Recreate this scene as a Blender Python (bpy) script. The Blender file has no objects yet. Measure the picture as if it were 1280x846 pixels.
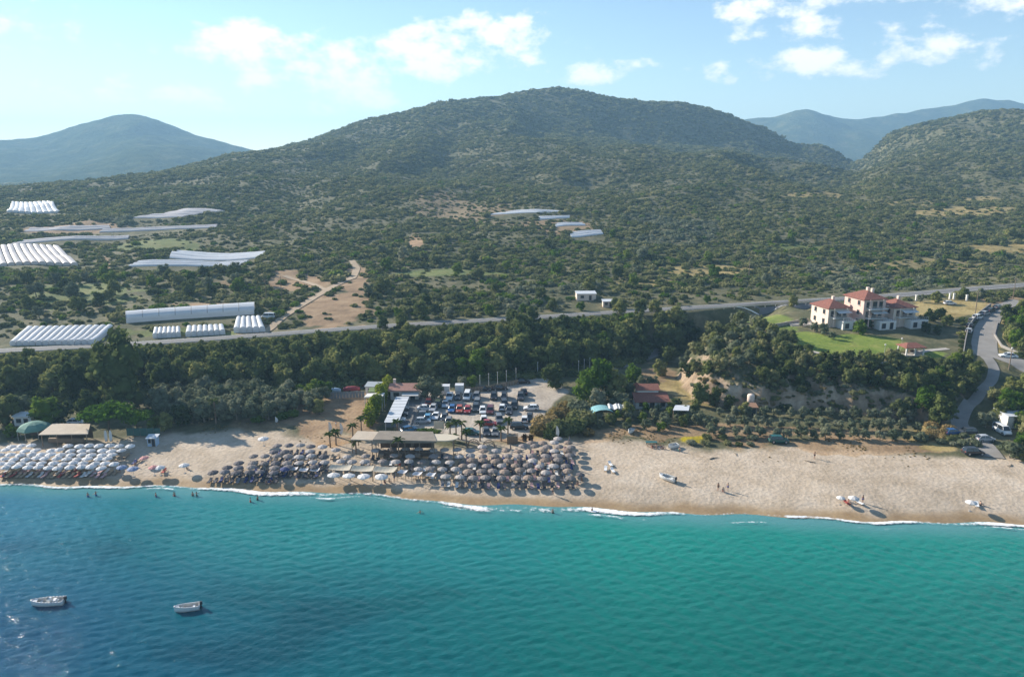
import bpy, math, random
import numpy as np
from mathutils import Vector, Matrix

rng = np.random.default_rng(7)
random.seed(7)
scene = bpy.context.scene
COL = scene.collection

# ------------------------------------------------------------------ camera, sky, sun, exposure
F_PX = 914.0                       # focal length in photograph pixels (1280 wide)
TILT = math.radians(13.4)          # camera looks this far below the horizon
CAM_H = 65.0                       # drone height above the sea
SUN_AZ = (-0.84, 0.54)             # horizontal direction towards the sun (behind the hills, to the left)
SUN_EL = math.radians(25.0)

cam_data = bpy.data.cameras.new('camera')
cam = bpy.data.objects.new('camera', cam_data)
COL.objects.link(cam)
cam.location = (0, 0, CAM_H)
cam.rotation_euler = (math.pi / 2 - TILT, 0, 0)
cam_data.sensor_width = 36.0
cam_data.lens = 36.0 * F_PX / 1280.0
cam_data.clip_start = 0.5
cam_data.clip_end = 30000.0
scene.camera = cam

sun_data = bpy.data.lights.new('sun', 'SUN')
sun_data.energy = 4.9
sun_data.angle = math.radians(0.55)
sun_data.color = (1.0, 0.92, 0.80)
sun = bpy.data.objects.new('sun', sun_data)
COL.objects.link(sun)
_l = math.hypot(*SUN_AZ)
SUN_DIR = Vector((SUN_AZ[0] / _l * math.cos(SUN_EL), SUN_AZ[1] / _l * math.cos(SUN_EL), math.sin(SUN_EL)))
sun.rotation_euler = SUN_DIR.to_track_quat('Z', 'Y').to_euler()

scene.view_settings.view_transform = 'Standard'
scene.view_settings.look = 'None'
scene.view_settings.exposure = 1.02
scene.view_settings.gamma = 1.0
scene.view_settings.use_curve_mapping = False
scene.cycles.use_denoising = True
scene.cycles.max_bounces = 5
scene.cycles.diffuse_bounces = 2
scene.cycles.glossy_bounces = 2
scene.cycles.transmission_bounces = 2
scene.cycles.transparent_max_bounces = 6
scene.cycles.volume_bounces = 0
scene.cycles.caustics_reflective = False
scene.cycles.caustics_refractive = False

SKY_STRENGTH = 0.09


def build_world():
    world = bpy.data.worlds.new('World')
    scene.world = world
    world.use_nodes = True
    world.cycles.sampling_method = 'MANUAL'
    world.cycles.sample_map_resolution = 256
    nt = world.node_tree
    nt.nodes.clear()
    N, L = nt.nodes.new, nt.links.new
    out = N('ShaderNodeOutputWorld')
    bg = N('ShaderNodeBackground')
    bg.inputs['Strength'].default_value = SKY_STRENGTH
    sky = N('ShaderNodeTexSky')
    sky.sky_type = 'NISHITA'
    sky.sun_disc = False
    sky.sun_elevation = SUN_EL
    sky.sun_rotation = math.atan2(SUN_AZ[0], SUN_AZ[1])
    sky.altitude = 0
    sky.air_density = 1.0
    sky.dust_density = 0.0
    sky.ozone_density = 2.2
    tc = N('ShaderNodeTexCoord')

    def math_node(op, a=None, b=None, c=None):
        m = N('ShaderNodeMath')
        m.operation = op
        for i, v in enumerate((a, b, c)):
            if v is None:
                continue
            if isinstance(v, (int, float)):
                m.inputs[i].default_value = v
            else:
                L(v, m.inputs[i])
        return m.outputs[0]

    sep = N('ShaderNodeSeparateXYZ')
    L(tc.outputs['Generated'], sep.inputs[0])
    az = math_node('ARCTAN2', sep.outputs['X'], sep.outputs['Y'])
    el = math_node('ARCSINE', sep.outputs['Z'])
    # cumulus: every cloud is a few lobes in azimuth / elevation (radians), broken up by fractal noise
    comb = N('ShaderNodeCombineXYZ')
    L(az, comb.inputs[0])
    L(math_node('MULTIPLY', el, 1.7), comb.inputs[1])
    n1 = N('ShaderNodeTexNoise')
    n1.inputs['Scale'].default_value = 13.0
    n1.inputs['Detail'].default_value = 9.0
    n1.inputs['Roughness'].default_value = 0.62
    L(comb.outputs[0], n1.inputs['Vector'])
    # the same noise looked up a little towards the sun and upward: its difference shades the puffs
    off = N('ShaderNodeVectorMath')
    off.operation = 'ADD'
    off.inputs[1].default_value = (-0.012, 0.022, 0)
    L(comb.outputs[0], off.inputs[0])
    n2 = N('ShaderNodeTexNoise')
    n2.inputs['Scale'].default_value = 13.0
    n2.inputs['Detail'].default_value = 5.0
    n2.inputs['Roughness'].default_value = 0.55
    L(off.outputs[0], n2.inputs['Vector'])
    lobes = [  # px, py, half width, half height in photograph pixels, weight
        (330, 68, 95, 24, .95), (430, 86, 115, 34, 1), (520, 72, 100, 26, 1), (610, 52, 75, 30, 1), (655, 38, 45, 24, .9),
        (430, 118, 130, 20, .6), (230, 124, 90, 18, .7), (330, 138, 120, 14, .5),
        (735, 92, 60, 12, .9), (796, 86, 26, 11, .85),
        (925, 26, 42, 16, .95), (968, 24, 26, 10, .8), (1000, 46, 80, 13, .95), (1060, 8, 95, 18, 1), (1110, 28, 40, 12, .7),
        (955, 92, 85, 15, 1), (1000, 84, 48, 15, 1), (1090, 78, 55, 12, .95), (1130, 68, 22, 8, .8),
        (1200, 42, 72, 20, 1), (1255, 18, 65, 24, 1),
        (-160, 60, 160, 36, .9), (-420, 90, 150, 40, .9), (1480, 60, 150, 36, .95), (1700, 90, 120, 30, .8), (1400, -180, 200, 50, .9),
        (300, -240, 240, 60, .9), (-300, -300, 220, 60, .9), (800, -380, 260, 60, .9),
    ]
    azel = N('ShaderNodeCombineXYZ')
    L(az, azel.inputs[0])
    L(el, azel.inputs[1])

    def vec_node(op, a, b):
        m = N('ShaderNodeVectorMath')
        m.operation = op
        for k, v in enumerate((a, b)):
            if isinstance(v, tuple):
                m.inputs[k].default_value = v
            else:
                L(v, m.inputs[k])
        return m.outputs['Value' if op == 'DOT_PRODUCT' else 'Vector']
    dens = None
    low = None
    for (px, py, rx, ry, w) in lobes:
        a0 = math.atan((px - 640) / F_PX / math.cos(TILT)) if abs(px - 640) < 800 else (px - 640) / F_PX * .8
        e0 = math.atan((423 - py) / F_PX) - TILT
        ra, re = rx / F_PX * 1.12, ry / F_PX * 1.15
        q = vec_node('MULTIPLY', vec_node('SUBTRACT', azel.outputs[0], (a0, e0, 0)), (1 / ra, 1 / re, 0))
        v = math_node('MULTIPLY_ADD', vec_node('DOT_PRODUCT', q, q), -.55 * w, w)
        g = math_node('MULTIPLY_ADD', vec_node('DOT_PRODUCT', q, (0, .5, 0)), 1.0, .5)
        lw = math_node('MULTIPLY', v, g)
        dens = v if dens is None else math_node('MAXIMUM', dens, v)
        low = lw if low is None else math_node('MAXIMUM', low, lw)
    dens = math_node('MAXIMUM', dens, -1.0)
    low = math_node('MINIMUM', math_node('MAXIMUM', low, 0.0), 1.0)
    shape = math_node('ADD', dens, math_node('MULTIPLY', math_node('SUBTRACT', n1.outputs[0], .55), 4.4))
    mr = N('ShaderNodeMapRange')
    mr.interpolation_type = 'SMOOTHSTEP'
    mr.inputs['From Min'].default_value = 0.22
    mr.inputs['From Max'].default_value = 1.0
    mr.inputs['To Max'].default_value = 0.97
    L(shape, mr.inputs['Value'])
    diff = math_node('SUBTRACT', n1.outputs[0], n2.outputs[0])
    lit = math_node('ADD', math_node('MULTIPLY', diff, 2.4), math_node('MULTIPLY_ADD', low, 1.45, -.22))
    ramp = N('ShaderNodeMix')
    ramp.data_type = 'RGBA'
    ramp.inputs[6].default_value = (2.3, 2.9, 3.5, 1)
    ramp.inputs[7].default_value = (7.6, 7.5, 7.35, 1)
    mc = N('ShaderNodeClamp')
    L(lit, mc.inputs[0])
    L(mc.outputs[0], ramp.inputs[0])
    mix = N('ShaderNodeMix')
    mix.data_type = 'RGBA'
    L(mr.outputs[0], mix.inputs[0])
    L(sky.outputs[0], mix.inputs[6])
    L(ramp.outputs[2], mix.inputs[7])
    L(mix.outputs[2], bg.inputs['Color'])
    L(bg.outputs[0], out.inputs['Surface'])


build_world()

# ------------------------------------------------------------------ numbers: rays, noise, polygons
CT, ST = math.cos(TILT), math.sin(TILT)


def ray(px, py):
    a, b = (px - 640.0) / F_PX, (423.0 - py) / F_PX
    return a, CT + b * ST, -ST + b * CT


def at(px, py, z=2.5):
    d = ray(px, py)
    t = (z - CAM_H) / d[2]
    return d[0] * t, d[1] * t


def smooth(t):
    t = np.clip(t, 0, 1)
    return t * t * (3 - 2 * t)


_perm = np.random.default_rng(3).random((256, 256))


def vnoise(x, y):
    xi, yi = np.floor(x).astype(int), np.floor(y).astype(int)
    fx, fy = smooth(x - xi), smooth(y - yi)
    a, b = _perm[xi & 255, yi & 255], _perm[(xi + 1) & 255, yi & 255]
    c, d = _perm[xi & 255, (yi + 1) & 255], _perm[(xi + 1) & 255, (yi + 1) & 255]
    return (a * (1 - fx) + b * fx) * (1 - fy) + (c * (1 - fx) + d * fx) * fy


def fbm(x, y, scale, octv=4, gain=.5):
    s, amp, tot = 0, 1.0, 0
    for k in range(octv):
        s = s + amp * (vnoise(x / scale + 17.3 * k, y / scale - 9.1 * k) - .5)
        tot += amp
        amp *= gain
        scale = scale * .5
    return s / tot * 2


def poly_sd(X, Y, pts):
    """signed distance to a polygon, positive inside"""
    X, Y = np.asarray(X, float), np.asarray(Y, float)
    d2 = np.full(X.shape, 1e18)
    inside = np.zeros(X.shape, bool)
    n = len(pts)
    for i in range(n):
        x0, y0 = pts[i]
        x1, y1 = pts[(i + 1) % n]
        ex, ey = x1 - x0, y1 - y0
        t = np.clip(((X - x0) * ex + (Y - y0) * ey) / (ex * ex + ey * ey + 1e-9), 0, 1)
        d2 = np.minimum(d2, (X - x0 - t * ex) ** 2 + (Y - y0 - t * ey) ** 2)
        c = (y0 > Y) != (y1 > Y)
        with np.errstate(divide='ignore', invalid='ignore'):
            xc = x0 + (Y - y0) * ex / (ey if ey != 0 else 1e-9)
        inside ^= c & (X < xc)
    d = np.sqrt(d2)
    return np.where(inside, d, -d)


# ------------------------------------------------------------------ the lie of the land
SHORE_PX = [(-500, 600), (-200, 603), (0, 606), (160, 607), (320, 612), (440, 617), (560, 627), (700, 634), (850, 640), (1000, 648), (1280, 656), (1500, 662), (1800, 668)]
_sh = np.array([at(p, q, 0.0) for p, q in SHORE_PX])


def shore_y(X):
    return np.interp(X, _sh[:, 0], _sh[:, 1]) + 0.5 * np.sin(np.asarray(X) * .16) + 0.35 * np.sin(np.asarray(X) * .43 + 1.3)


ROAD_PX = [(-700, 475, 6), (-200, 450, 7), (0, 439, 7.5), (180, 430, 8.5), (320, 420, 9.5), (480, 408, 10.5), (640, 399, 11.5), (800, 389, 12.5),
           (930, 381, 13.5), (1100, 371, 15.2), (1280, 356, 18), (1500, 342, 20), (1900, 325, 22)]
_rd = np.array([(*at(p, q, z), z) for p, q, z in ROAD_PX])
_xs = np.linspace(-420, 560, 400)


def _sm(v, k=9):
    w = np.hanning(k + 2)[1:-1]
    w /= w.sum()
    return np.convolve(np.pad(v, k // 2, mode='edge'), w, 'valid')


_ry = _sm(np.interp(_xs, _rd[:, 0], _rd[:, 1]), 25)
_rz = _sm(np.interp(_xs, _rd[:, 0], _rd[:, 2]), 25)


def road_y(X):
    return np.interp(X, _xs, _ry)


def road_z(X):
    return np.interp(X, _xs, _rz)


# foot of the wooded bank below the road
_fb = np.array([at(p, q, 2.5) for p, q in [(-500, 520), (0, 500), (200, 492), (400, 483), (520, 476), (640, 471), (720, 466), (790, 452), (830, 446)]])
_fb = np.vstack([_fb, [at(860, 425, 5)], [(at(960, 395, 11))], [(400, 300)]])


def foot_y(X):
    return np.interp(X, _fb[:, 0], _fb[:, 1])


KNOLL = [at(p, q, z) for p, q, z in [(846, 470, 3), (858, 497, 3), (900, 508, 3), (960, 513, 3), (1050, 517, 3), (1140, 521, 3), (1175, 528, 3), (1290, 540, 3), (1700, 560, 3)]]
KNOLL += [(500, 200), (500, 500), (40, 500)] + [at(p, q, z) for p, q, z in [(930, 392, 11), (868, 425, 5)]]

# hills: for columns of the view, how far each height up the picture lies
_G = ([60, 110, 140, 160, 180, 200, 220, 240, 260, 280, 300, 320, 340, 360, 380, 400],
      [1700, 1400, 1230, 1130, 980, 850, 735, 640, 550, 475, 425, 380, 340, 302, 275, 255])


def G(py):
    return float(np.interp(py, *_G))


# px: list of (py, factor) up to the skyline, then what lies behind it
COLS = {
    -500: [(390, 1), (340, 1), (290, 1), (262, 1.05)],
    -200: [(390, 1), (340, 1), (290, 1), (258, 1.05), (250, 1.05)],
    0: [(405, 1), (360, 1), (320, 1), (280, 1), (255, 1.03), (240, 1.1)],
    160: [(395, 1), (350, 1), (310, 1), (270, 1), (240, 1.03), (222, 1.1)],
    320: [(385, 1), (340, 1), (300, 1), (250, 1), (215, 1), (187, 1.12)],
    480: [(380, 1), (340, 1), (290, 1), (240, 1), (190, 1), (164, 1.03), (145, 1.06)],
    600: [(375, 1), (335, 1), (285, 1), (235, 1), (190, 1), (152, 1), (120, 1.02)],
    700: [(370, 1), (330, 1), (280, 1), (230, 1), (187, .96), (176, 1.0), (172, 1.12), (138, 1.07), (106, 1.02)],
    780: [(368, 1), (330, 1), (280, 1), (230, 1), (200, .97), (186, .97), (181, 1.27), (148, 1.13), (123, 1.06)],
    850: [(365, 1), (330, 1), (280, 1), (235, 1), (205, .98), (193, .97), (188, 1.35), (157, 1.18), (127, 1.09)],
    905: [(362, 1), (330, 1), (280, 1), (240, 1), (210, 1), (198, 1), (193, 1.42), (167, 1.27), (143, 1.17)],
    960: [(358, 1), (320, 1), (280, 1), (245, 1), (215, 1.03), (205, 1.05), (200, 1.5), (182, 1.42), (166, 1.34)],
    1015: [(355, 1), (318, 1), (280, 1), (247, 1.02), (222, 1.07), (211, 1.12), (205, 1.55), (195, 1.52), (183, 1.47)],
    1062: [(352, 1), (315, 1), (280, 1), (250, 1.03), (230, 1.1), (216, 1.2), (209, 1.6), (203, 1.68)],
    1100: [(350, 1), (315, 1), (280, 1), (250, 1), (225, 1.02), (200, 1.1), (168, 1.2)],
    1150: [(348, 1), (310, 1), (275, 1), (245, 1), (210, 1), (180, 1), (148, 1.03)],
    1215: [(345, 1), (305, 1), (270, 1), (235, 1), (195, 1), (160, .92), (133, .9)],
    1290: [(340, 1), (300, 1), (260, 1), (225, 1), (180, .95), (150, .85), (128, .8)],
    1480: [(330, 1), (290, 1), (250, 1), (200, .95), (150, .85), (120, .75)],
    1800: [(320, 1), (280, 1), (240, 1), (190, .95), (140, .8), (110, .7)],
}
_LY = np.log(np.linspace(200, 3000, 10))
_LY = np.linspace(math.log(200), math.log(3200), 150)


def _columns():
    us, rows = [], []
    for px in sorted(COLS):
        a, b, c = ray(px, 300)
        u = a / b
        y0 = 250.0
        for _ in range(20):
            y0 = float(road_y(u * y0))
        Ys, Zs = [y0, y0 + 6], [float(road_z(u * y0))] * 2
        for py, k in COLS[px]:
            Y = G(py) * k
            d = ray(px, py)
            Z = CAM_H + Y * d[2] / d[1]
            if Y > Ys[-1] + 8:
                Ys.append(Y)
                Zs.append(Z)
        top = Zs[-1]
        Ys += [Ys[-1] * 1.1, Ys[-1] * 1.5, 3300]
        Zs += [top - max(4, .05 * top), max(20, top * .5), 20]
        z = np.interp(np.exp(_LY), Ys, Zs)
        rows.append(_sm(z, 5))
        us.append(u)
    us, rows = np.array(us), np.array(rows)
    # cubic (Catmull-Rom) across the columns
    uf = np.linspace(us[0], us[-1], 420)
    i = np.clip(np.searchsorted(us, uf) - 1, 0, len(us) - 2)
    t = ((uf - us[i]) / (us[i + 1] - us[i]))[:, None]
    m = np.gradient(rows, us, axis=0)
    h = (us[i + 1] - us[i])[:, None]
    tab = (2 * t ** 3 - 3 * t ** 2 + 1) * rows[i] + (t ** 3 - 2 * t ** 2 + t) * h * m[i] + (-2 * t ** 3 + 3 * t ** 2) * rows[i + 1] + (t ** 3 - t ** 2) * h * m[i + 1]
    return uf, tab


_UF, _TAB = _columns()


def hills(X, Y):
    Yc = np.maximum(Y, 201)
    u = np.clip(X / Yc, _UF[0], _UF[-1] - 1e-6)
    ly = np.clip(np.log(Yc), _LY[0], _LY[-1] - 1e-6)
    fu = (u - _UF[0]) / (_UF[1] - _UF[0])
    fl = (ly - _LY[0]) / (_LY[1] - _LY[0])
    i, j = np.minimum(fu.astype(int), len(_UF) - 2), np.minimum(fl.astype(int), len(_LY) - 2)
    a, b = fu - i, fl - j
    z = (_TAB[i, j] * (1 - a) + _TAB[i + 1, j] * a) * (1 - b) + (_TAB[i, j + 1] * (1 - a) + _TAB[i + 1, j + 1] * a) * b
    grow = smooth((Y - 330) / 500) * smooth((3000 - Y) / 800)
    rel = fbm(X, Y, 190, 4)
    ridge = 1 - np.abs(fbm(X + 300, Y * .45, 120, 3)) * 2.2
    grow = grow * (1 - .6 * smooth((z - 105) / 50)) * (1 - .6 * smooth((-X - 120) / 150) * smooth((Y - 650) / 200))
    return z + grow * (rel * 8 + (ridge - .5) * 12) + smooth((Y - 270) / 60) * fbm(X, Y, 38, 3) * 2.2


def H(X, Y):
    X, Y = np.asarray(X, float), np.asarray(Y, float)
    yr, zr = road_y(X), road_z(X)
    behind = smooth((Y - yr - 5) / 12)
    top = zr * (1 - behind) + hills(X, Y) * behind
    fy = foot_y(X)
    ramp_bank = smooth((Y - fy - 3) / np.maximum(yr - 7 - fy - 3, 6))
    sd = poly_sd(X, Y, KNOLL) + fbm(X, Y, 7, 3) * 3.0
    wide = 19 + 18 * smooth((X - 102) / 10)
    low_cliff = .45 * (1 - smooth((X - 102) / 10))
    ramp_knoll = low_cliff * smooth(sd / 5.0) + (1 - low_cliff) * smooth(sd / wide)
    plateau = np.minimum(top, 12.2 + .055 * np.maximum(Y - 200, 0))
    s = Y - shore_y(X)
    beach = np.where(s < 0, np.maximum(s * .16, -4.5), 2.5 * (1 - np.exp(-np.maximum(s, 0) / 13.0)))
    beach = beach + smooth(s / 20) * fbm(X, Y, 9, 3) * .12
    base = beach
    z = base + (top - base) * ramp_bank
    zk = base + (np.where(Y > yr - 6, top, plateau) - base) * ramp_knoll
    gully = 4 * ramp_knoll * (1 - ramp_knoll) * smooth((215 - Y) / 8) * smooth((124 - X) / 8)
    zk = zk + gully * ((1 - np.abs(fbm(X, Y * .3, 5, 3)) * 2.4) * 1.3 + fbm(X, Y, 2.6, 2) * .6 - .6)
    return np.maximum(z, zk)


def h1(x, y):
    return float(H(np.array([x]), np.array([y]))[0])


_ts = np.concatenate([np.arange(110, 320, .5), np.geomspace(320, 2600, 900)])


def hit(px, py):
    """first point of the land that the ray through a photograph pixel meets"""
    d = ray(px, py)
    t = _ts / d[1]
    X, Y, Z = d[0] * t, d[1] * t, CAM_H + d[2] * t
    g = H(X, Y)
    b = np.nonzero(Z <= g)[0]
    if len(b) == 0:
        return X[-1], Y[-1], g[-1]
    k = b[0]
    if k == 0:
        return X[0], Y[0], g[0]
    a0, a1 = Z[k - 1] - g[k - 1], Z[k] - g[k]
    w = a0 / (a0 - a1)
    x, y = X[k - 1] + (X[k] - X[k - 1]) * w, Y[k - 1] + (Y[k] - Y[k - 1]) * w
    return float(x), float(y), h1(x, y)

# ------------------------------------------------------------------ materials
_mats = {}


def nodes_of(name):
    m = bpy.data.materials.new(name)
    m.use_nodes = True
    nt = m.node_tree
    nt.nodes.clear()
    out = nt.nodes.new('ShaderNodeOutputMaterial')
    return m, nt, out


def mat(name, col, rough=.7, vary=.18, scale=1.5, bump=0.0, metal=0.0, spec=.4, obj_vary=0.0, trans=0.0):
    """plain painted / woven / mineral surface: base colour broken up by two noises, optional fine relief"""
    if name in _mats:
        return _mats[name]
    m, nt, out = nodes_of(name)
    N, L = nt.nodes.new, nt.links.new
    b = N('ShaderNodeBsdfPrincipled')
    b.inputs['Roughness'].default_value = rough
    b.inputs['Metallic'].default_value = metal
    b.inputs['Specular IOR Level'].default_value = spec
    tc = N('ShaderNodeTexCoord')
    n = N('ShaderNodeTexNoise')
    n.inputs['Scale'].default_value = scale
    n.inputs['Detail'].default_value = 5
    n.inputs['Roughness'].default_value = .65
    L(tc.outputs['Object'], n.inputs['Vector'])
    mr = N('ShaderNodeMapRange')
    mr.inputs['From Min'].default_value = .25
    mr.inputs['From Max'].default_value = .75
    mr.inputs['To Min'].default_value = 1 - vary
    mr.inputs['To Max'].default_value = 1 + vary
    L(n.outputs[0], mr.inputs['Value'])
    val = mr.outputs[0]
    if obj_vary:
        oi = N('ShaderNodeObjectInfo')
        m2 = N('ShaderNodeMapRange')
        m2.inputs['To Min'].default_value = 1 - obj_vary
        m2.inputs['To Max'].default_value = 1 + obj_vary
        L(oi.outputs['Random'], m2.inputs['Value'])
        mm = N('ShaderNodeMath')
        mm.operation = 'MULTIPLY'
        L(val, mm.inputs[0])
        L(m2.outputs[0], mm.inputs[1])
        val = mm.outputs[0]
    vm = N('ShaderNodeVectorMath')
    vm.operation = 'SCALE'
    vm.inputs[0].default_value = col
    L(val, vm.inputs['Scale'])
    L(vm.outputs[0], b.inputs['Base Color'])
    if bump:
        bp = N('ShaderNodeBump')
        bp.inputs['Strength'].default_value = .6
        bp.inputs['Distance'].default_value = bump
        L(n.outputs[0], bp.inputs['Height'])
        L(bp.outputs[0], b.inputs['Normal'])
    if trans:
        tr = N('ShaderNodeBsdfTranslucent')
        L(vm.outputs[0], tr.inputs['Color'])
        mx = N('ShaderNodeMixShader')
        mx.inputs[0].default_value = trans
        L(b.outputs[0], mx.inputs[1])
        L(tr.outputs[0], mx.inputs[2])
        L(mx.outputs[0], out.inputs['Surface'])
    else:
        L(b.outputs[0], out.inputs['Surface'])
    _mats[name] = m
    return m


def leaf_mat(name, c0, c1, c2, noise=.35):
    """leaves: three greens picked per plant and per clump, some light passing through"""
    m, nt, out = nodes_of(name)
    N, L = nt.nodes.new, nt.links.new
    oi = N('ShaderNodeObjectInfo')
    geo = N('ShaderNodeNewGeometry')
    n = N('ShaderNodeTexNoise')
    n.inputs['Scale'].default_value = noise
    n.inputs['Detail'].default_value = 4
    n.inputs['Roughness'].default_value = .7
    L(geo.outputs['Position'], n.inputs['Vector'])
    a = N('ShaderNodeMath')
    a.operation = 'MULTIPLY_ADD'
    a.inputs[1].default_value = 1.5
    L(n.outputs[0], a.inputs[0])
    s = N('ShaderNodeMath')
    s.operation = 'MULTIPLY_ADD'
    s.inputs[1].default_value = .8
    s.inputs[2].default_value = -.65
    L(oi.outputs['Random'], s.inputs[0])
    L(s.outputs[0], a.inputs[2])
    r = N('ShaderNodeValToRGB')
    e = r.color_ramp.elements
    e[0].position, e[0].color = 0.05, (*c0, 1)
    e[1].position, e[1].color = 0.95, (*c2, 1)
    k = e.new(.5)
    k.color = (*c1, 1)
    L(a.outputs[0], r.inputs[0])
    d = N('ShaderNodeBsdfDiffuse')
    t = N('ShaderNodeBsdfTranslucent')
    L(r.outputs[0], d.inputs['Color'])
    L(r.outputs[0], t.inputs['Color'])
    mx = N('ShaderNodeMixShader')
    mx.inputs[0].default_value = .40
    L(d.outputs[0], mx.inputs[1])
    L(t.outputs[0], mx.inputs[2])
    L(mx.outputs[0], out.inputs['Surface'])
    _mats[name] = m
    return m


# ------------------------------------------------------------------ mesh helpers
class MB:
    """collects boxes, bars, tubes and sheets; build() links them as one mesh object"""

    def __init__(self):
        self.v, self.f = [], []

    def add(self, verts, faces):
        o = len(self.v)
        self.v += [tuple(p) for p in verts]
        self.f += [tuple(i + o for i in q) for q in faces]
        return self

    def box(self, cx, cy, cz, sx, sy, sz, rz=0.0, top=1.0):
        """box centred at cx,cy with its bottom at cz; top scales the upper face"""
        c, s = math.cos(rz), math.sin(rz)
        vs = []
        for z, k in ((cz, 1.0), (cz + sz, top)):
            for x, y in ((-.5, -.5), (.5, -.5), (.5, .5), (-.5, .5)):
                x, y = x * sx * k, y * sy * k
                vs.append((cx + x * c - y * s, cy + x * s + y * c, z))
        return self.add(vs, [(3, 2, 1, 0), (4, 5, 6, 7), (0, 1, 5, 4), (1, 2, 6, 5), (2, 3, 7, 6), (3, 0, 4, 7)])

    def tube(self, p0, p1, r0, r1=None, n=7, cap=True):
        r1 = r0 if r1 is None else r1
        p0, p1 = Vector(p0), Vector(p1)
        d = (p1 - p0).normalized()
        a = d.orthogonal().normalized()
        b = d.cross(a)
        vs = []
        for p, r in ((p0, r0), (p1, r1)):
            for i in range(n):
                t = 2 * math.pi * i / n
                vs.append(p + (a * math.cos(t) + b * math.sin(t)) * r)
        fs = [(i, (i + 1) % n, n + (i + 1) % n, n + i) for i in range(n)]
        if cap:
            fs += [tuple(range(n - 1, -1, -1)), tuple(range(n, 2 * n))]
        return self.add(vs, fs)

    def lathe(self, prof, n=12, c=(0, 0), sx=1.0, sy=1.0):
        vs, fs = [], []
        for r, z in prof:
            for i in range(n):
                t = 2 * math.pi * i / n
                vs.append((c[0] + r * sx * math.cos(t), c[1] + r * sy * math.sin(t), z))
        for k in range(len(prof) - 1):
            for i in range(n):
                j = (i + 1) % n
                fs.append((k * n + i, k * n + j, (k + 1) * n + j, (k + 1) * n + i))
        return self.add(vs, fs)

    def loft(self, rings, close=True, caps=True):
        n = len(rings[0])
        vs = [p for r in rings for p in r]
        fs = []
        for k in range(len(rings) - 1):
            for i in range(n if close else n - 1):
                j = (i + 1) % n
                fs.append((k * n + i, k * n + j, (k + 1) * n + j, (k + 1) * n + i))
        if caps:
            fs += [tuple(range(n - 1, -1, -1)), tuple((len(rings) - 1) * n + i for i in range(n))]
        return self.add(vs, fs)

    def prism(self, pts, z0, z1):
        n = len(pts)
        vs = [(x, y, z0) for x, y in pts] + [(x, y, z1) for x, y in pts]
        fs = [(i, (i + 1) % n, n + (i + 1) % n, n + i) for i in range(n)]
        fs += [tuple(range(n - 1, -1, -1)), tuple(range(n, 2 * n))]
        return self.add(vs, fs)

    def mesh(self, name, m, smooth_shade=False):
        me = bpy.data.meshes.new(name)
        me.from_pydata(self.v, [], self.f)
        me.validate()
        if m is not None:
            me.materials.append(m)
        if smooth_shade:
            me.polygons.foreach_set('use_smooth', [True] * len(me.polygons))
        me.update()
        return me

    def build(self, name, m, parent=None, smooth_shade=False, loc=None, rz=None):
        return link(name, self.mesh(name, m, smooth_shade), parent, loc, rz)


def link(name, me, parent=None, loc=None, rz=None):
    o = bpy.data.objects.new(name, me)
    COL.objects.link(o)
    if parent is not None:
        o.parent = parent
    if loc is not None:
        o.location = loc
    if rz is not None:
        o.rotation_euler = (0, 0, rz)
    return o


def tag(o, label=None, cat=None, group=None, kind=None):
    if label:
        o['label'] = label
    if cat:
        o['category'] = cat
    if group:
        o['group'] = group
    if kind:
        o['kind'] = kind
    return o


def thing(name, label, cat, loc=(0, 0, 0), rz=0.0, group=None):
    o = bpy.data.objects.new(name, None)
    o.empty_display_size = .3
    COL.objects.link(o)
    o.location = loc
    o.rotation_euler = (0, 0, rz)
    return tag(o, label, cat, group)


def copy_tree(o, loc=None, rz=None, scale=None, label=None, group=None, parent=None):
    c = o.copy()
    COL.objects.link(c)
    c.parent = parent
    if loc is not None:
        c.location = loc
    if rz is not None:
        c.rotation_euler = (0, 0, rz)
    if scale is not None:
        c.scale = (scale, scale, scale) if isinstance(scale, (int, float)) else scale
    if label:
        c['label'] = label
    if group:
        c['group'] = group
    for ch in o.children:
        copy_tree(ch, parent=c)
    return c


def mesh_np(name, V, Fq, m, attrs=None, smooth_shade=True):
    """big quad sheet from arrays; attrs: name -> (n,4) colours"""
    me = bpy.data.meshes.new(name)
    me.vertices.add(len(V))
    me.vertices.foreach_set('co', np.asarray(V, np.float32).ravel())
    me.loops.add(Fq.size)
    me.loops.foreach_set('vertex_index', Fq.astype(np.int32).ravel())
    me.polygons.add(len(Fq))
    me.polygons.foreach_set('loop_start', np.arange(0, Fq.size, 4, dtype=np.int32))
    me.polygons.foreach_set('loop_total', np.full(len(Fq), 4, np.int32))
    me.update(calc_edges=True)
    if smooth_shade:
        me.polygons.foreach_set('use_smooth', np.ones(len(Fq), bool))
    for k, v in (attrs or {}).items():
        a = me.attributes.new(k, 'FLOAT_COLOR', 'POINT')
        a.data.foreach_set('color', np.asarray(v, np.float32).ravel())
    if m is not None:
        me.materials.append(m)
    return me


def grid_faces(ny, nx):
    i = np.arange(ny - 1)[:, None] * nx + np.arange(nx - 1)[None, :]
    return np.stack([i, i + 1, i + nx + 1, i + nx], -1).reshape(-1, 4)


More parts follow.
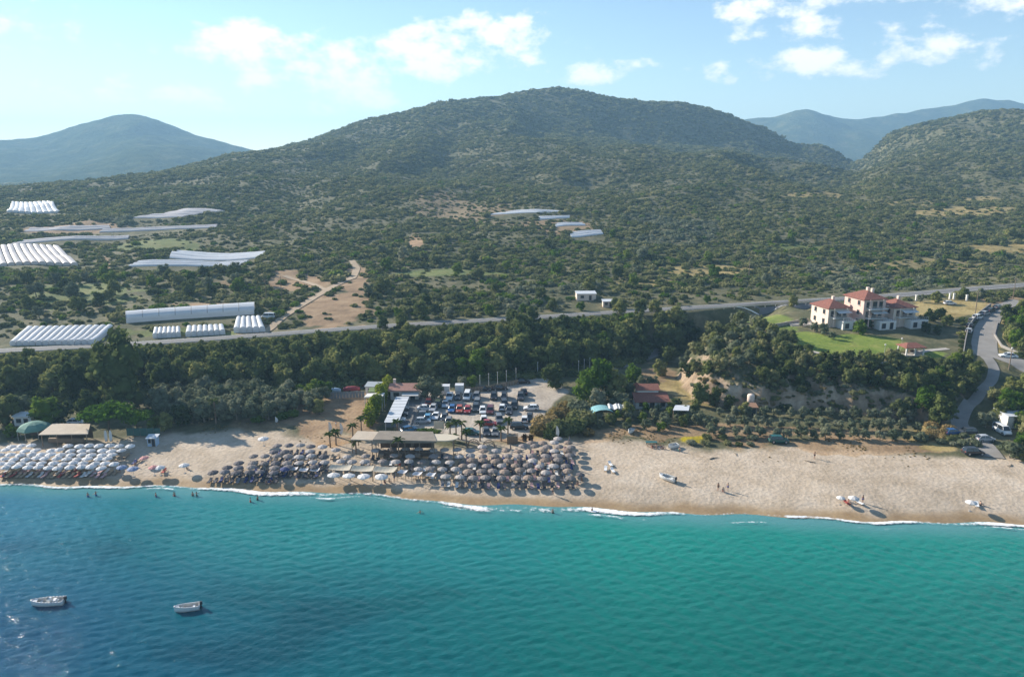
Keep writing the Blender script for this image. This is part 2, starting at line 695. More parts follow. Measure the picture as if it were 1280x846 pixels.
def ribbon(name, pts, width, m, lift=.12, across=5, step=1.0, kind='structure', flat=False):
    """strip laid on the land along a list of (x, y); pts may carry their own widths"""
    P = np.array([p[:2] for p in pts], float)
    Wd = np.array([p[2] if len(p) > 2 else width for p in pts], float)
    seg = np.r_[0, np.cumsum(np.hypot(*np.diff(P, axis=0).T))]
    s = np.linspace(0, seg[-1], max(4, int(seg[-1] / step)))
    x, y, w = _smo(np.interp(s, seg, P[:, 0])), _smo(np.interp(s, seg, P[:, 1])), np.interp(s, seg, Wd)
    tx, ty = np.gradient(x), np.gradient(y)
    l = np.hypot(tx, ty)
    nx, ny = -ty / l, tx / l
    k = np.linspace(-.5, .5, across)
    X = x[:, None] + nx[:, None] * w[:, None] * k
    Y = y[:, None] + ny[:, None] * w[:, None] * k
    Z = H(X, Y) + lift
    if flat:
        Z = np.repeat(Z.max(1)[:, None], across, 1)
    V = np.stack([X, Y, Z], -1).reshape(-1, 3)
    o = link(name, mesh_np(name, V, grid_faces(len(s), across), m))
    return tag(o, kind=kind) if kind else o


def _smo(v, k=7):
    if len(v) < 12:
        return v
    w = np.hanning(k + 2)[1:-1]
    w /= w.sum()
    p = np.pad(v, k // 2, mode='reflect', reflect_type='odd')
    return np.convolve(p, w, 'valid')

# ------------------------------------------------------------------ patches of ground cover (bare earth, stubble, lawns) by their place
class Patch:
    def __init__(self, kind, px, py, rx, ry, edge=.35, strength=1.0):
        x, y, _ = hit(px, py)
        xl, yl, _ = hit(px - rx, py)
        xr, yr, _ = hit(px + rx, py)
        xn, yn, _ = hit(px, py + ry)
        xf, yf, _ = hit(px, py - ry)
        self.c = (x, y)
        ax = ((xr - xl) / 2, (yr - yl) / 2)
        ay = ((xf - xn) / 2, (yf - yn) / 2)
        # limit how far a patch runs away from the viewer over a crest
        self.inv = np.linalg.inv(np.array([[ax[0], ay[0]], [ax[1], ay[1]]]) + 1e-6 * np.eye(2))
        self.kind, self.edge, self.strength = kind, edge, strength

    def weight(self, X, Y, nz):
        dx, dy = X - self.c[0], Y - self.c[1]
        p = self.inv[0, 0] * dx + self.inv[0, 1] * dy
        q = self.inv[1, 0] * dx + self.inv[1, 1] * dy
        r = np.sqrt(p * p + q * q) + nz * self.edge
        return smooth((1.06 - r) / .18) * self.strength


PATCHES = [Patch(*a) for a in [
    # bare earth and stubble on the slopes
    ('dirt', 420, 385, 48, 24, .5), ('dirt', 360, 352, 38, 11, .6), ('dirt', 445, 352, 14, 26, .6), ('dirt', 330, 405, 26, 16, .6, .8),
    ('dirt', 570, 268, 66, 20, .9, .5), ('dirt', 520, 300, 10, 12, .5), ('dirt', 110, 286, 50, 7, .5), ('dirt', 60, 288, 30, 4, .4),
    ('dirt', 290, 355, 24, 6, .6, .7), ('dirt', 130, 338, 10, 12, .5), ('dirt', 265, 382, 45, 5, .4),
    ('dry', 885, 340, 46, 6, .8, .85), ('dry', 818, 353, 34, 4, .8, .8), ('dry', 1190, 267, 68, 7, .4), ('dry', 1160, 252, 60, 4, .5, .6), ('dry', 1220, 250, 40, 4, .4),
    ('dry', 1020, 243, 40, 4, .7, .8), ('dry', 1185, 385, 56, 14, .3), ('dry', 1255, 310, 40, 5, .5), ('dry', 1200, 330, 60, 9, .9, .6), ('dry', 1100, 335, 60, 7, .9, .5),
    ('dirt', 700, 282, 60, 8, .5, .7), ('dirt', 1245, 375, 30, 8, .5, .8),
    ('field', 200, 305, 40, 8, .5), ('field', 110, 368, 60, 12, .6), ('field', 60, 372, 34, 9, .6), ('field', 985, 308, 44, 4, .3), ('field', 560, 340, 60, 5, .5),
    ('lawn', 955, 401, 36, 10, .3, .75), ('field', 230, 415, 70, 6, .5), ('field', 940, 430, 20, 5, .4, .4),
    # villa lawns
    ('lawn', 1065, 431, 74, 14, .15), ('lawn', 1010, 422, 34, 7, .2), ('lawn', 1150, 448, 34, 9, .2),
    # flats behind the beach
    ('dirt', 410, 520, 60, 26, .4), ('dirt', 440, 500, 40, 10, .4), ('dirt', 330, 530, 60, 10, .5, .6), ('dirt', 745, 545, 40, 8, .4, .5),
    ('dirt', 900, 540, 150, 9, .5, .8), ('dirt', 1060, 556, 110, 12, .5, .9), ('dry', 860, 482, 34, 20, .6, .8), ('dirt', 820, 470, 26, 16, .6, .8),
    ('dry', 1170, 545, 40, 14, .5), ('dry', 1245, 410, 14, 26, .4), ('dry', 690, 540, 30, 14, .4, .7), ('dirt', 650, 545, 60, 8, .3),
    ('yellow', 868, 549, 20, 5, .4), ('dirt', 930, 405, 10, 6, .3), ('dirt', 945, 415, 22, 5, .3),
]]
LOT = [at(p, q, 2.5) for p, q in [(516, 486), (604, 488), (640, 475), (682, 470), (712, 488), (690, 512), (664, 545), (600, 552), (540, 550), (508, 535), (498, 520)]]


def ground_masks(X, Y):
    nz = fbm(X, Y, 7, 4) * 1.6
    nfar = fbm(X, Y, 45, 3) * 1.3
    nz = np.where(Y > 300, nfar, nz)
    out = {k: np.zeros(X.shape) for k in ('dirt', 'dry', 'lawn', 'field', 'yellow')}
    for p in PATCHES:
        out[p.kind] = np.maximum(out[p.kind], p.weight(X, Y, nz))
    s = Y - shore_y(X)
    backshore = np.interp(X, *_back.T)
    out['sand'] = smooth((backshore - Y + nz * 3) / 5)
    out['wet'] = smooth((4.2 + nz * .9 - s) / 3.2)
    out['lot'] = smooth((poly_sd(X, Y, LOT) + nz * .8) / 1.5)
    return out


_back = np.array([at(p, q, 2.5) for p, q in [(-400, 548), (0, 545), (130, 542), (200, 534), (300, 533), (380, 540), (440, 540), (560, 552), (640, 548), (730, 541), (800, 548), (900, 552), (1000, 556), (1130, 560), (1180, 566), (1280, 568), (1600, 580)]])


def ground_material():
    m, nt, out = nodes_of('ground_cover')
    N, L = nt.nodes.new, nt.links.new
    geo = N('ShaderNodeNewGeometry')
    pos = geo.outputs['Position']

    def noise(scale, detail=5, rough=.6):
        n = N('ShaderNodeTexNoise')
        n.inputs['Scale'].default_value = scale
        n.inputs['Detail'].default_value = detail
        n.inputs['Roughness'].default_value = rough
        L(pos, n.inputs['Vector'])
        return n.outputs[0]

    def ramp(fac, *stops):
        r = N('ShaderNodeValToRGB')
        e = r.color_ramp.elements
        e[0].position, e[0].color = stops[0][0], (*stops[0][1], 1)
        e[1].position, e[1].color = stops[-1][0], (*stops[-1][1], 1)
        for p, c in stops[1:-1]:
            e.new(p).color = (*c, 1)
        L(fac, r.inputs[0])
        return r.outputs[0]

    def mix(fac, a, b):
        x = N('ShaderNodeMix')
        x.data_type = 'RGBA'
        L(fac, x.inputs[0])
        L(a, x.inputs[6])
        L(b, x.inputs[7])
        return x.outputs[2]

    def attr(name):
        a = N('ShaderNodeAttribute')
        a.attribute_name = name
        s = N('ShaderNodeSeparateColor')
        L(a.outputs['Color'], s.inputs[0])
        return s.outputs[0], s.outputs[1], s.outputs[2]

    sand_w, wet_w, lot_w = attr('mask_a')
    dirt_w, dry_w, lawn_w = attr('mask_b')
    field_w, yel_w, rock_w = attr('mask_c')
    n_small, n_mid, n_big = noise(1.3, 6, .7), noise(.16, 6, .65), noise(.03, 5, .6)
    base = ramp(n_mid, (.3, (.060, .068, .030)), (.5, (.105, .102, .05)), (.70, (.21, .175, .10)))
    dirt = ramp(n_mid, (.3, (.20, .13, .075)), (.55, (.34, .225, .13)), (.75, (.43, .31, .19)))
    dry = ramp(n_mid, (.3, (.20, .15, .055)), (.55, (.37, .28, .115)), (.75, (.46, .37, .18)))
    lawn = ramp(n_mid, (.3, (.11, .165, .028)), (.5, (.18, .235, .04)), (.7, (.28, .28, .075)))
    field = ramp(n_mid, (.3, (.07, .10, .03)), (.5, (.13, .155, .045)), (.75, (.21, .19, .075)))
    yel = ramp(n_mid, (.3, (.18, .16, .02)), (.6, (.44, .34, .02)), (.8, (.5, .4, .05)))
    rock = ramp(n_mid, (.3, (.16, .11, .07)), (.5, (.31, .225, .15)), (.7, (.46, .36, .26)))
    lot = ramp(n_mid, (.3, (.33, .275, .22)), (.55, (.46, .395, .32)), (.75, (.54, .47, .39)))
    sand = ramp(n_mid, (.28, (.38, .295, .205)), (.5, (.50, .40, .295)), (.72, (.57, .475, .37)))
    wet = ramp(n_mid, (.3, (.30, .195, .10)), (.6, (.40, .275, .15)), (.8, (.45, .33, .19)))
    wood_w, _, _ = attr('mask_d')
    c = mix(wood_w, base, ramp(noise(.02, 8, .7), (.35, (.022, .038, .016)), (.65, (.07, .08, .035))))
    c = mix(field_w, c, field)
    c = mix(dirt_w, c, dirt)
    c = mix(dry_w, c, dry)
    c = mix(lawn_w, c, lawn)
    c = mix(rock_w, c, rock)
    c = mix(sand_w, c, sand)
    c = mix(dirt_w, c, mix(sand_w, c, ramp(n_mid, (.3, (.36, .21, .10)), (.6, (.46, .295, .155)), (.8, (.52, .38, .23)))))
    c = mix(lot_w, c, lot)
    c = mix(yel_w, c, yel)
    c = mix(wet_w, c, wet)
    # pale and dark drifts tens of metres wide, and speckle
    big = N('ShaderNodeMapRange')
    big.inputs['From Min'].default_value, big.inputs['From Max'].default_value = .3, .7
    big.inputs['To Min'].default_value, big.inputs['To Max'].default_value = .86, 1.12
    L(n_big, big.inputs['Value'])
    sm = N('ShaderNodeMapRange')
    sm.inputs['From Min'].default_value, sm.inputs['From Max'].default_value = .25, .75
    sm.inputs['To Min'].default_value, sm.inputs['To Max'].default_value = .78, 1.2
    L(n_small, sm.inputs['Value'])
    mm = N('ShaderNodeMath')
    mm.operation = 'MULTIPLY'
    L(big.outputs[0], mm.inputs[0])
    L(sm.outputs[0], mm.inputs[1])
    vm = N('ShaderNodeVectorMath')
    vm.operation = 'SCALE'
    L(c, vm.inputs[0])
    L(mm.outputs[0], vm.inputs['Scale'])
    b = N('ShaderNodeBsdfPrincipled')
    L(vm.outputs[0], b.inputs['Base Color'])
    b.inputs['Specular IOR Level'].default_value = .2
    rg = N('ShaderNodeMapRange')
    rg.inputs['To Min'].default_value, rg.inputs['To Max'].default_value = .95, .45
    L(wet_w, rg.inputs['Value'])
    L(rg.outputs[0], b.inputs['Roughness'])
    # trodden sand and clods
    v = N('ShaderNodeTexVoronoi')
    v.inputs['Scale'].default_value = 1.15
    L(pos, v.inputs['Vector'])
    hsum = N('ShaderNodeMath')
    hsum.operation = 'MULTIPLY_ADD'
    hsum.inputs[1].default_value = .9
    L(v.outputs['Distance'], hsum.inputs[0])
    L(noise(2.2, 5, .7), hsum.inputs[2])
    bs = N('ShaderNodeMapRange')
    bs.inputs['To Min'].default_value, bs.inputs['To Max'].default_value = .55, .05
    L(wet_w, bs.inputs['Value'])
    bp = N('ShaderNodeBump')
    bp.inputs['Distance'].default_value = .16
    L(bs.outputs[0], bp.inputs['Strength'])
    L(hsum.outputs[0], bp.inputs['Height'])
    L(bp.outputs[0], b.inputs['Normal'])
    L(b.outputs[0], out.inputs['Surface'])
    return m


def build_land():
    ys = np.concatenate([np.array([-3000, -1500, -700, -300, -100, 0, 40, 70, 90, 100]), np.arange(105, 118, 1.0), np.arange(118, 232, .55), np.arange(232, 300, .9),
                         np.geomspace(300, 1700, 250)[0:], np.geomspace(1760, 5400, 20)])
    us = np.concatenate([[-4, -2.5, -1.8, -1.4, -1.15], np.arange(-1.0, 1.001, .0031), [1.15, 1.4, 1.8, 2.5, 4]])
    Yg, Ug = np.meshgrid(ys, us, indexing='ij')
    wy = np.maximum(np.abs(Yg), 190)          # strips fan out behind the beach only
    wy = np.where(Yg < 190, 150 + 40 * smooth((Yg - 100) / 90), Yg)
    X = np.clip(Ug * wy, -7000, 7000)
    Y = Yg
    Z = H(X, np.maximum(Y, 60))
    far = smooth((Y - 2200) / 1200)
    Z = Z * (1 - far) + far * 18
    Z = np.where(Y > 6000, 18, Z)
    g = ground_masks(X, Y)
    zx, zy = np.gradient(Z, axis=1) / np.maximum(np.gradient(X, axis=1), .1), np.gradient(Z, axis=0) / np.maximum(np.gradient(Y, axis=0), .1)
    steep = np.hypot(zx, zy)
    rock = smooth((steep - .55) / .25) * (Y < 215) * smooth((X - 45) / 4) * smooth((128 - X) / 8)
    one = np.ones_like(X)
    A = np.stack([g['sand'] * (1 - smooth((steep - .35) / .2)), g['wet'], g['lot'], one], -1).reshape(-1, 4)
    B = np.stack([g['dirt'], g['dry'], g['lawn'], one], -1).reshape(-1, 4)
    C = np.stack([g['field'], g['yellow'], rock, one], -1).reshape(-1, 4)
    D = np.repeat(smooth((Y - 1450) / 300)[..., None], 4, -1).reshape(-1, 4)
    V = np.stack([X, Y, Z], -1).reshape(-1, 3)
    me = mesh_np('ground', V, grid_faces(len(ys), len(us)), ground_material(), {'mask_a': A, 'mask_b': B, 'mask_c': C, 'mask_d': D})
    tag(link('ground', me), kind='structure')


build_land()


# ------------------------------------------------------------------ far mountains
def mountain_material(name, c0, c1, c2):
    m, nt, out = nodes_of(name)
    N, L = nt.nodes.new, nt.links.new
    geo = N('ShaderNodeNewGeometry')
    n = N('ShaderNodeTexNoise')
    n.inputs['Scale'].default_value = .016
    n.inputs['Detail'].default_value = 9
    n.inputs['Roughness'].default_value = .72
    L(geo.outputs['Position'], n.inputs['Vector'])
    r = N('ShaderNodeValToRGB')
    e = r.color_ramp.elements
    e[0].position, e[0].color = .33, (*c0, 1)
    e[1].position, e[1].color = .7, (*c2, 1)
    e.new(.52).color = (*c1, 1)
    L(n.outputs[0], r.inputs[0])
    b = N('ShaderNodeBsdfDiffuse')
    L(r.outputs[0], b.inputs['Color'])
    bp = N('ShaderNodeBump')
    bp.inputs['Strength'].default_value = .8
    bp.inputs['Distance'].default_value = 9
    n2 = N('ShaderNodeTexNoise')
    n2.inputs['Scale'].default_value = .07
    n2.inputs['Detail'].default_value = 5
    L(geo.outputs['Position'], n2.inputs['Vector'])
    L(n2.outputs[0], bp.inputs['Height'])
    L(bp.outputs[0], b.inputs['Normal'])
    L(b.outputs[0], out.inputs['Surface'])
    return m


def mountain(dist, skyline, depth, m, seed, rough):
    """ridge with spurs: skyline given as photograph pixels at that distance"""
    u = np.linspace(ray(skyline[0][0], 200)[0] / ray(skyline[0][0], 200)[1], ray(skyline[-1][0], 200)[0] / ray(skyline[-1][0], 200)[1], 330)
    su = [ray(p, q)[0] / ray(p, q)[1] for p, q in skyline]
    sz = [CAM_H + dist * ray(p, q)[2] / ray(p, q)[1] for p, q in skyline]
    top = _smo(np.interp(u, su, sz), 15)
    v = np.linspace(-1.15, 1.0, 120)
    Vg, Ug = np.meshgrid(v, u, indexing='ij')
    Tg = np.repeat(top[None, :], len(v), 0)
    Y = dist + Vg * depth
    X = Ug * Y
    prof = np.where(Vg < 0, np.clip(1 + Vg, 0, 1) ** 1.25, np.clip(1 - Vg * .9, 0, 1))
    spur = fbm(X + seed * 1000, Y * .35, dist * .13, 5)
    Z = 10 + (Tg - 10) * prof + spur * rough * np.clip(prof, 0, 1) * (1 - .75 * np.exp(-(Vg / .10) ** 2)) * smooth((Tg - 10) / 60)
    Z = Z + fbm(X, Y, 60, 3) * 5
    Z = np.where(Vg < -1.0, np.minimum(Z, 10) - 12, Z)
    V = np.stack([X, Y, Z], -1).reshape(-1, 3)
    return tag(link('mountain', mesh_np('mountain', V, grid_faces(len(v), len(u)), m)), kind='structure')


m_far = mountain_material('far_forest', (.022, .038, .016), (.055, .070, .026), (.15, .14, .07))
mountain(2900, [(-700, 205), (-500, 185), (-300, 196), (-160, 178), (-60, 190), (0, 178), (50, 172), (90, 158), (140, 144), (170, 142), (195, 149), (240, 168), (290, 180), (330, 190), (420, 204), (560, 212)], 1200, m_far, 1, 110)
mountain(3700, [(780, 200), (880, 168), (920, 152), (965, 148), (1000, 140), (1030, 143), (1055, 151), (1080, 146), (1120, 138), (1155, 132), (1190, 131), (1220, 124), (1262, 128), (1330, 140), (1500, 120), (1700, 140), (1900, 190)], 1050, m_far, 2, 140)


# ------------------------------------------------------------------ sea
def sea_material():
    m, nt, out = nodes_of('sea_water')
    N, L = nt.nodes.new, nt.links.new
    a = N('ShaderNodeAttribute')
    a.attribute_name = 'tint'
    b = N('ShaderNodeBsdfPrincipled')
    b.inputs['Roughness'].default_value = .06
    b.inputs['IOR'].default_value = 1.33
    geo = N('ShaderNodeNewGeometry')
    mp = N('ShaderNodeMapping')
    mp.inputs['Scale'].default_value = (.62, 1.0, 1.0)
    mp.inputs['Rotation'].default_value = (0, 0, math.radians(-14))
    L(geo.outputs['Position'], mp.inputs['Vector'])
    n = N('ShaderNodeTexNoise')
    n.inputs['Scale'].default_value = 2.4
    n.inputs['Detail'].default_value = 4
    n.inputs['Roughness'].default_value = .66
    n.inputs['Distortion'].default_value = .5
    L(mp.outputs[0], n.inputs['Vector'])
    bp = N('ShaderNodeBump')
    bp.inputs['Strength'].default_value = 1.0
    bp.inputs['Distance'].default_value = .08
    L(n.outputs[0], bp.inputs['Height'])
    L(bp.outputs[0], b.inputs['Normal'])
    L(a.outputs['Color'], b.inputs['Base Color'])
    L(b.outputs[0], out.inputs['Surface'])
    return m


def build_sea():
    xs = np.concatenate([-np.geomspace(4000, 140, 26), np.arange(-132, 132.1, .33), np.geomspace(140, 4000, 26)])
    ys = np.concatenate([-np.geomspace(3200, 60, 16), np.linspace(-20, 66, 8), np.arange(70, 152, .28), [154, 160, 170]])
    Yg, Xg = np.meshgrid(ys, xs, indexing='ij')
    s = shore_y(Xg) - Yg
    amp = smooth((s + 1) / 14)
    Z = np.zeros_like(Xg)
    r = np.random.default_rng(5)
    for k in range(26):
        wl = r.choice([r.uniform(.8, 1.4), r.uniform(1.0, 2.0), r.uniform(1.6, 3.2)])
        th = math.radians(-98 + r.normal(0, 36))
        kx, ky = math.cos(th) * 2 * math.pi / wl, math.sin(th) * 2 * math.pi / wl
        ph = kx * Xg + ky * Yg + r.uniform(0, 6.28) + fbm(Xg, Yg, 17, 2) * 2.2
        Z += (.0082 * wl) * (np.sin(ph) + .22 * np.sin(2 * ph + 1.5)) * (.5 + .8 * vnoise(Xg / 11 + k, Yg / 11))
    fine = (np.abs(Xg) < 132) & (Yg > 69)
    Z = Z * amp * fine * .75
    # colour of the water itself: sandy shallows, turquoise, then deeper blue and dark weed beds
    n1, n2 = fbm(Xg, Yg, 60, 4), fbm(Xg + 90, Yg * 1.8, 26, 4)
    deep = smooth((s - 3 + n2 * 9) / 44)
    left = smooth((20 - Xg * .75 - Yg * .25 + n1 * 42 + 40) / 120)
    shallow = np.array([.085, .25, .25])
    mid_l, mid_r = np.array([.018, .135, .195]), np.array([.005, .205, .160])
    deep_l, deep_r = np.array([.002, .056, .115]), np.array([.002, .116, .098])
    L_ = left[..., None]
    mid, dp = mid_l * L_ + mid_r * (1 - L_), deep_l * L_ + deep_r * (1 - L_)
    t = deep[..., None]
    edge = smooth(s / 8)[..., None]
    colr = (shallow * (1 - edge) + mid * edge) * (1 - t) + dp * t
    weed = smooth((n2 - .05) / .35) * smooth((s - 14) / 16) * (.35 + .5 * left)
    colr = colr * (1 - .38 * weed[..., None])
    A = np.concatenate([colr, np.ones((*Xg.shape, 1))], -1).reshape(-1, 4)
    V = np.stack([Xg, Yg, Z], -1).reshape(-1, 3)
    tag(link('sea', mesh_np('sea', V, grid_faces(len(ys), len(xs)), sea_material(), {'tint': A})), kind='structure')


build_sea()


def foam_material():
    m, nt, out = nodes_of('wash_foam')
    N, L = nt.nodes.new, nt.links.new
    geo = N('ShaderNodeNewGeometry')
    n = N('ShaderNodeTexNoise')
    n.inputs['Scale'].default_value = 1.1
    n.inputs['Detail'].default_value = 6
    n.inputs['Roughness'].default_value = .7
    L(geo.outputs['Position'], n.inputs['Vector'])
    a = N('ShaderNodeAttribute')
    a.attribute_name = 'cover'
    s = N('ShaderNodeSeparateColor')
    L(a.outputs['Color'], s.inputs[0])
    ad = N('ShaderNodeMath')
    ad.operation = 'ADD'
    L(n.outputs[0], ad.inputs[0])
    L(s.outputs[0], ad.inputs[1])
    mr = N('ShaderNodeMapRange')
    mr.interpolation_type = 'SMOOTHSTEP'
    mr.inputs['From Min'].default_value, mr.inputs['From Max'].default_value = .86, 1.22
    L(ad.outputs[0], mr.inputs['Value'])
    d = N('ShaderNodeBsdfDiffuse')
    d.inputs['Color'].default_value = (.86, .87, .86, 1)
    t = N('ShaderNodeBsdfTransparent')
    mx = N('ShaderNodeMixShader')
    L(mr.outputs[0], mx.inputs[0])
    L(t.outputs[0], mx.inputs[1])
    L(d.outputs[0], mx.inputs[2])
    L(mx.outputs[0], out.inputs['Surface'])
    return m


def build_foam(name, out, base, extra, dens, seed, label):
    """one line of wash: out = metres seaward of the waterline, base + extra = its width"""
    xs = np.arange(-170, 175, .3)
    k = np.linspace(0, 1, 15)
    lobe = fbm(xs, xs * 0 + 5 + seed, 23, 3)
    thick = base + extra * (1.3 * np.clip(fbm(xs, xs * 0 + 50 + seed, 30, 3) + .25, 0, 1) + .5 * np.abs(fbm(xs, xs * 0 + 80, 4, 3)) + 2.0 * np.exp(-((xs - 8) / 26) ** 2) + 1.5 * np.exp(-((xs + 45) / 14) ** 2) + .7 * np.exp(-((xs - 75) / 24) ** 2))
    front = shore_y(xs) - .3 + lobe * (.9 + .5 * out) - out
    Y = front[:, None] - thick[:, None] * k[None, :] + .5
    X = np.repeat(xs[:, None], len(k), 1)
    Z = np.maximum(H(X, Y), 0) + .13 + .05 * out + .10 * np.sin(k * math.pi)[None, :]
    cov = np.sin(np.clip(k, 0, 1) * math.pi)[None, :] ** .5 * (dens + .46 * vnoise(xs / 9 + seed, xs * 0)[:, None] + .16 * vnoise(xs / 2.2, xs * 0 + 7)[:, None])
    A = np.repeat(cov[..., None], 4, -1).reshape(-1, 4)
    V = np.stack([X, Y, Z], -1).reshape(-1, 3)
    tag(link(name, mesh_np(name, V, grid_faces(len(xs), len(k)), m_foam, {'cover': A})), label, 'foam', kind='stuff')


m_foam = foam_material()
build_foam('foam', 0, .6, 1.0, .26, 0, 'white wash of small waves along the waterline')
build_foam('foam', 2.6, .5, .35, .02, 31, 'thin broken outer line of wash just off the waterline')

# ------------------------------------------------------------------ roads
m_asphalt = mat('asphalt', (.155, .15, .145), .9, .12, .4)
m_concrete = mat('concrete', (.26, .24, .215), .9, .18, .3)
m_white = mat('white_paint', (.78, .77, .74), .5, .06, 2)
xr = np.arange(-330, 380, 2.0)
ribbon('main_road', [(x, float(road_y(x))) for x in xr], 7.2, m_asphalt, .10, 5, 2.0)
for dy in (-3.1, 3.1):
    ribbon('road_edge_line', [(x, float(road_y(x)) + dy) for x in xr], .22, m_white, .114, 2, 2.0)
H_ = lambda pts: [(*hit(p, q)[:2], *w) for p, q, *w in pts]
LANE = H_([(1275, 376, 5), (1252, 384, 5), (1240, 396, 5.5), (1232, 412, 6.2), (1230, 430, 6.6), (1232, 446, 6)])
ribbon('access_road', LANE, 7, m_concrete, .12, 7, .8)
ribbon('access_road', H_([(1226, 440, 5), (1250, 446, 6), (1280, 458, 6), (1320, 480, 6), (1380, 500, 6)]), 6, m_concrete, .17, 7, .8)
ribbon('beach_track', H_([(1232, 446, 3), (1243, 462, 2.7), (1240, 476, 2.7), (1222, 496, 2.9), (1206, 512, 3.2), (1198, 527, 3.8), (1205, 540, 4.2), (1228, 556, 5), (1240, 572, 5)]), 4, m_concrete, .15, 7, .7)
ribbon('valley_track', H_([(720, 468, 3.5), (765, 461, 3.2), (800, 452, 3.2), (822, 441, 3.2), (845, 428, 3)]), 3.2, m_concrete, .12, 5, .8)
m_track = mat('dust_track', (.40, .30, .20), .95, .2, .3)
ribbon('dirt_track', H_([(330, 416, 3), (352, 398, 3), (380, 380, 3), (410, 362, 3), (440, 348, 3.5), (446, 336, 3.5), (440, 326, 3)]), 3, m_track, .2, 5, 1.0)
ribbon('dirt_track', H_([(355, 345, 2.5), (372, 350, 2.5), (392, 356, 2.5), (408, 363, 2.5)]), 2.5, m_track, .2, 5, 1.0)
m_pave = mat('light_paving', (.42, .38, .33), .85, .12, .5)
ribbon('lot_lane', [at(p, q, 2.5) + (7.5,) for p, q in [(517, 489), (513, 500), (508, 515), (500, 533)]], 7.5, m_asphalt, .08, 5, 1)
ribbon('lot_kerb_strip', [at(p, q, 2.5) + (1.6,) for p, q in [(535, 489), (531, 500), (525, 517), (519, 533)]], 1.6, m_pave, .1, 3, 1)
ribbon('garden_path', H_([(965, 425, 1.6), (990, 434, 1.6), (1035, 444, 1.6), (1100, 452, 1.6)]), 1.6, m_pave, .12, 3, .7)
ribbon('garden_path', H_([(1112, 452, 1.8), (1130, 444, 1.8), (1150, 440, 1.8), (1185, 436, 1.8)]), 1.8, m_pave, .12, 3, .7)

# ------------------------------------------------------------------ haze: one closed box of thin pale air, sky outside
def build_haze():
    m, nt, out = nodes_of('thin_haze')
    v = nt.nodes.new('ShaderNodeVolumePrincipled')
    v.inputs['Color'].default_value = (.42, .72, 1.0, 1)
    v.inputs['Density'].default_value = HAZE_DENSITY
    v.inputs['Anisotropy'].default_value = .12
    nt.links.new(v.outputs[0], out.inputs['Volume'])
    b = MB().box(0, 1000, -6.5, 15000, 9000, 386)
    tag(b.build('haze', m), 'thin pale blue haze over the whole bay', 'haze', kind='stuff')


HAZE_DENSITY = .00021
build_haze()

# ------------------------------------------------------------------ plants
LEAF = {
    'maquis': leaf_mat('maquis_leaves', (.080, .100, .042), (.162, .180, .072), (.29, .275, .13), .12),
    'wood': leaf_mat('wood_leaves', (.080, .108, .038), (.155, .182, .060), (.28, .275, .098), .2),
    'olive': leaf_mat('olive_leaves', (.115, .138, .080), (.185, .205, .125), (.27, .275, .185), .5),
    'bright': leaf_mat('bright_leaves', (.060, .115, .016), (.105, .175, .024), (.18, .23, .045), .4),
    'pine': leaf_mat('pine_needles', (.045, .100, .012), (.075, .150, .018), (.12, .19, .03), .4),
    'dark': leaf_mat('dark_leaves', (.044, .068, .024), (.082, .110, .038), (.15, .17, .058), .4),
    'reed': leaf_mat('dry_reed', (.16, .13, .05), (.27, .20, .085), (.38, .28, .13), .4),
    'bamboo': leaf_mat('bamboo_leaves', (.10, .15, .014), (.19, .24, .022), (.31, .33, .04), .5),
    'palm': leaf_mat('palm_fronds', (.045, .072, .018), (.085, .115, .03), (.14, .15, .05), .8),
    'silver': leaf_mat('silver_leaves', (.11, .14, .08), (.16, .19, .115), (.22, .24, .16), .5),
}
m_bark = mat('bark', (.10, .075, .05), .95, .3, 3, .02)
m_pale_bark = mat('pale_bark', (.24, .20, .15), .95, .3, 3, .02)


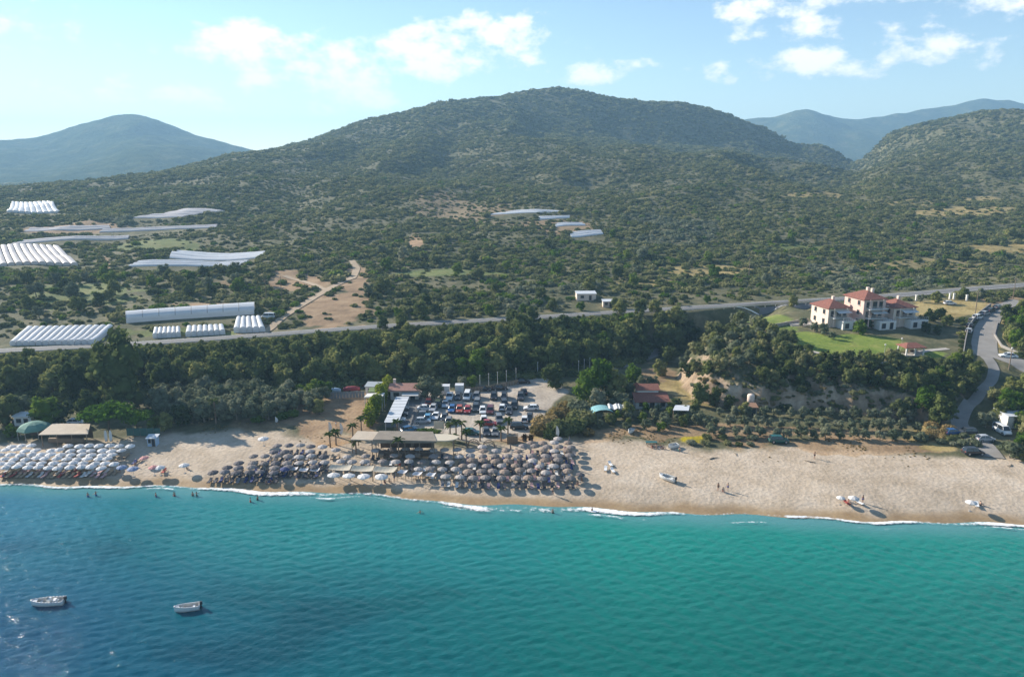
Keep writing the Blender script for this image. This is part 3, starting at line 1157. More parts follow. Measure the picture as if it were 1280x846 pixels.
def leaf_cloud(lobes, n, size, seed, core=.74, up=.25):
    """leaf-sized faces spread over the shells of several lobes, round a rough inner mass"""
    r = np.random.default_rng(seed)
    lob = np.array(lobes, float)
    area = (lob[:, 3] * lob[:, 4] + lob[:, 4] * lob[:, 5] + lob[:, 3] * lob[:, 5])
    k = r.choice(len(lob), n * 2, p=area / area.sum())
    d = r.normal(size=(n * 2, 3))
    d /= np.linalg.norm(d, axis=1)[:, None]
    rad = r.uniform(.72, 1.08, n * 2)[:, None]
    P = lob[k, :3] + d * lob[k, 3:6] * rad
    keep = np.ones(len(P), bool)
    for j in range(len(lob)):
        q = np.linalg.norm((P - lob[j, :3]) / lob[j, 3:6], axis=1)
        keep &= ~((q < .66) & (k != j))
    P, d = P[keep][:n], d[keep][:n]
    keep = P[:, 2] > .02
    P, d = P[keep], d[keep]
    nrm = d + r.normal(0, .55, d.shape) + np.array([0, 0, up])
    nrm /= np.linalg.norm(nrm, axis=1)[:, None]
    t = np.cross(nrm, r.normal(size=d.shape))
    t /= np.linalg.norm(t, axis=1)[:, None]
    b = np.cross(nrm, t)
    s = (size * r.uniform(.55, 1.35, len(P)))[:, None]
    w = s * r.uniform(.45, .9, (len(P), 1))
    bend = nrm * s * r.uniform(-.25, .25, (len(P), 1))
    quad = np.stack([P - t * s, P - b * w + bend, P + t * s * r.uniform(.7, 1.1, (len(P), 1)), P + b * w + bend], 1)
    V = quad.reshape(-1, 3)
    Fq = np.arange(len(V)).reshape(-1, 4)
    cv, cf = [], []
    if core:
        for L_ in lob:
            o = len(V) + sum(len(c) for c in cv)
            nu, nv = 7, 4
            vs = []
            for a in range(nv + 1):
                th = math.pi * a / nv
                for c in range(nu):
                    ph = 2 * math.pi * c / nu + a
                    q = core * r.uniform(.85, 1.1)
                    vs.append((L_[0] + L_[3] * q * math.sin(th) * math.cos(ph), L_[1] + L_[4] * q * math.sin(th) * math.sin(ph), max(.0, L_[2] + L_[5] * q * math.cos(th))))
            cv.append(np.array(vs))
            cf.append(np.array([(o + a * nu + c, o + a * nu + (c + 1) % nu, o + (a + 1) * nu + (c + 1) % nu, o + (a + 1) * nu + c) for a in range(nv) for c in range(nu)]))
        V = np.vstack([V] + cv)
        Fq = np.vstack([Fq] + cf)
    return V, Fq


def dome_lobes(seed, n=6, spread=.55, flat=.75):
    r = random.Random(seed)
    L_ = [(0, 0, .42 * flat, .72, .72, .58 * flat)]
    for i in range(n):
        a = 2 * math.pi * (i + r.random() * .7) / n
        q = spread * r.uniform(.7, 1.15)
        s = r.uniform(.3, .52)
        L_.append((q * math.cos(a), q * math.sin(a), r.uniform(.22, .62) * flat, s, s, s * r.uniform(.7, 1.0) * flat))
    return L_


def crown_lobes(seed, n=9, h=1.0, w=1.0, low=.35):
    """tree crown between low and 1 of the tree's height (unit tree 1 m tall, crown about w wide)"""
    r = random.Random(seed)
    c = (1 + low) / 2
    L_ = [(0, 0, c, .30 * w, .30 * w, (1 - low) * .42)]
    for i in range(n):
        a = 2 * math.pi * (i * .618 + r.random() * .3)
        z = low + (1 - low) * (i + .5) / n
        q = .27 * w * math.sqrt(max(.12, 1 - ((z - c + .05) / (.62 * (1 - low))) ** 2)) * r.uniform(.75, 1.25)
        s = w * r.uniform(.12, .21)
        L_.append((q * math.cos(a), q * math.sin(a), z * .95, s, s, s * r.uniform(.65, .95)))
    return [(a_ * h, b_ * h, c_ * h, d_ * h, e_ * h, f_ * h) for a_, b_, c_, d_, e_, f_ in L_]


def cloud_mesh(name, lobes, n, size, seed, m, core=.74, up=.25):
    V, Fq = leaf_cloud(lobes, n, size, seed, core, up)
    return mesh_np(name, V, Fq, m, smooth_shade=False)


def trunk_mesh(name, h, r0, limbs, seed, m, reach=.25):
    r = random.Random(seed)
    b = MB()
    p = Vector((0, 0, -.25))
    segs = 3
    pts = [p]
    for i in range(segs):
        p = Vector((r.uniform(-.05, .05) * h, r.uniform(-.05, .05) * h, h * (i + 1) / segs))
        pts.append(p)
    for i in range(segs):
        b.tube(pts[i], pts[i + 1], r0 * (1 - .22 * i), r0 * (1 - .22 * (i + 1)), 6, i in (0, segs - 1))
    for i in range(limbs):
        a = 2 * math.pi * (i + r.random() * .5) / limbs
        s = pts[2].lerp(pts[3], r.random())
        e = s + Vector((math.cos(a) * reach * h * 1.6, math.sin(a) * reach * h * 1.6, h * r.uniform(.3, .6)))
        b.tube(s, e, r0 * .45, r0 * .15, 5, True)
    return b.mesh(name, m)


# ---- scattered low scrub (nobody could count it): points with size, turned and picked in geometry nodes
def scatter(name, P, S, protos, seed, label):
    n = len(P)
    r = np.random.default_rng(seed)
    me = bpy.data.meshes.new(name)
    me.vertices.add(n)
    me.vertices.foreach_set('co', np.asarray(P, np.float32).ravel())
    a = me.attributes.new('size', 'FLOAT_VECTOR', 'POINT')
    a.data.foreach_set('vector', np.asarray(S, np.float32).ravel())
    a = me.attributes.new('turn', 'FLOAT_VECTOR', 'POINT')
    rot = np.zeros((n, 3), np.float32)
    rot[:, 2] = r.uniform(0, 6.283, n)
    a.data.foreach_set('vector', rot.ravel())
    a = me.attributes.new('pick', 'INT', 'POINT')
    a.data.foreach_set('value', r.integers(0, len(protos), n).astype(np.int32))
    o = link(name, me)
    ng = bpy.data.node_groups.new(name, 'GeometryNodeTree')
    ng.interface.new_socket('Geometry', in_out='INPUT', socket_type='NodeSocketGeometry')
    ng.interface.new_socket('Geometry', in_out='OUTPUT', socket_type='NodeSocketGeometry')
    N, L = ng.nodes.new, ng.links.new
    gi, go = N('NodeGroupInput'), N('NodeGroupOutput')
    join = N('GeometryNodeJoinGeometry')
    for p in reversed(protos):
        oi = N('GeometryNodeObjectInfo')
        oi.inputs['Object'].default_value = p
        oi.inputs['As Instance'].default_value = True
        L(oi.outputs['Geometry'], join.inputs[0])
    iop = N('GeometryNodeInstanceOnPoints')
    iop.inputs['Pick Instance'].default_value = True

    def named(nm, t):
        q = N('GeometryNodeInputNamedAttribute')
        q.data_type = t
        q.inputs['Name'].default_value = nm
        return q.outputs[0]
    L(gi.outputs[0], iop.inputs['Points'])
    L(join.outputs[0], iop.inputs['Instance'])
    L(named('pick', 'INT'), iop.inputs['Instance Index'])
    L(named('turn', 'FLOAT_VECTOR'), iop.inputs['Rotation'])
    L(named('size', 'FLOAT_VECTOR'), iop.inputs['Scale'])
    L(iop.outputs[0], go.inputs[0])
    md = o.modifiers.new('scatter', 'NODES')
    md.node_group = ng
    tag(o, label, 'scrub', kind='stuff')
    return o


def proto(name, me):
    return bpy.data.objects.new(name, me)      # never linked: only drawn through the scatter


scrub_protos = [proto('scrub_bush', cloud_mesh('scrub_bush', dome_lobes(40 + i, 4 + i % 3), 150, .20, 60 + i, LEAF['maquis'])) for i in range(7)]
field_protos = [proto('crop_bush', cloud_mesh('crop_bush', dome_lobes(140 + i, 4), 110, .2, 160 + i, LEAF['olive'])) for i in range(3)]
bright_protos = [proto('green_bush', cloud_mesh('green_bush', dome_lobes(150 + i, 4), 130, .2, 170 + i, LEAF['bright'])) for i in range(3)]
under_protos = [proto('under_bush', cloud_mesh('under_bush', dome_lobes(240 + i, 5), 150, .2, 260 + i, LEAF['wood'])) for i in range(4)]
tuft_protos = [proto('dry_tuft', cloud_mesh('dry_tuft', dome_lobes(340 + i, 3), 60, .22, 360 + i, LEAF['reed'])) for i in range(3)]

# ------------------------------------------------------------------ footprints kept clear of scrub: (x, y, radius) and polygons
CLEAR_POLY = []
GREENHOUSES = [  # near-left, near-right, far-right, far-left corner pixels; bays; ridge height; look
    ([(158, 404), (318, 393), (318, 385), (158, 397)], 1, 3.2, 'long white arched greenhouse tunnel just above the road'),
    ([(12, 432), (118, 430), (142, 411), (34, 413)], 13, 1.7, 'white greenhouse of many narrow arches left of the big tree, beside the road'),
    ([(191, 423), (226, 421), (226, 414), (193, 415)], 6, 1.9, 'short low white greenhouse with six arches behind the road, left of a dark bush'),
    ([(232, 421), (282, 418), (280, 411), (234, 413)], 7, 1.9, 'low white greenhouse with arches by the road, right of a dark bush'),
    ([(292, 416), (332, 415), (326, 401), (296, 402)], 5, 2.1, 'small white greenhouse of five arches beside the road and dirt slope'),
    ([(-40, 333), (98, 332), (74, 310), (-40, 311)], 14, 1.7, 'large pinkish white greenhouse of many arches at the left picture edge'),
    ([(160, 334), (300, 332), (312, 326), (176, 327)], -3, 0.95, 'long flat white greenhouse, lower of the two below the terrace trees'),
    ([(212, 323), (328, 322), (332, 315), (218, 314)], -3, 0.95, 'white greenhouse just above and right of the long flat one'),
    ([(12, 307), (160, 299), (162, 295), (30, 301)], -2, 0.9, 'thin pale greenhouse strip above the large pinkish one'),
    ([(124, 291), (270, 285), (272, 281), (130, 287)], -2, 0.9, 'thin pale greenhouse strip below the sloping grey one'),
    ([(166, 273), (226, 272), (282, 264), (236, 261)], -4, 0.9, 'sloping pale grey greenhouse high on the left hillside'),
    ([(8, 266), (76, 266), (64, 254), (14, 254)], 9, 1.7, 'far white ribbed greenhouse at upper left under the blue mountain'),
    ([(30, 290), (138, 286), (136, 282), (40, 285)], -2, 0.8, 'tan and white greenhouse strip under the far ribbed one'),
    ([(610, 269), (668, 266), (714, 265), (650, 263)], -2, 0.8, 'topmost thin white greenhouse in the middle of the hillside'),
    ([(672, 275), (712, 273), (712, 270), (674, 271)], -2, 0.8, 'small white greenhouse second from top in the middle of the hillside'),
    ([(694, 284), (732, 282), (726, 279), (694, 280)], -2, 0.8, 'small white greenhouse third from top in the middle of the hillside'),
    ([(714, 297), (754, 293), (750, 288), (712, 291)], -3, 0.8, 'lowest white greenhouse of the stepped four mid hillside'),
]
_gh = []
for corners, bays, hh, lab in GREENHOUSES:
    W4 = [hit(p, q) for p, q in corners]
    _gh.append((W4, bays, hh, lab))
    c = np.mean([w[:2] for w in W4], axis=0)
    CLEAR_POLY.append([(c[0] + (w[0] - c[0]) * 1.06, c[1] + (w[1] - c[1]) * 1.12) for w in W4])
    # nothing tall straight in front of the near edge
    n0, n1 = W4[0], W4[1]
    CLEAR_POLY.append([(n0[0], n0[1] - .028 * n0[1]), (n1[0], n1[1] - .028 * n1[1]), (n1[0], n1[1] + 1), (n0[0], n0[1] + 1)])
CLEAR_POLY.append([hit(p, q)[:2] for p, q in [(705, 377), (770, 377), (772, 392), (705, 392)]])
VILLA_YARD = [hit(p, q)[:2] for p, q in [(980, 430), (1060, 446), (1150, 458), (1190, 440), (1205, 400), (1238, 388), (1236, 374), (1140, 376), (1010, 376), (985, 410)]]
CLEAR_POLY.append(VILLA_YARD)
CLEAR_LINES = [(LANE, 8), (H_([(330, 416), (380, 380), (440, 348), (446, 336), (440, 326)]), 4), (H_([(355, 345), (408, 363)]), 3)]


def clear_mask(X, Y):
    ok = np.ones(X.shape, bool)
    for p in CLEAR_POLY:
        bx = np.array(p)
        near = (X > bx[:, 0].min() - 2) & (X < bx[:, 0].max() + 2) & (Y > bx[:, 1].min() - 2) & (Y < bx[:, 1].max() + 2)
        if near.any():
            ok[near] &= poly_sd(X[near], Y[near], p) < .5
    for line, w in CLEAR_LINES:
        for a, b in zip(line[:-1], line[1:]):
            ex, ey = b[0] - a[0], b[1] - a[1]
            t = np.clip(((X - a[0]) * ex + (Y - a[1]) * ey) / (ex * ex + ey * ey + 1e-9), 0, 1)
            ok &= (X - a[0] - t * ex) ** 2 + (Y - a[1] - t * ey) ** 2 > (w * .5) ** 2
    return ok


def build_hill_scrub():
    r = np.random.default_rng(11)
    pts, siz = [], []
    Y = 240.0
    while Y < 1650:
        s = max(2.6, .0039 * Y)
        n = int(2 * min(1.02, 760 / Y + .45) * Y / s)
        lim = min(1.02, 760 / Y + .45)
        x = (r.uniform(-lim, lim, n)) * Y
        y = Y + r.uniform(-.5, .5, n) * s
        pts.append(np.stack([x, y], 1))
        siz.append(np.full(n, s))
        Y += s
    P, S = np.vstack(pts), np.concatenate(siz)
    X, Y = P[:, 0], P[:, 1]
    off = Y - road_y(X)
    ok = (off > 8.0)
    near_road = (off < 16)
    g = ground_masks(X, Y)
    clump = fbm(X, Y, 26, 4) + .5 * fbm(X, Y, 120, 3)
    dens = np.where(clump > -.2, .93, .55)
    dens = dens * (1 - .84 * g['dirt']) * (1 - .88 * g['dry']) * (1 - g['lawn']) * (1 - .8 * g['field'])
    ok &= r.random(len(X)) < dens
    ok &= clear_mask(X, Y)
    X, Y, S, near_road, clump = X[ok], Y[ok], S[ok], near_road[ok], clump[ok]
    Z = H(X, Y)
    k = S * r.lognormal(-.15, .36, len(X)) * .70 * np.where(clump > -.2, 1, .7)
    k = np.where(near_road, np.minimum(k, 1.5), k)
    k = np.minimum(k, S * 1.5)
    sc = np.stack([k * r.uniform(.85, 1.2, len(k)), k * r.uniform(.85, 1.2, len(k)), k * r.uniform(.75, 1.25, len(k))], 1)
    Pw = np.stack([X, Y, Z - .12 * k], 1)
    bright = (r.random(len(X)) < np.where(Y < 420, .13, .04)) & (Y < 700)
    grove = (fbm(X + 50, Y, 70, 2) > .30) & (Y < 520)
    a = ~bright & ~grove
    scatter('hillside_scrub', Pw[a], sc[a], scrub_protos, 1, 'dark green evergreen scrub covering the hills above the road')
    b = bright
    scatter('hillside_brush', Pw[b], sc[b], bright_protos, 2, 'brighter yellow green bushes dotted through the hillside scrub')
    c = grove & ~bright
    scatter('olive_terraces', Pw[c], sc[c], field_protos, 3, 'grey green olive scrub on the lower slopes above the road')
    print('scrub', a.sum(), b.sum(), c.sum())


build_hill_scrub()

# ------------------------------------------------------------------ trees and bushes that stand singly
def ordinal(n):
    w = ['first', 'second', 'third', 'fourth', 'fifth', 'sixth', 'seventh', 'eighth', 'ninth', 'tenth']
    if n <= 10:
        return w[n - 1]
    return '%d%s' % (n, 'th' if 10 < n % 100 < 14 else {1: 'st', 2: 'nd', 3: 'rd'}.get(n % 10, 'th'))


SPECIES = {}


def species(key, variants, make):
    SPECIES[key] = [make(i) for i in range(variants)]


def tree_variant(leaf, n, size, h=1.0, w=1.0, low=.3, lob=9, bark=m_bark, trunk=.035, core=.74, limbs=4):
    def make(i):
        sd = hash((leaf, i)) % 9999 if False else (sum(map(ord, leaf)) * 7 + i * 13)
        return (trunk_mesh('trunk', (low + .18) * h, trunk, limbs, sd, bark, .22), cloud_mesh('crown', crown_lobes(sd, lob, h, w, low), n, size, sd + 3, LEAF[leaf], core))
    return make


species('wood', 5, tree_variant('wood', 620, .052, 1, 1.15, .12, 11))
species('dark', 4, tree_variant('dark', 560, .052, 1, 1.2, .08, 9))
species('olive', 5, tree_variant('olive', 520, .05, 1, 1.25, .22, 9, m_pale_bark, .045))
species('bright', 4, tree_variant('bright', 620, .05, 1, 1.15, .15, 11))
species('silver', 3, tree_variant('silver', 560, .05, 1, 1.2, .15, 9))
species('maquis', 5, tree_variant('maquis', 520, .055, 1, 1.5, .06, 9, m_bark, .03))


def bush_variant(leaf, n=420, size=.11):
    def make(i):
        sd = sum(map(ord, leaf)) * 11 + i * 17
        b = MB()
        r = random.Random(sd)
        for k in range(4):
            a = k * 1.57 + r.random()
            b.tube((.05 * math.cos(a), .05 * math.sin(a), -.1), (.4 * math.cos(a), .4 * math.sin(a), .45), .05, .02, 5)
        return (b.mesh('stem', m_bark), cloud_mesh('crown', dome_lobes(sd, 7, .6, .95), n, size, sd + 1, LEAF[leaf]))
    return make


species('bush', 5, bush_variant('maquis'))
species('bush_bright', 3, bush_variant('bright'))
species('bush_olive', 3, bush_variant('olive'))
species('bush_reed', 3, bush_variant('reed', 420, .10))
species('bush_dark', 3, bush_variant('dark'))


def plant(name, kind, x, y, size, label, cat='tree', group=None, stretch=1.0, sink=.0, variant=None):
    """one tree: an Empty at its foot with a trunk and a crown; size = height (trees) or radius (bushes)"""
    tr, cr = SPECIES[kind][random.randrange(len(SPECIES[kind])) if variant is None else variant]
    o = thing(name, label, cat, (x, y, h1(x, y) - sink), random.uniform(0, 6.28), group)
    o.scale = (size * stretch, size * stretch, size)
    link('stem' if kind.startswith('bush') else 'trunk', tr, o)
    link('crown', cr, o)
    return o


def poisson(poly, n, dmin, seed, avoid=None):
    r = np.random.default_rng(seed)
    P = np.array(poly)
    lo, hi = P.min(0), P.max(0)
    C = r.uniform(lo, hi, (n * 60, 2))
    C = C[poly_sd(C[:, 0], C[:, 1], poly) > 0]
    if avoid is not None:
        C = C[avoid(C[:, 0], C[:, 1])]
    out = np.zeros((0, 2))
    for c in C:
        if len(out) >= n:
            break
        if len(out) == 0 or np.min(np.sum((out - c) ** 2, 1)) > dmin * dmin:
            out = np.vstack([out, c])
    return out[np.argsort(out[:, 0])] if len(out) else out


def grove(name, poly_px, n, dmin, kinds, smin, smax, text, cat, group, seed, world=None, avoid=None, stretch=1.0, sizes=None):
    poly = world or [hit(p, q)[:2] for p, q in poly_px]
    P = poisson(poly, n, dmin, seed, avoid)
    random.seed(seed)
    for i, (x, y) in enumerate(P):
        s = random.uniform(smin, smax)
        if sizes is not None:
            s = sizes(x, y, s)
        plant(name, random.choice(kinds), x, y, s, text.format(o=ordinal(i + 1)), cat, group, stretch * random.uniform(.88, 1.15))
    return len(P)


# the dark wood on the bank under the road, in stretches named by what they stand behind
_stretch = [(-60, 100, 'left of the tall tree'), (100, 205, 'around the tall tree'), (205, 300, 'behind the olive grove'), (300, 400, 'behind the grove\'s end'),
            (400, 500, 'behind the bare plot'), (500, 575, 'behind the red roofed bar'), (575, 650, 'behind the car park'), (650, 730, 'behind the dark lone tree'),
            (730, 800, 'behind the light green tree'), (800, 880, 'by the valley track')]
for k, (a, b, where) in enumerate(_stretch):
    xa, xb = at(a, 440, 6)[0], at(b, 440, 6)[0]
    xs_ = np.linspace(xa, xb, 9)
    poly = [(x, float(foot_y(x)) + .5) for x in xs_] + [(x, float(road_y(x)) - 7.2) for x in xs_[::-1]]
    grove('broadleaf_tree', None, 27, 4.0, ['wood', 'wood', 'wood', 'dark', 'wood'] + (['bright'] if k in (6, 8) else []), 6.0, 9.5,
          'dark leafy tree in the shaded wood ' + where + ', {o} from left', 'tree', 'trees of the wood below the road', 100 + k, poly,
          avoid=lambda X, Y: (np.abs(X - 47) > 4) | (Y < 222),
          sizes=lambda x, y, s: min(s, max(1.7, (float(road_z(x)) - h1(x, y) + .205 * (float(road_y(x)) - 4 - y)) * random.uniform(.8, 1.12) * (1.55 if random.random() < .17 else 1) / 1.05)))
P_ = []
for k in range(5200):
    x = random.uniform(-185, 62)
    y = random.uniform(float(foot_y(x)) - 3, float(road_y(x)) - 6.3)
    P_.append((x, y))
P_ = np.array(P_)
P_ = P_[~((np.abs(P_[:, 0] - 47) < 4) & (P_[:, 1] > 222))]
s_ = np.random.default_rng(4).uniform(1.1, 2.3, len(P_))
s_ = np.where(road_y(P_[:, 0]) - P_[:, 1] < 14, np.minimum(s_, 1.3), s_)
scatter('bank_undergrowth', np.stack([P_[:, 0], P_[:, 1], H(P_[:, 0], P_[:, 1]) - .2], 1), np.stack([s_, s_, s_ * 1.1], 1), under_protos, 8, 'dark undergrowth filling the wooded bank below the road')

_rx, _ry2 = np.random.default_rng(31).uniform(140, 420, 9000), np.random.default_rng(32).uniform(168, 320, 9000)
_lx = np.random.default_rng(33).uniform(-420, -182, 5000)
_ly2 = foot_y(_lx) - 6 + np.random.default_rng(34).random(5000) * (road_y(_lx) - foot_y(_lx))
_rx, _ry2 = np.r_[_rx, _lx], np.r_[_ry2, _ly2]
_b2 = H_([(1226, 440), (1250, 446), (1280, 458), (1320, 480), (1380, 500)])
CLEAR_LINES.append((_b2, 9))
CLEAR_LINES.append((H_([(1232, 446), (1243, 462), (1240, 476), (1222, 496), (1206, 512), (1198, 527), (1205, 540), (1228, 556), (1240, 572)]), 6.5))
_rk = (np.abs(_ry2 - road_y(_rx)) > 7) & (_ry2 < road_y(_rx) + 8) & (_ry2 > np.interp(_rx, *_back.T) + 4) & clear_mask(_rx, _ry2) & (vnoise(_rx / 9, _ry2 / 9) > .3) & (ground_masks(_rx, _ry2)['dry'] < .4)
_rx, _ry2 = _rx[_rk], _ry2[_rk]
_rs = np.random.default_rng(35).uniform(.9, 2.2, len(_rx))
scatter('slope_scrub', np.stack([_rx, _ry2, H(_rx, _ry2) - .15], 1), np.stack([_rs, _rs, _rs], 1), scrub_protos + under_protos, 36, 'green scrub on the slopes beyond both ends of the beach')
# along the upper side of the road
for i, (p, q, s, kd) in enumerate([(527, 398, 6.5, 'wood'), (497, 396, 3.6, 'bright'), (560, 400, 4.0, 'olive'), (612, 396, 4.2, 'bright'), (585, 396, 3.2, 'wood'), (690, 388, 4.6, 'wood'),
                                   (728, 392, 3.6, 'bright'), (770, 386, 4.2, 'wood'), (845, 384, 3.4, 'wood'), (885, 380, 3.2, 'bright'), (655, 391, 3.4, 'bright')]):
    x, y, _ = hit(p, q)
    plant('roadside_tree', kd, x, max(y, float(road_y(x)) + 7.5), s, 'leafy tree on the upper side of the road, %s from the left' % ordinal(sorted([527, 497, 560, 612, 585, 690, 728, 770, 845, 885, 655]).index(p) + 1), 'tree', 'trees along the upper roadside')
for p, q, s in [(480, 412, 5), (505, 410, 5.5), (640, 404, 5), (665, 402, 5.6), (775, 396, 5.4), (800, 394, 5.6), (820, 393, 5), (985, 380, 4.2), (925, 388, 4.6)]:
    x, y, _ = hit(p, q)
    plant('roadside_tree', 'wood', x, float(road_y(x)) - 6.6, s, 'tree at the lower road edge rising over the road near %s' % {480: 'the dirt slope', 505: 'the round tree', 640: 'the middle of the wood', 665: 'the pale terraces', 775: 'the white roofed shed', 800: 'the side valley', 820: 'the valley head', 985: 'the villas', 925: 'the pale lawn'}[p], 'tree', 'trees along the lower road edge')

for k, (poly, where) in enumerate([([(20, 405), (150, 402), (150, 345), (10, 350)], 'on the left terraces'), ([(440, 392), (640, 384), (640, 300), (460, 310)], 'on the lower middle slope'),
                                   ([(650, 380), (900, 368), (900, 290), (650, 300)], 'right of centre above the road'), ([(920, 366), (1270, 345), (1270, 280), (930, 285)], 'on the right slope behind the villas'), ([(180, 372), (330, 368), (330, 340), (180, 345)], 'below the flat greenhouses')]):
    grove('hillside_tree', poly, 16, 7.0, ['wood', 'bright', 'dark', 'olive', 'silver', 'maquis'], 4.0, 6.6, 'larger tree in the scrub ' + where + ', {o} from left', 'tree', 'larger trees in the hillside scrub', 70 + k, avoid=lambda X, Y: clear_mask(X, Y) & (Y > road_y(X) + 9))
# left: tall tree, umbrella pine, garden trees
x, y = at(152, 512, 2.5)
plant('tall_tree', 'wood', x, y, 20.0, 'tallest tree, broad and sunlit on its left, behind the left beach bar', stretch=.78, variant=1)
x, y = at(98, 506, 2.5)
plant('tall_tree', 'dark', x, y, 11.5, 'dark narrow tree just left of the tallest tree', stretch=.75)
species('pine', 2, lambda i: (trunk_mesh('trunk', .62, .045, 5, 31 + i, m_bark, .3), cloud_mesh('crown', [(math.cos(a) * q, math.sin(a) * q, .72 + .12 * (1 - q), .34, .34, .18) for a, q in [(0, 0), (0, .55), (1.1, .6), (2.1, .5), (3.1, .62), (4.1, .5), (5.2, .58), (.5, .25), (3.6, .3)]], 950, .055, 77 + i, LEAF['pine'], .7)))
for p, q, s, st, lab in [(138, 541, 7.4, .95, 'bright green umbrella pine with spreading flat crown by the left beach bar'), (172, 540, 5.6, .8, 'smaller umbrella pine leaning out right of the large one')]:
    x, y = at(p, q, 2.4)
    plant('umbrella_pine', 'pine', x, y, s, lab, stretch=st)
for p, q, s, kd, lab in [(58, 531, 7.6, 'bright', 'round green tree behind the green tent'), (12, 528, 7.0, 'wood', 'green tree at the left picture edge behind the white parasols'),
                         (30, 522, 6.0, 'silver', 'grey green tree between the edge tree and the round green tree'), (15, 544, 3.0, 'bright', 'low yellow green bush tree left of the green tent'),
                         (205, 538, 4.8, 'wood', 'dark tree at the seaward left corner of the olive grove'), (225, 530, 5.2, 'dark', 'dark round tree beside the teal netting'),
                         (192, 538, 3.6, 'bright', 'small bright tree against the teal netting'), (80, 528, 5.5, 'dark', 'dark tree shading the back of the left beach bar'),
                         (116, 521, 7.0, 'dark', 'dark tree between the tallest tree and the umbrella pine'), (-20, 535, 7, 'wood', 'tree half cut off by the left picture edge')]:
    x, y = at(p, q, 2.4)
    plant('garden_tree', kd, x, y, s, lab, group='trees behind the left beach bar')
grove('olive_tree', [(196, 521), (262, 532), (338, 524), (345, 500), (330, 492), (200, 498)], 42, 3.7, ['olive', 'olive', 'olive', 'silver'], 4.2, 6.0,
      'grey green olive tree in the grove behind the shaded sand, {o} from left', 'tree', 'olive grove behind the shaded sand', 41)
grove('olive_tree', [(345, 520), (400, 518), (408, 496), (352, 498)], 15, 3.4, ['olive', 'wood', 'olive', 'bright'], 3.8, 5.4,
      'tree in the clump left of the bare plot, {o} from left', 'tree', 'tree clump left of the bare plot', 42)
for p, q, s, lab in [(352, 523, 2.0, 'bright green bush under the clump left of the bare plot'), (322, 527, 1.8, 'bright leafy bush at the front of the olive grove'), (366, 520, 1.8, 'bright bush nearest the bare plot')]:
    x, y = at(p, q, 2.4)
    plant('leafy_bush', 'bush_bright', x, y, s, lab, 'bush')

# bamboo hedge by the car port, trees in the lot
for i in range(13):
    t = i / 12
    x, y = at(487 - 25 * t, 488 + 44 * t, 2.5)
    b = cloud_mesh('leaves', [(0, 0, .22, .24, .24, .22), (0, 0, .55, .3, .3, .28), (.05, .05, .82, .2, .2, .2)], 260, .07, 900 + i, LEAF['bamboo'], .6) if i < 4 else None
    if i < 4:
        SPECIES.setdefault('bamboo', []).append((MB().tube((0, 0, -.05), (.02, .03, .9), .02, .008, 5).tube((.05, 0, -.05), (.12, .03, .8), .02, .008, 5).tube((-.05, .04, -.05), (-.1, .0, .85), .02, .008, 5).mesh('trunk', m_pale_bark), b))
for i in range(13):
    t = i / 12
    x, y = at(487 - 25 * t, 488 + 44 * t, 2.5)
    o = plant('bamboo_clump', 'bamboo', x, y, random.uniform(4.6, 6.2), 'yellow green bamboo clump of the hedge by the white car port, %s from the sea' % ordinal(13 - i), 'bamboo', 'bamboo hedge beside the white roofed car port', stretch=.95)
for p, q, s, kd, lab in [(534, 497, 6.2, 'olive', 'taller pale green tree right of the red roofed bar'), (546, 500, 4.6, 'olive', 'shorter pale round tree left of the white boxes'),
                         (590, 484, 3.6, 'bright', 'light green shrub tree behind the lot fence'), (578, 484, 3.2, 'olive', 'grey green shrub tree right of the white boxes'),
                         (690, 484, 7.4, 'dark', 'dark lone tree at the back right corner of the car park')]:
    x, y = at(p, q, 2.5)
    plant('lot_tree', kd, x, y, s, lab, group='trees round the car park')
# reed thicket and shrubbery right of the lot
for p, q, s, kd, lab in [(683, 535, 3.6, 'bush_reed', 'big dry straw coloured reed clump at the right of the car park'), (697, 524, 3.6, 'bush_reed', 'dry reed clump behind the big one'), (708, 515, 3.2, 'bush_reed', 'dry reed clump furthest back beside the car park'), (672, 541, 2.2, 'bush_reed', 'small dry reed clump nearest the black car'),
                         (700, 540, 3.6, 'bush', 'dark green thicket in front of the reeds'), (716, 538, 3.8, 'bush_dark', 'dark thicket right of the reeds by the parasols'), (728, 530, 3.8, 'bush', 'large dark shrub left of the teal arch'), (722, 516, 4.0, 'bush_olive', 'grey green shrub behind the dark thicket'),
                         (742, 524, 2.8, 'bush_olive', 'olive shrub touching the teal arch'), (690, 546, 2.4, 'bush_dark', 'low dark shrub at the top of the parasol block'), (735, 543, 1.8, 'bush_reed', 'dry bush at the edge of the sand')]:
    x, y = at(p, q, 2.5)
    plant('thicket', kd, x, y, s, lab, 'shrub', 'thickets right of the car park')
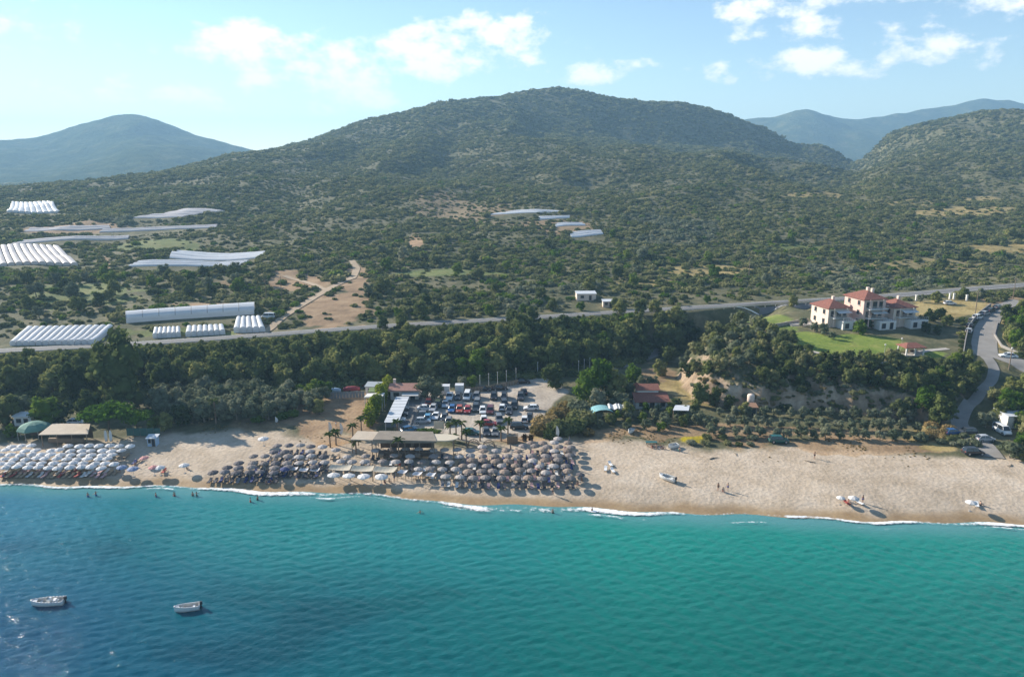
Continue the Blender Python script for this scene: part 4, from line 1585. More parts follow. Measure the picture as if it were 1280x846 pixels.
for p, q, s, kd, st, lab in [(752, 500, 12.0, 'bright', .85, 'large light green tree in the middle of the valley mouth'), (733, 504, 8.2, 'bright', .9, 'lighter tree on the left flank of the large one'),
                             (770, 500, 8.5, 'wood', .9, 'darker tree on the right flank of the large light one'), (792, 484, 6.4, 'bright', .9, 'yellow green tree beside the valley track'),
                             (786, 500, 5.0, 'olive', 1, 'grey olive tree above the red roofed house, leftmost'), (803, 490, 4.6, 'olive', 1, 'round grey olive tree behind the red roofed house'), (815, 488, 4.4, 'silver', 1, 'silvery round tree right behind the red roofed house'),
                             (748, 512, 5.4, 'olive', 1, 'pale olive tree behind the teal arch'), (775, 512, 4.8, 'olive', 1, 'olive tree left of the red roofed house'), (785, 522, 4.2, 'wood', 1, 'dark tree in front of the wavy white canopy'),
                             (825, 470, 5.0, 'wood', 1, 'dark tree at the foot of the knoll spur'), (835, 455, 6.0, 'wood', 1, 'green tree in the gully beside the valley track'), (845, 512, 3.2, 'dark', 1, 'small dark tree beside the white flat roof'),
                             (875, 507, 6.4, 'wood', .9, 'round green tree under the bare bank'), (893, 507, 5.4, 'dark', .62, 'dark conical tree right of the round one under the bank'), (912, 512, 4.0, 'dark', .9, 'dark bushy tree before the pale rock face'),
                             (930, 520, 3.6, 'wood', 1, 'green bush tree beside the brown hut'), (858, 470, 4.4, 'dark', 1, 'dark tree on the shoulder of the knoll spur')]:
    x, y, _ = hit(p, q)
    plant('valley_tree', kd, x, y, s, lab, stretch=st, group='trees round the red roofed house')
grove('garden_bush', [(745, 534), (800, 540), (872, 536), (880, 518), (850, 516), (800, 515), (770, 522)], 30, 2.9, ['olive', 'olive', 'bright', 'wood', 'olive'], 2.0, 3.1,
      'shrubby tree between the red roofed house and the beach, {o} from left', 'tree', 'shrubby trees in front of the red roofed house', 43)
# olive rows below the cliff
for row, (q0, q1, x0, x1, n) in enumerate([(543, 550, 886, 1150, 17), (531, 538, 880, 1146, 17), (519, 525, 900, 1140, 15)]):
    for i in range(n):
        t = (i + random.uniform(-.2, .2)) / (n - 1)
        x, y = at(x0 + (x1 - x0) * t, q0 + (q1 - q0) * t + random.uniform(-1, 1), 2.6)
        plant('young_olive', random.choice(['olive', 'olive', 'silver', 'olive']), x, y, random.uniform(2.1, 3.3), 'small olive tree below the cliff, %s from left in the %s row' % (ordinal(i + 1), ['front', 'middle', 'rear'][row]), 'tree', 'olive rows below the cliff')
# knoll: lip, faces and flanks
knoll_avoid = lambda X, Y: (clear_mask(X, Y))
grove('evergreen_bush', [(850, 478), (885, 488), (935, 470), (985, 445), (985, 425), (940, 405), (900, 405), (868, 432)], 58, 3.0, ['maquis', 'maquis', 'wood', 'olive'], 3.0, 4.6,
      'evergreen bush on the left flank of the villa knoll, {o} from left', 'bush', 'bushes on the left flank of the knoll', 51, avoid=knoll_avoid)
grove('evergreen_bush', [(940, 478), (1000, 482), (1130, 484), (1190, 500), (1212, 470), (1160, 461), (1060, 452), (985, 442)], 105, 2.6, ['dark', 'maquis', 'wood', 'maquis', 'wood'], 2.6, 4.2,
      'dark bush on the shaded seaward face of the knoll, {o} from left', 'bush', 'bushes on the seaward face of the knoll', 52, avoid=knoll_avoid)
grove('evergreen_bush', [(1120, 515), (1180, 524), (1200, 505), (1222, 480), (1230, 462), (1190, 460), (1140, 480)], 40, 3.0, ['wood', 'maquis', 'bright', 'wood'], 3.4, 5.4,
      'green bush on the right shoulder of the knoll above the beach track, {o} from left', 'bush', 'bushes above the beach track', 53, avoid=lambda X, Y: clear_mask(X, Y))
for p, q, s, kd, st, lab in [(1176, 531, 7.4, 'wood', 1.0, 'large round dark green tree at the foot of the beach track'), (1232, 534, 4.0, 'olive', 1.1, 'grey round bush beside the beach track'),
                             (1262, 522, 7.0, 'bright', .9, 'tall light green tree at the right picture edge above the white roof'), (1248, 528, 6.0, 'wood', .6, 'narrow green tree left of the white roof at right'), (1275, 536, 4.2, 'bright', 1, 'green bush tree below the white roof at the right edge'),
                             (1282, 500, 6.5, 'wood', 1, 'green tree cut by the right picture edge'), (1262, 572, 3.8, 'olive', 1.25, 'wide olive bush on the sand by the right edge'), (1278, 575, 3.0, 'wood', 1.3, 'dark bush on the sand at the right picture edge'),
                             (1276, 556, 3.0, 'bright', 1.2, 'green bush behind the wide olive bush')]:
    x, y, _ = hit(p, q)
    plant('beach_tree', kd, x, y, s, lab, stretch=st, group='trees at the right end of the beach')
grove('evergreen_bush', [(1250, 470), (1300, 500), (1330, 560), (1300, 560), (1240, 500)], 20, 3.2, ['wood', 'maquis', 'dark'], 3.0, 4.6,
      'bush on the slope right of the beach track, {o} from left', 'bush', 'bushes right of the beach track', 54, avoid=lambda X, Y: clear_mask(X, Y))
grove('evergreen_bush', [(1262, 436), (1300, 450), (1320, 392), (1285, 384), (1256, 392)], 22, 3.0, ['wood', 'bright', 'maquis'], 3.6, 5.6,
      'green bush on the bank right of the access road, {o} from left', 'bush', 'bushes right of the access road', 55)
grove('dry_bush', [(1150, 552), (1180, 556), (1185, 538), (1160, 532)], 9, 2.2, ['bush_reed', 'bush_reed', 'bush_olive'], 1.3, 2.1, 'dry straw coloured bush in front of the large round tree, {o} from left', 'bush', 'dry bushes before the large round tree', 56)
grove('beach_bush', [(1178, 556), (1205, 558), (1228, 557), (1225, 547), (1183, 546)], 9, 2.2, ['bush_olive', 'bush', 'bush_olive'], 1.0, 1.5, 'olive green bush between the blue and black cars at right, {o} from left', 'bush', 'bushes between the cars at right', 57)
grove('beach_bush', [(860, 556), (890, 556), (950, 558), (945, 548), (880, 548)], 10, 2.6, ['bush_olive', 'bush', 'bush_olive'], .9, 1.5, 'low bush at the top of the sand left of the green jeep, {o} from left', 'bush', 'low bushes left of the green jeep', 58)
grove('cliff_bush', [(962, 508), (1040, 512), (1130, 516), (1150, 490), (1100, 478), (1000, 478), (955, 480)], 26, 2.4, ['bush', 'bush_dark', 'bush', 'bush_olive'], .7, 1.6,
      'small bush clinging to the bare cliff face, {o} from left', 'bush', 'bushes on the bare cliff face', 59)
grove('cliff_bush', [(868, 500), (950, 508), (955, 488), (900, 478), (866, 482)], 22, 2.2, ['bush', 'bush_olive', 'bush_reed'], .6, 1.3,
      'small bush on the pale bank behind the red roofed house, {o} from left', 'bush', 'bushes on the pale bank', 60)
_cx, _cy = np.random.default_rng(9).uniform(52, 112, 900), np.random.default_rng(10).uniform(174, 204, 900)
_ck = (poly_sd(_cx, _cy, KNOLL) > 1) & (vnoise(_cx / 5, _cy / 5) > .45) & (H(_cx, _cy) < 12.0)
_cx, _cy = _cx[_ck], _cy[_ck]
_cs = np.random.default_rng(12).uniform(.35, 1.0, len(_cx))
scatter('cliff_scrub', np.stack([_cx, _cy, H(_cx, _cy) - .1], 1), np.stack([_cs, _cs, _cs], 1), scrub_protos + tuft_protos, 21, 'low scrub tufts growing on the cliff below the villas')
# villa garden
for p, q, s, kd, lab in [(1074, 418, 4.4, 'bright', 'round clipped green tree on the lawn in front of the middle villa'), (1030, 418, 3.6, 'silver', 'greyish bushy tree in front of the left villa'), (1018, 414, 3.0, 'silver', 'small grey tree at the left villa corner'),
                         (1084, 410, 3.6, 'dark', 'dark tree against the middle villa terrace'), (1040, 424, 2.4, 'silver', 'low grey shrub on the lawn before the left villa'), (1003, 408, 3.0, 'olive', 'olive tree beside the paved yard left of the villas'),
                         (1152, 408, 4.0, 'dark', 'dark tree behind the gazebo lawn, leftmost'), (1163, 402, 4.2, 'wood', 'dark green tree behind the gazebo lawn, second'), (1175, 400, 4.2, 'dark', 'dark tree behind the gazebo lawn, third'), (1183, 408, 3.8, 'wood', 'dark green tree behind the gazebo lawn, rightmost'),
                         (1158, 416, 3.4, 'dark', 'dark bush tree just above the gazebo'), (1172, 418, 3.0, 'dark', 'dark bush tree right above the gazebo'),
                         (1170, 378, 4.2, 'wood', 'round green tree behind the dry field, left one'), (1204, 374, 4.4, 'wood', 'round green tree behind the dry field, middle one'), (1225, 372, 3.6, 'olive', 'grey green tree behind the dry field, right one'), (1150, 378, 3, 'olive', 'pale bush tree behind the right villa')]:
    x, y, _ = hit(p, q)
    plant('villa_tree', kd, x, y, s, lab, group='trees in the villa garden')
for i in range(12):
    x, y, _ = hit(1200 + .6 * (i % 3) + i * .3, 462 - i * 5.6)
    plant('hedge_bush', 'bush_dark', x, y, 1.1, 'dark hedge bush along the wall left of the access road, %s from below' % ordinal(i + 1), 'bush', 'hedge along the access road wall')

# ------------------------------------------------------------------ beach parasols and loungers
def on_sand(px, py, dz):
    """ground point of something whose marked spot (at height dz above the sand) shows at this pixel"""
    z = 2.2
    for _ in range(4):
        x, y = at(px, py, z + dz)
        z = h1(x, y)
    return x, y, z


FAB = {
    'white': mat('parasol_white', (.78, .755, .73), .8, .06, 3, obj_vary=.10, trans=.25),
    'grey': mat('parasol_grey', (.29, .245, .22), .85, .10, 3, obj_vary=.22, trans=.2),
    'pale': mat('parasol_pale', (.47, .42, .385), .85, .08, 3, obj_vary=.14, trans=.2),
    'taupe': mat('parasol_taupe', (.30, .225, .175), .85, .10, 3, obj_vary=.2, trans=.2),
    'dark': mat('parasol_dark', (.15, .135, .14), .85, .12, 3, obj_vary=.3, trans=.15),
    'navy': mat('parasol_navy', (.06, .075, .19), .85, .1, 3, trans=.15),
    'blue': mat('parasol_blue', (.30, .36, .50), .85, .1, 3, trans=.2),
    'pink': mat('parasol_pink', (.72, .36, .33), .85, .1, 3, trans=.25),
    'sand': mat('parasol_sand', (.66, .58, .46), .85, .08, 3, trans=.25),
}
m_pole = mat('pole_metal', (.45, .44, .42), .45, .08, 4, metal=.3)
m_base = mat('parasol_base', (.30, .29, .28), .9, .15, 4)


def canopy_mesh(m, R=1.08, tilt=0.0):
    """eight-panelled canopy: ribs proud, panels sagging between them, short valance, two skins"""
    b = MB()
    n = 16
    rings = []
    for r, z in ((.06, .42), (.42, .32), (.80, .18), (R, .02), (R * 1.005, -.09)):
        ring = []
        for i in range(n):
            t = 2 * math.pi * i / n
            sag = 1.0 if i % 2 == 0 else .955
            zz = z - (0 if i % 2 == 0 else .035) * (r / R)
            ring.append((r * sag * math.cos(t), r * sag * math.sin(t), zz))
        rings.append(ring)
    b.loft(rings, caps=False)
    b.loft([[(x * .97, y * .97, z - .03) for x, y, z in rg] for rg in rings[::-1]], caps=False)
    b.tube((0, 0, .38), (0, 0, .54), .05, .02, 6)
    me = b.mesh('canopy', m)
    return me


_canopy = {k: canopy_mesh(v) for k, v in FAB.items()}
_pole = MB().tube((0, 0, -.1), (0, 0, 2.35), .028, .024, 6).mesh('pole', m_pole)
_base = MB().lathe([(.0, .09), (.24, .08), (.28, .0), (.28, -.1)], 10).mesh('base', m_base)
_ribs = MB()
for _i in range(8):
    _t = _i * math.pi / 4
    _ribs.tube((0, 0, 1.75), (.75 * math.cos(_t), .75 * math.sin(_t), 2.06), .012, n=4)
_ribs = _ribs.mesh('ribs', m_pole)


def closed_mesh(m):
    return MB().lathe([(.03, 2.62), (.09, 2.35), (.15, 1.7), (.17, 1.15), (.10, 1.0), (.03, .98)], 8).mesh('folded_canopy', m)


_closed = closed_mesh(FAB['dark'])


def closed_parasol(x, y, z, label, group):
    o = thing('closed_parasol', label, 'parasol', (x, y, z), random.uniform(0, 3), group)
    o.rotation_euler = (random.gauss(0, .06), random.gauss(0, .06), random.uniform(0, 3))
    link('folded_canopy', _closed, o)
    link('pole', _pole, o)
    link('base', _base, o)
    return o


def parasol(x, y, z, colour, label, group=None, size=1.0, lean=0.0, high=1.0):
    o = thing('beach_parasol', label, 'parasol', (x, y, z), random.uniform(0, .8), group)
    o.rotation_euler = (random.gauss(0, .035) + lean, random.gauss(0, .035), random.uniform(0, .78))
    o.scale = (size, size, high)
    c = link('canopy', _canopy[colour], o, (0, 0, 1.80))
    link('pole', _pole, o)
    link('base', _base, o)
    link('ribs', _ribs, c, (0, 0, -1.95))
    return o


PARASOL_ROWS = {
    'left': ('the white block', [
        (556, [14, 27, 40, 84, 98, 111, 124, 137, 149, 163], 'white'),
        (561.5, list(np.arange(-6, 48, 12.9)) + list(np.arange(63, 158, 12.8)), 'white'),
        (567, list(np.arange(0, 150, 12.7)), 'white'), (572.5, list(np.arange(6, 146, 12.9)), 'white'),
        (578, list(np.arange(0, 146, 13.1)), 'white'), (583, list(np.arange(8, 140, 13.2)), 'white')]),
    'dark': ('the dark block', [
        (556, [346, 361, 375, 389, 403], 'grey'), (562.5, [341, 357, 372, 388], 'taupe'), (569, [316, 331, 346, 360, 374, 389, 405], 'grey'),
        (576.5, [298, 314, 329, 344, 359, 374, 390, 406], 'grey'), (583, [283, 298, 314, 329, 344, 361, 377, 393], 'dark'), (589.5, [268, 281, 296, 311, 326, 342], 'dark')]),
    'middle': ('the bar block', [
        (560.5, [421, 470, 492, 507, 522, 542, 557, 572], 'pale'), (569, [435, 457, 491.5, 512.5, 542, 559, 574], 'pale'),
        (575.5, [426, 440, 455.5, 479.5, 493.5, 509, 527, 544, 561], 'pale'), (585, [521, 537, 554, 570], 'pale'), (594, [558, 574], 'pale')]),
    'right': ('the grey block', [
        (547.5, [698, 712], 'pale'), (551.5, [664, 679, 693, 709], 'taupe'), (556.5, [638, 653, 668, 683, 698, 714], 'grey'),
        (562, [589, 604, 619, 634, 648, 663, 678, 694, 710], 'taupe'), (568, [588, 604, 619, 634, 649, 665, 680, 696, 711], 'grey'),
        (574, [590, 605, 620, 635, 651, 666, 682, 697, 710], 'taupe'), (580.5, [578, 593, 609, 628, 644, 660, 676, 692, 708], 'grey'),
        (587.5, [586, 601, 615, 632, 649, 666, 682, 698, 711], 'taupe'), (596, [590, 607, 627, 644, 661, 677, 693, 712], 'grey')]),
}
SPOTS = []
ROWN = lambda i, n: ['rear', 'second', 'third', 'fourth', 'fifth', 'sixth', 'seventh', 'eighth', 'ninth'][i] if i < n - 1 else 'front'
for key, (where, rows) in PARASOL_ROWS.items():
    for ri, (py, xs_, colr) in enumerate(rows):
        for ci, px in enumerate(xs_):
            x, y, z = on_sand(px + random.gauss(0, .8), py + random.gauss(0, .5), 2.0)
            c = colr
            u = random.random()
            if key == 'right' and u < .22:
                c = 'pale'
            elif key == 'right' and u < .36:
                c = 'grey' if colr == 'taupe' else 'taupe'
            elif key == 'dark' and u < .3:
                c = 'dark' if colr != 'dark' else 'grey'
            elif key == 'dark' and px > 370 and py < 581:
                c = 'pale'
            elif key == 'middle' and u < .2:
                c = 'grey'
            word = {'white': 'white', 'pale': 'pale grey', 'grey': 'grey', 'taupe': 'brownish grey', 'dark': 'dark'}[c]
            if (key == 'dark' and random.random() < .2) or (key == 'right' and random.random() < .05):
                closed_parasol(x, y, z, 'closed dark parasol, %s from left in the %s row of %s' % (ordinal(ci + 1), ROWN(ri, len(rows)), where), 'parasols of ' + where)
                SPOTS.append((key, ri, len(rows), ci, x, y, z, where))
                continue
            parasol(x, y, z, c, '%s parasol, %s from left in the %s row of %s' % (word, ordinal(ci + 1), ROWN(ri, len(rows)), where), 'parasols of ' + where, random.uniform(.94, 1.06), high=random.uniform(.95, 1.05))
            SPOTS.append((key, ri, len(rows), ci, x, y, z, where))
for px, py, c, s, lab in [(329, 547, 'white', 1.15, 'lone white parasol behind the dark parasol block'), (417, 593, 'white', 1.25, 'first of four large white parasols in front of the sails'), (436, 594, 'white', 1.25, 'second of four large white parasols in front of the sails'),
                          (455, 594.5, 'white', 1.25, 'third of four large white parasols in front of the sails'), (476.5, 594.5, 'white', 1.3, 'fourth of four large white parasols in front of the sails'),
                          (152, 583, 'blue', 1.0, 'bluish parasol at the right end of the white block'), (166, 585, 'blue', 1.1, 'pale blue parasol standing just outside the white block'),
                          (192, 583.5, 'pink', 1.0, 'pink parasol on the open sand right of the white block'), (200, 583.5, 'white', 1.0, 'white parasol beside the pink one'),
                          (230, 580.5, 'white', 1.05, 'lone white and blue parasol between the two parasol blocks'), (181, 571, 'pink', .9, 'small reddish parasol higher up the sand'),
                          (1051, 621.5, 'white', .78, 'smaller white parasol of the pair near the water at right'), (1067, 621.5, 'white', .98, 'larger white parasol of the pair near the water at right'),
                          (1214, 627, 'white', .98, 'white parasol alone at the right end of the beach'), (356, 585, 'navy', 1.0, 'navy parasol at the front of the dark block'),
                          (603, 557, 'pale', 1.0, 'pale parasol beside the round arches'), (725, 592, 'dark', .9, 'dark parasol at the outer right corner of the grey block')]:
    x, y, z = on_sand(px, py, 2.0 * min(s, 1.0))
    parasol(x, y, z, c, lab, None, s, high=min(s, 1.0))

BED = {k: mat('lounger_' + k, c, .8, .1, 4, obj_vary=.15) for k, c in {'dark': (.055, .055, .07), 'grey': (.25, .24, .25), 'white': (.70, .69, .67), 'tan': (.46, .33, .21), 'pink': (.55, .34, .33), 'navy': (.03, .045, .16), 'red': (.42, .08, .06)}.items()}
m_frame = mat('lounger_frame', (.14, .11, .09), .7, .15, 4)


def lounger_meshes(m):
    f = MB()
    for sx in (-.3, .3):
        f.box(sx, 0, .26, .05, 1.9, .06)
        for sy in (-.75, .6):
            f.box(sx, sy, -.08, .05, .05, .34)
    f.box(0, -.93, .26, .6, .05, .06)
    frame = f.mesh('frame', m_frame)
    seat = MB().box(0, -.32, .325, .62, 1.25, .08, 0, .97).mesh('mattress', m)
    bk = MB()
    bk.loft([[(-.31, .31, .33), (.31, .31, .33), (.31, .31, .41), (-.31, .31, .41)], [(-.30, .92, .66), (.30, .92, .66), (.30, .88, .73), (-.30, .88, .73)]])
    return frame, seat, bk.mesh('backrest', m)


_bed = {k: lounger_meshes(v) for k, v in BED.items()}


def lounger(x, y, z, rz, colour, label, group=None):
    o = thing('sun_lounger', label, 'sun lounger', (x, y, z), rz, group)
    fr, se, bk = _bed[colour]
    link('frame', fr, o)
    link('mattress', se, o)
    link('backrest', bk, o)
    return o


nb = 0
for key, ri, nrow, ci, x, y, z, where in SPOTS:
    if key == 'left' and ri < 4:
        continue
    if key == 'right' and ri < 3 and ci < 2:
        continue
    pal = {'left': ['tan', 'tan', 'white', 'pink', 'red'], 'dark': ['dark', 'dark', 'navy', 'dark', 'grey'], 'middle': ['dark', 'grey', 'white', 'tan'], 'right': ['dark', 'grey', 'pink', 'dark', 'white', 'navy']}[key]
    for side in (-1, 1):
        if nb > 300 and key != 'right':
            continue
        xx, yy = x + side * .62, y - .75
        word = random.choice(pal)
        lounger(xx, yy, h1(xx, yy) + .02, random.gauss(0, .05), word, '%s lounger, %s bed of %s parasol, %s row of %s' % ({'dark': 'black', 'grey': 'grey', 'white': 'white', 'tan': 'tan', 'pink': 'pinkish', 'navy': 'navy', 'red': 'red'}[word], 'left' if side < 0 else 'right', ordinal(ci + 1), ROWN(ri, nrow), where), 'loungers under the parasols')
        nb += 1
print('parasols', len(SPOTS), 'loungers', nb)
for px, py, c, lab in [(757, 586, 'white', 'white lounger on the open sand, left of a pair'), (763, 580, 'white', 'white lounger on the open sand, right of a pair'), (766, 588, 'white', 'white lounger lying in front of the open sand pair'),
                       (1058, 628, 'red', 'red lounger under the parasol pair by the water'), (1074, 628, 'white', 'white lounger beside the parasol pair by the water'), (1221, 631, 'white', 'white lounger beside the lone right parasol'),
                       (158, 570, 'tan', 'tan lounger on the sand right of the white block'), (176, 574, 'tan', 'tan lounger below the reddish parasol'), (168, 578, 'navy', 'navy lounger outside the white block'), (205, 589, 'red', 'red lounger below the pink parasol')]:
    x, y, z = on_sand(px, py, .3)
    lounger(x, y, z, random.uniform(-.6, .6), c, lab)
# dark stacked beds at the dark block's front
for i, px in enumerate([352, 362, 372, 383, 394]):
    x, y, z = on_sand(px, 594 + .4 * i, .3)
    lounger(x, y, z, random.gauss(0, .1), 'dark' if i != 2 else 'pink', '%s lounger in the sun before the dark block, %s from left' % ('black' if i != 2 else 'pinkish', ordinal(i + 1)))

# square white sun covers and tan sails
m_sail = mat('sail_cloth', (.66, .58, .45), .85, .08, 2, trans=.2)
m_cover = mat('cover_cloth', (.74, .72, .72), .85, .06, 2, trans=.25)
m_wood = mat('weathered_wood', (.26, .19, .13), .85, .25, 3)
m_darkwood = mat('dark_wood', (.12, .085, .06), .85, .25, 3)


def sail(corner_px, hgt, m, label, name='shade_sail', rear=.5):
    """four posts carrying a cloth that sags in the middle"""
    C = [on_sand(p, q, hgt + (rear if k > 1 else 0)) for k, (p, q) in enumerate(corner_px)]
    cx, cy = np.mean([c[0] for c in C]), np.mean([c[1] for c in C])
    z0 = min(c[2] for c in C)
    o = thing(name, label, 'sun shade', (cx, cy, z0))
    n = 7
    cl = MB()
    grid = []
    for i in range(n):
        for j in range(n):
            u, v = i / (n - 1), j / (n - 1)
            p = [(C[0][k] * (1 - u) + C[1][k] * u) * (1 - v) + (C[3][k] * (1 - u) + C[2][k] * u) * v for k in range(2)]
            z = z0 + hgt + rear * v - .35 * (1 - (2 * u - 1) ** 2) * (.4 + .6 * (1 - (2 * v - 1) ** 2))
            grid.append((p[0] - cx, p[1] - cy, z - z0))
    for off in (0, -.025):
        cl.add([(x, y, z + off) for x, y, z in grid], [(i * n + j, (i + 1) * n + j, (i + 1) * n + j + 1, i * n + j + 1) for i in range(n - 1) for j in range(n - 1)])
    cl.build('cloth', m, o)
    for k, c in enumerate(C):
        MB().tube((c[0] - cx, c[1] - cy, -.3), (c[0] - cx, c[1] - cy, hgt + (rear if k > 1 else 0) + .1), .06, n=6).build('post', m_wood, o)
    return o


sail([(410, 586), (437, 588), (440, 579.5), (414, 579)], 2.3, m_sail, 'leftmost tan sail before the brown bar roof')
sail([(438, 588), (465, 589), (468, 580.5), (441, 580)], 2.3, m_sail, 'middle tan sail of the three before the bar')
sail([(466, 589), (492, 590), (497, 581.5), (469, 581)], 2.3, m_sail, 'rightmost tan sail of the three before the bar')
for i, (a, b) in enumerate([(503, 588.5), (521.5, 591), (538.5, 592)]):
    sail([(a - 7, b + 2), (a + 4, b + 2.5), (a + 7, b - 2.5), (a - 2, b - 3)], 1.9, m_cover, 'square white sun cover in front of the bar parasols, %s from left' % ordinal(i + 1), 'sun_cover', .2)
for i, (a, b) in enumerate([(366, 584.5), (379, 586), (393, 586)]):
    sail([(a - 6, b + 2), (a + 5, b + 2.5), (a + 7, b - 2), (a - 3, b - 2.5)], 1.8, m_cover, 'slanted white sun cover at the front of the dark block, %s from left' % ordinal(i + 1), 'sun_cover', .2)

# ------------------------------------------------------------------ cars
m_glass = mat('car_glass', (.02, .025, .03), .08, .05, 2, spec=.8)
m_tyre = mat('tyre', (.02, .02, .02), .9, .1, 4)
m_rim = mat('wheel_rim', (.45, .45, .46), .35, .1, 4, metal=.7)
m_head = mat('head_lamp', (.75, .76, .78), .15, .05, 4)
m_tail = mat('tail_lamp', (.45, .02, .015), .25, .05, 4)
m_trim = mat('black_trim', (.03, .03, .03), .7, .1, 4)
PAINT = {k: mat('car_' + k, c, .28, .05, 1.5, spec=.6) for k, c in {
    'white': (.72, .72, .71), 'silver': (.42, .43, .44), 'grey': (.17, .175, .18), 'dark': (.045, .048, .055), 'black': (.02, .02, .022), 'blue': (.035, .12, .30), 'sky': (.10, .27, .42),
    'red': (.33, .03, .025), 'orange': (.42, .09, .04), 'maroon': (.12, .03, .03), 'green': (.015, .10, .085), 'olive': (.07, .09, .06)}.items()}

CAR_SHAPES = {  # length, width, belt height, roof height, hood end, roof front, roof rear, tail (fractions of the length from the nose)
    'hatch': (4.1, 1.76, .92, 1.48, .26, .42, .84, .985), 'sedan': (4.5, 1.80, .90, 1.44, .27, .42, .72, .86), 'suv': (4.5, 1.88, 1.05, 1.70, .25, .38, .90, .985),
    'van': (4.9, 1.95, 1.15, 2.05, .14, .27, .97, .99), 'pickup': (5.0, 1.85, 1.05, 1.72, .28, .40, .58, .64)}
_car_cache = {}


def car_meshes(shape, colour):
    k = (shape, colour)
    if k in _car_cache:
        return _car_cache[k]
    Ln, Wd, hb, hr, f0, f1, f2, f3 = CAR_SHAPES[shape]
    m = PAINT[colour]
    X = lambda f: (.5 - f) * Ln          # nose at +x
    w = Wd / 2

    def ring(f, z0, z1, hw, tuck=.9):
        x = X(f)
        return [(x, -hw * tuck, z0), (x, -hw, z0 + (z1 - z0) * .45), (x, -hw * .97, z1 * .96), (x, -hw * .80, z1), (x, hw * .80, z1), (x, hw * .97, z1 * .96), (x, hw, z0 + (z1 - z0) * .45), (x, hw * tuck, z0)]
    b = MB()
    tail_h = hb + (.0 if shape != 'pickup' else -.05)
    b.loft([ring(0, .35, hb * .62, w * .78), ring(.025, .24, hb * .74, w * .93), ring(.12, .2, hb * .86, w), ring(f0, .2, hb, w), ring(.5, .2, hb + .02, w), ring(f3 if f3 < .95 else .9, .2, tail_h + .02, w), ring(.97, .24, tail_h * .93, w * .94), ring(1, .36, tail_h * .78, w * .84)])
    # roof skin and pillars
    rw, bw = w * .74, w * .90
    zr = hr
    b.loft([[(X(f1), -rw, zr - .07), (X(f1), -rw * .9, zr - .01), (X(f1), rw * .9, zr - .01), (X(f1), rw, zr - .07)],
            [(X((f1 + f2) / 2), -rw, zr - .04), (X((f1 + f2) / 2), -rw * .9, zr + .03), (X((f1 + f2) / 2), rw * .9, zr + .03), (X((f1 + f2) / 2), rw, zr - .04)],
            [(X(f2), -rw, zr - .07), (X(f2), -rw * .9, zr - .01), (X(f2), rw * .9, zr - .01), (X(f2), rw, zr - .07)]])
    for s in (-1, 1):
        b.tube((X(f0), s * bw, hb), (X(f1), s * rw, zr - .05), .045, n=5)
        b.tube((X(f3), s * bw, hb), (X(f2), s * rw, zr - .05), .06, n=5)
        b.tube((X((f1 + f2) / 2), s * (bw + .01), hb), (X((f1 + f2) / 2), s * (rw + .01), zr - .05), .045, n=5)
        b.box(X(f0 + .03), s * (w + .07), hb + .02, .14, .16, .13)
    if shape == 'pickup':
        for s in (-1, 1):
            b.box(X(.82), s * (w - .06), hb - .05, Ln * .34, .08, .22)
        b.box(X(.985), 0, hb - .08, .07, Wd * .86, .24)
    body = b.mesh('body', m)
    ws = MB().add([(X(f0), -bw, hb), (X(f0), bw, hb), (X(f1), rw, zr - .06), (X(f1), -rw, zr - .06)], [(0, 1, 2, 3)])
    ws.add([(x - .03, y * .98, z - .02) for x, y, z in ws.v[:4]], [(3, 2, 1, 0)])
    rwn = MB().add([(X(f3), bw, hb), (X(f3), -bw, hb), (X(f2), -rw, zr - .06), (X(f2), rw, zr - .06)], [(0, 1, 2, 3)])
    rwn.add([(x + .03, y * .98, z - .02) for x, y, z in rwn.v[:4]], [(3, 2, 1, 0)])
    sides = []
    for s in (-1, 1):
        q = [(X(f0), s * bw, hb), (X(f3), s * bw, hb), (X(f2), s * rw, zr - .06), (X(f1), s * rw, zr - .06)]
        q2 = [(x, y - s * .03, z) for x, y, z in q]
        sides.append(MB().add(q + q2, [(0, 1, 2, 3), (7, 6, 5, 4), (0, 3, 7, 4), (1, 5, 6, 2)]).mesh('side_window', m_glass))
    R = .33 if shape in ('hatch', 'sedan') else .38
    tyre = MB()
    tyre.tube((0, -.1, 0), (0, .1, 0), R, n=14)
    rim = MB().tube((0, -.112, 0), (0, .112, 0), R * .62, n=10)
    wheels = (tyre.mesh('wheel', m_tyre), rim.mesh('rim', m_rim), [(X(.17), s * (w - .08), R) for s in (-1, 1)] + [(X(.80), s * (w - .08), R) for s in (-1, 1)])
    hl = MB().box(0, 0, 0, .10, .34, .14).mesh('headlight', m_head)
    tl = MB().box(0, 0, 0, .08, .22, .26).mesh('tail_light', m_tail)
    lamps = [(X(.022), s * w * .62, hb * .60) for s in (-1, 1)], [(X(.988), s * w * .66, tail_h * .66) for s in (-1, 1)]
    bump = MB().box(X(.012), 0, .26, .16, Wd * .80, .17).box(X(.99), 0, .28, .14, Wd * .82, .17).mesh('bumper', m_trim)
    _car_cache[k] = (body, ws.mesh('windscreen', m_glass), rwn.mesh('rear_window', m_glass), sides, wheels, hl, tl, lamps, bump)
    return _car_cache[k]


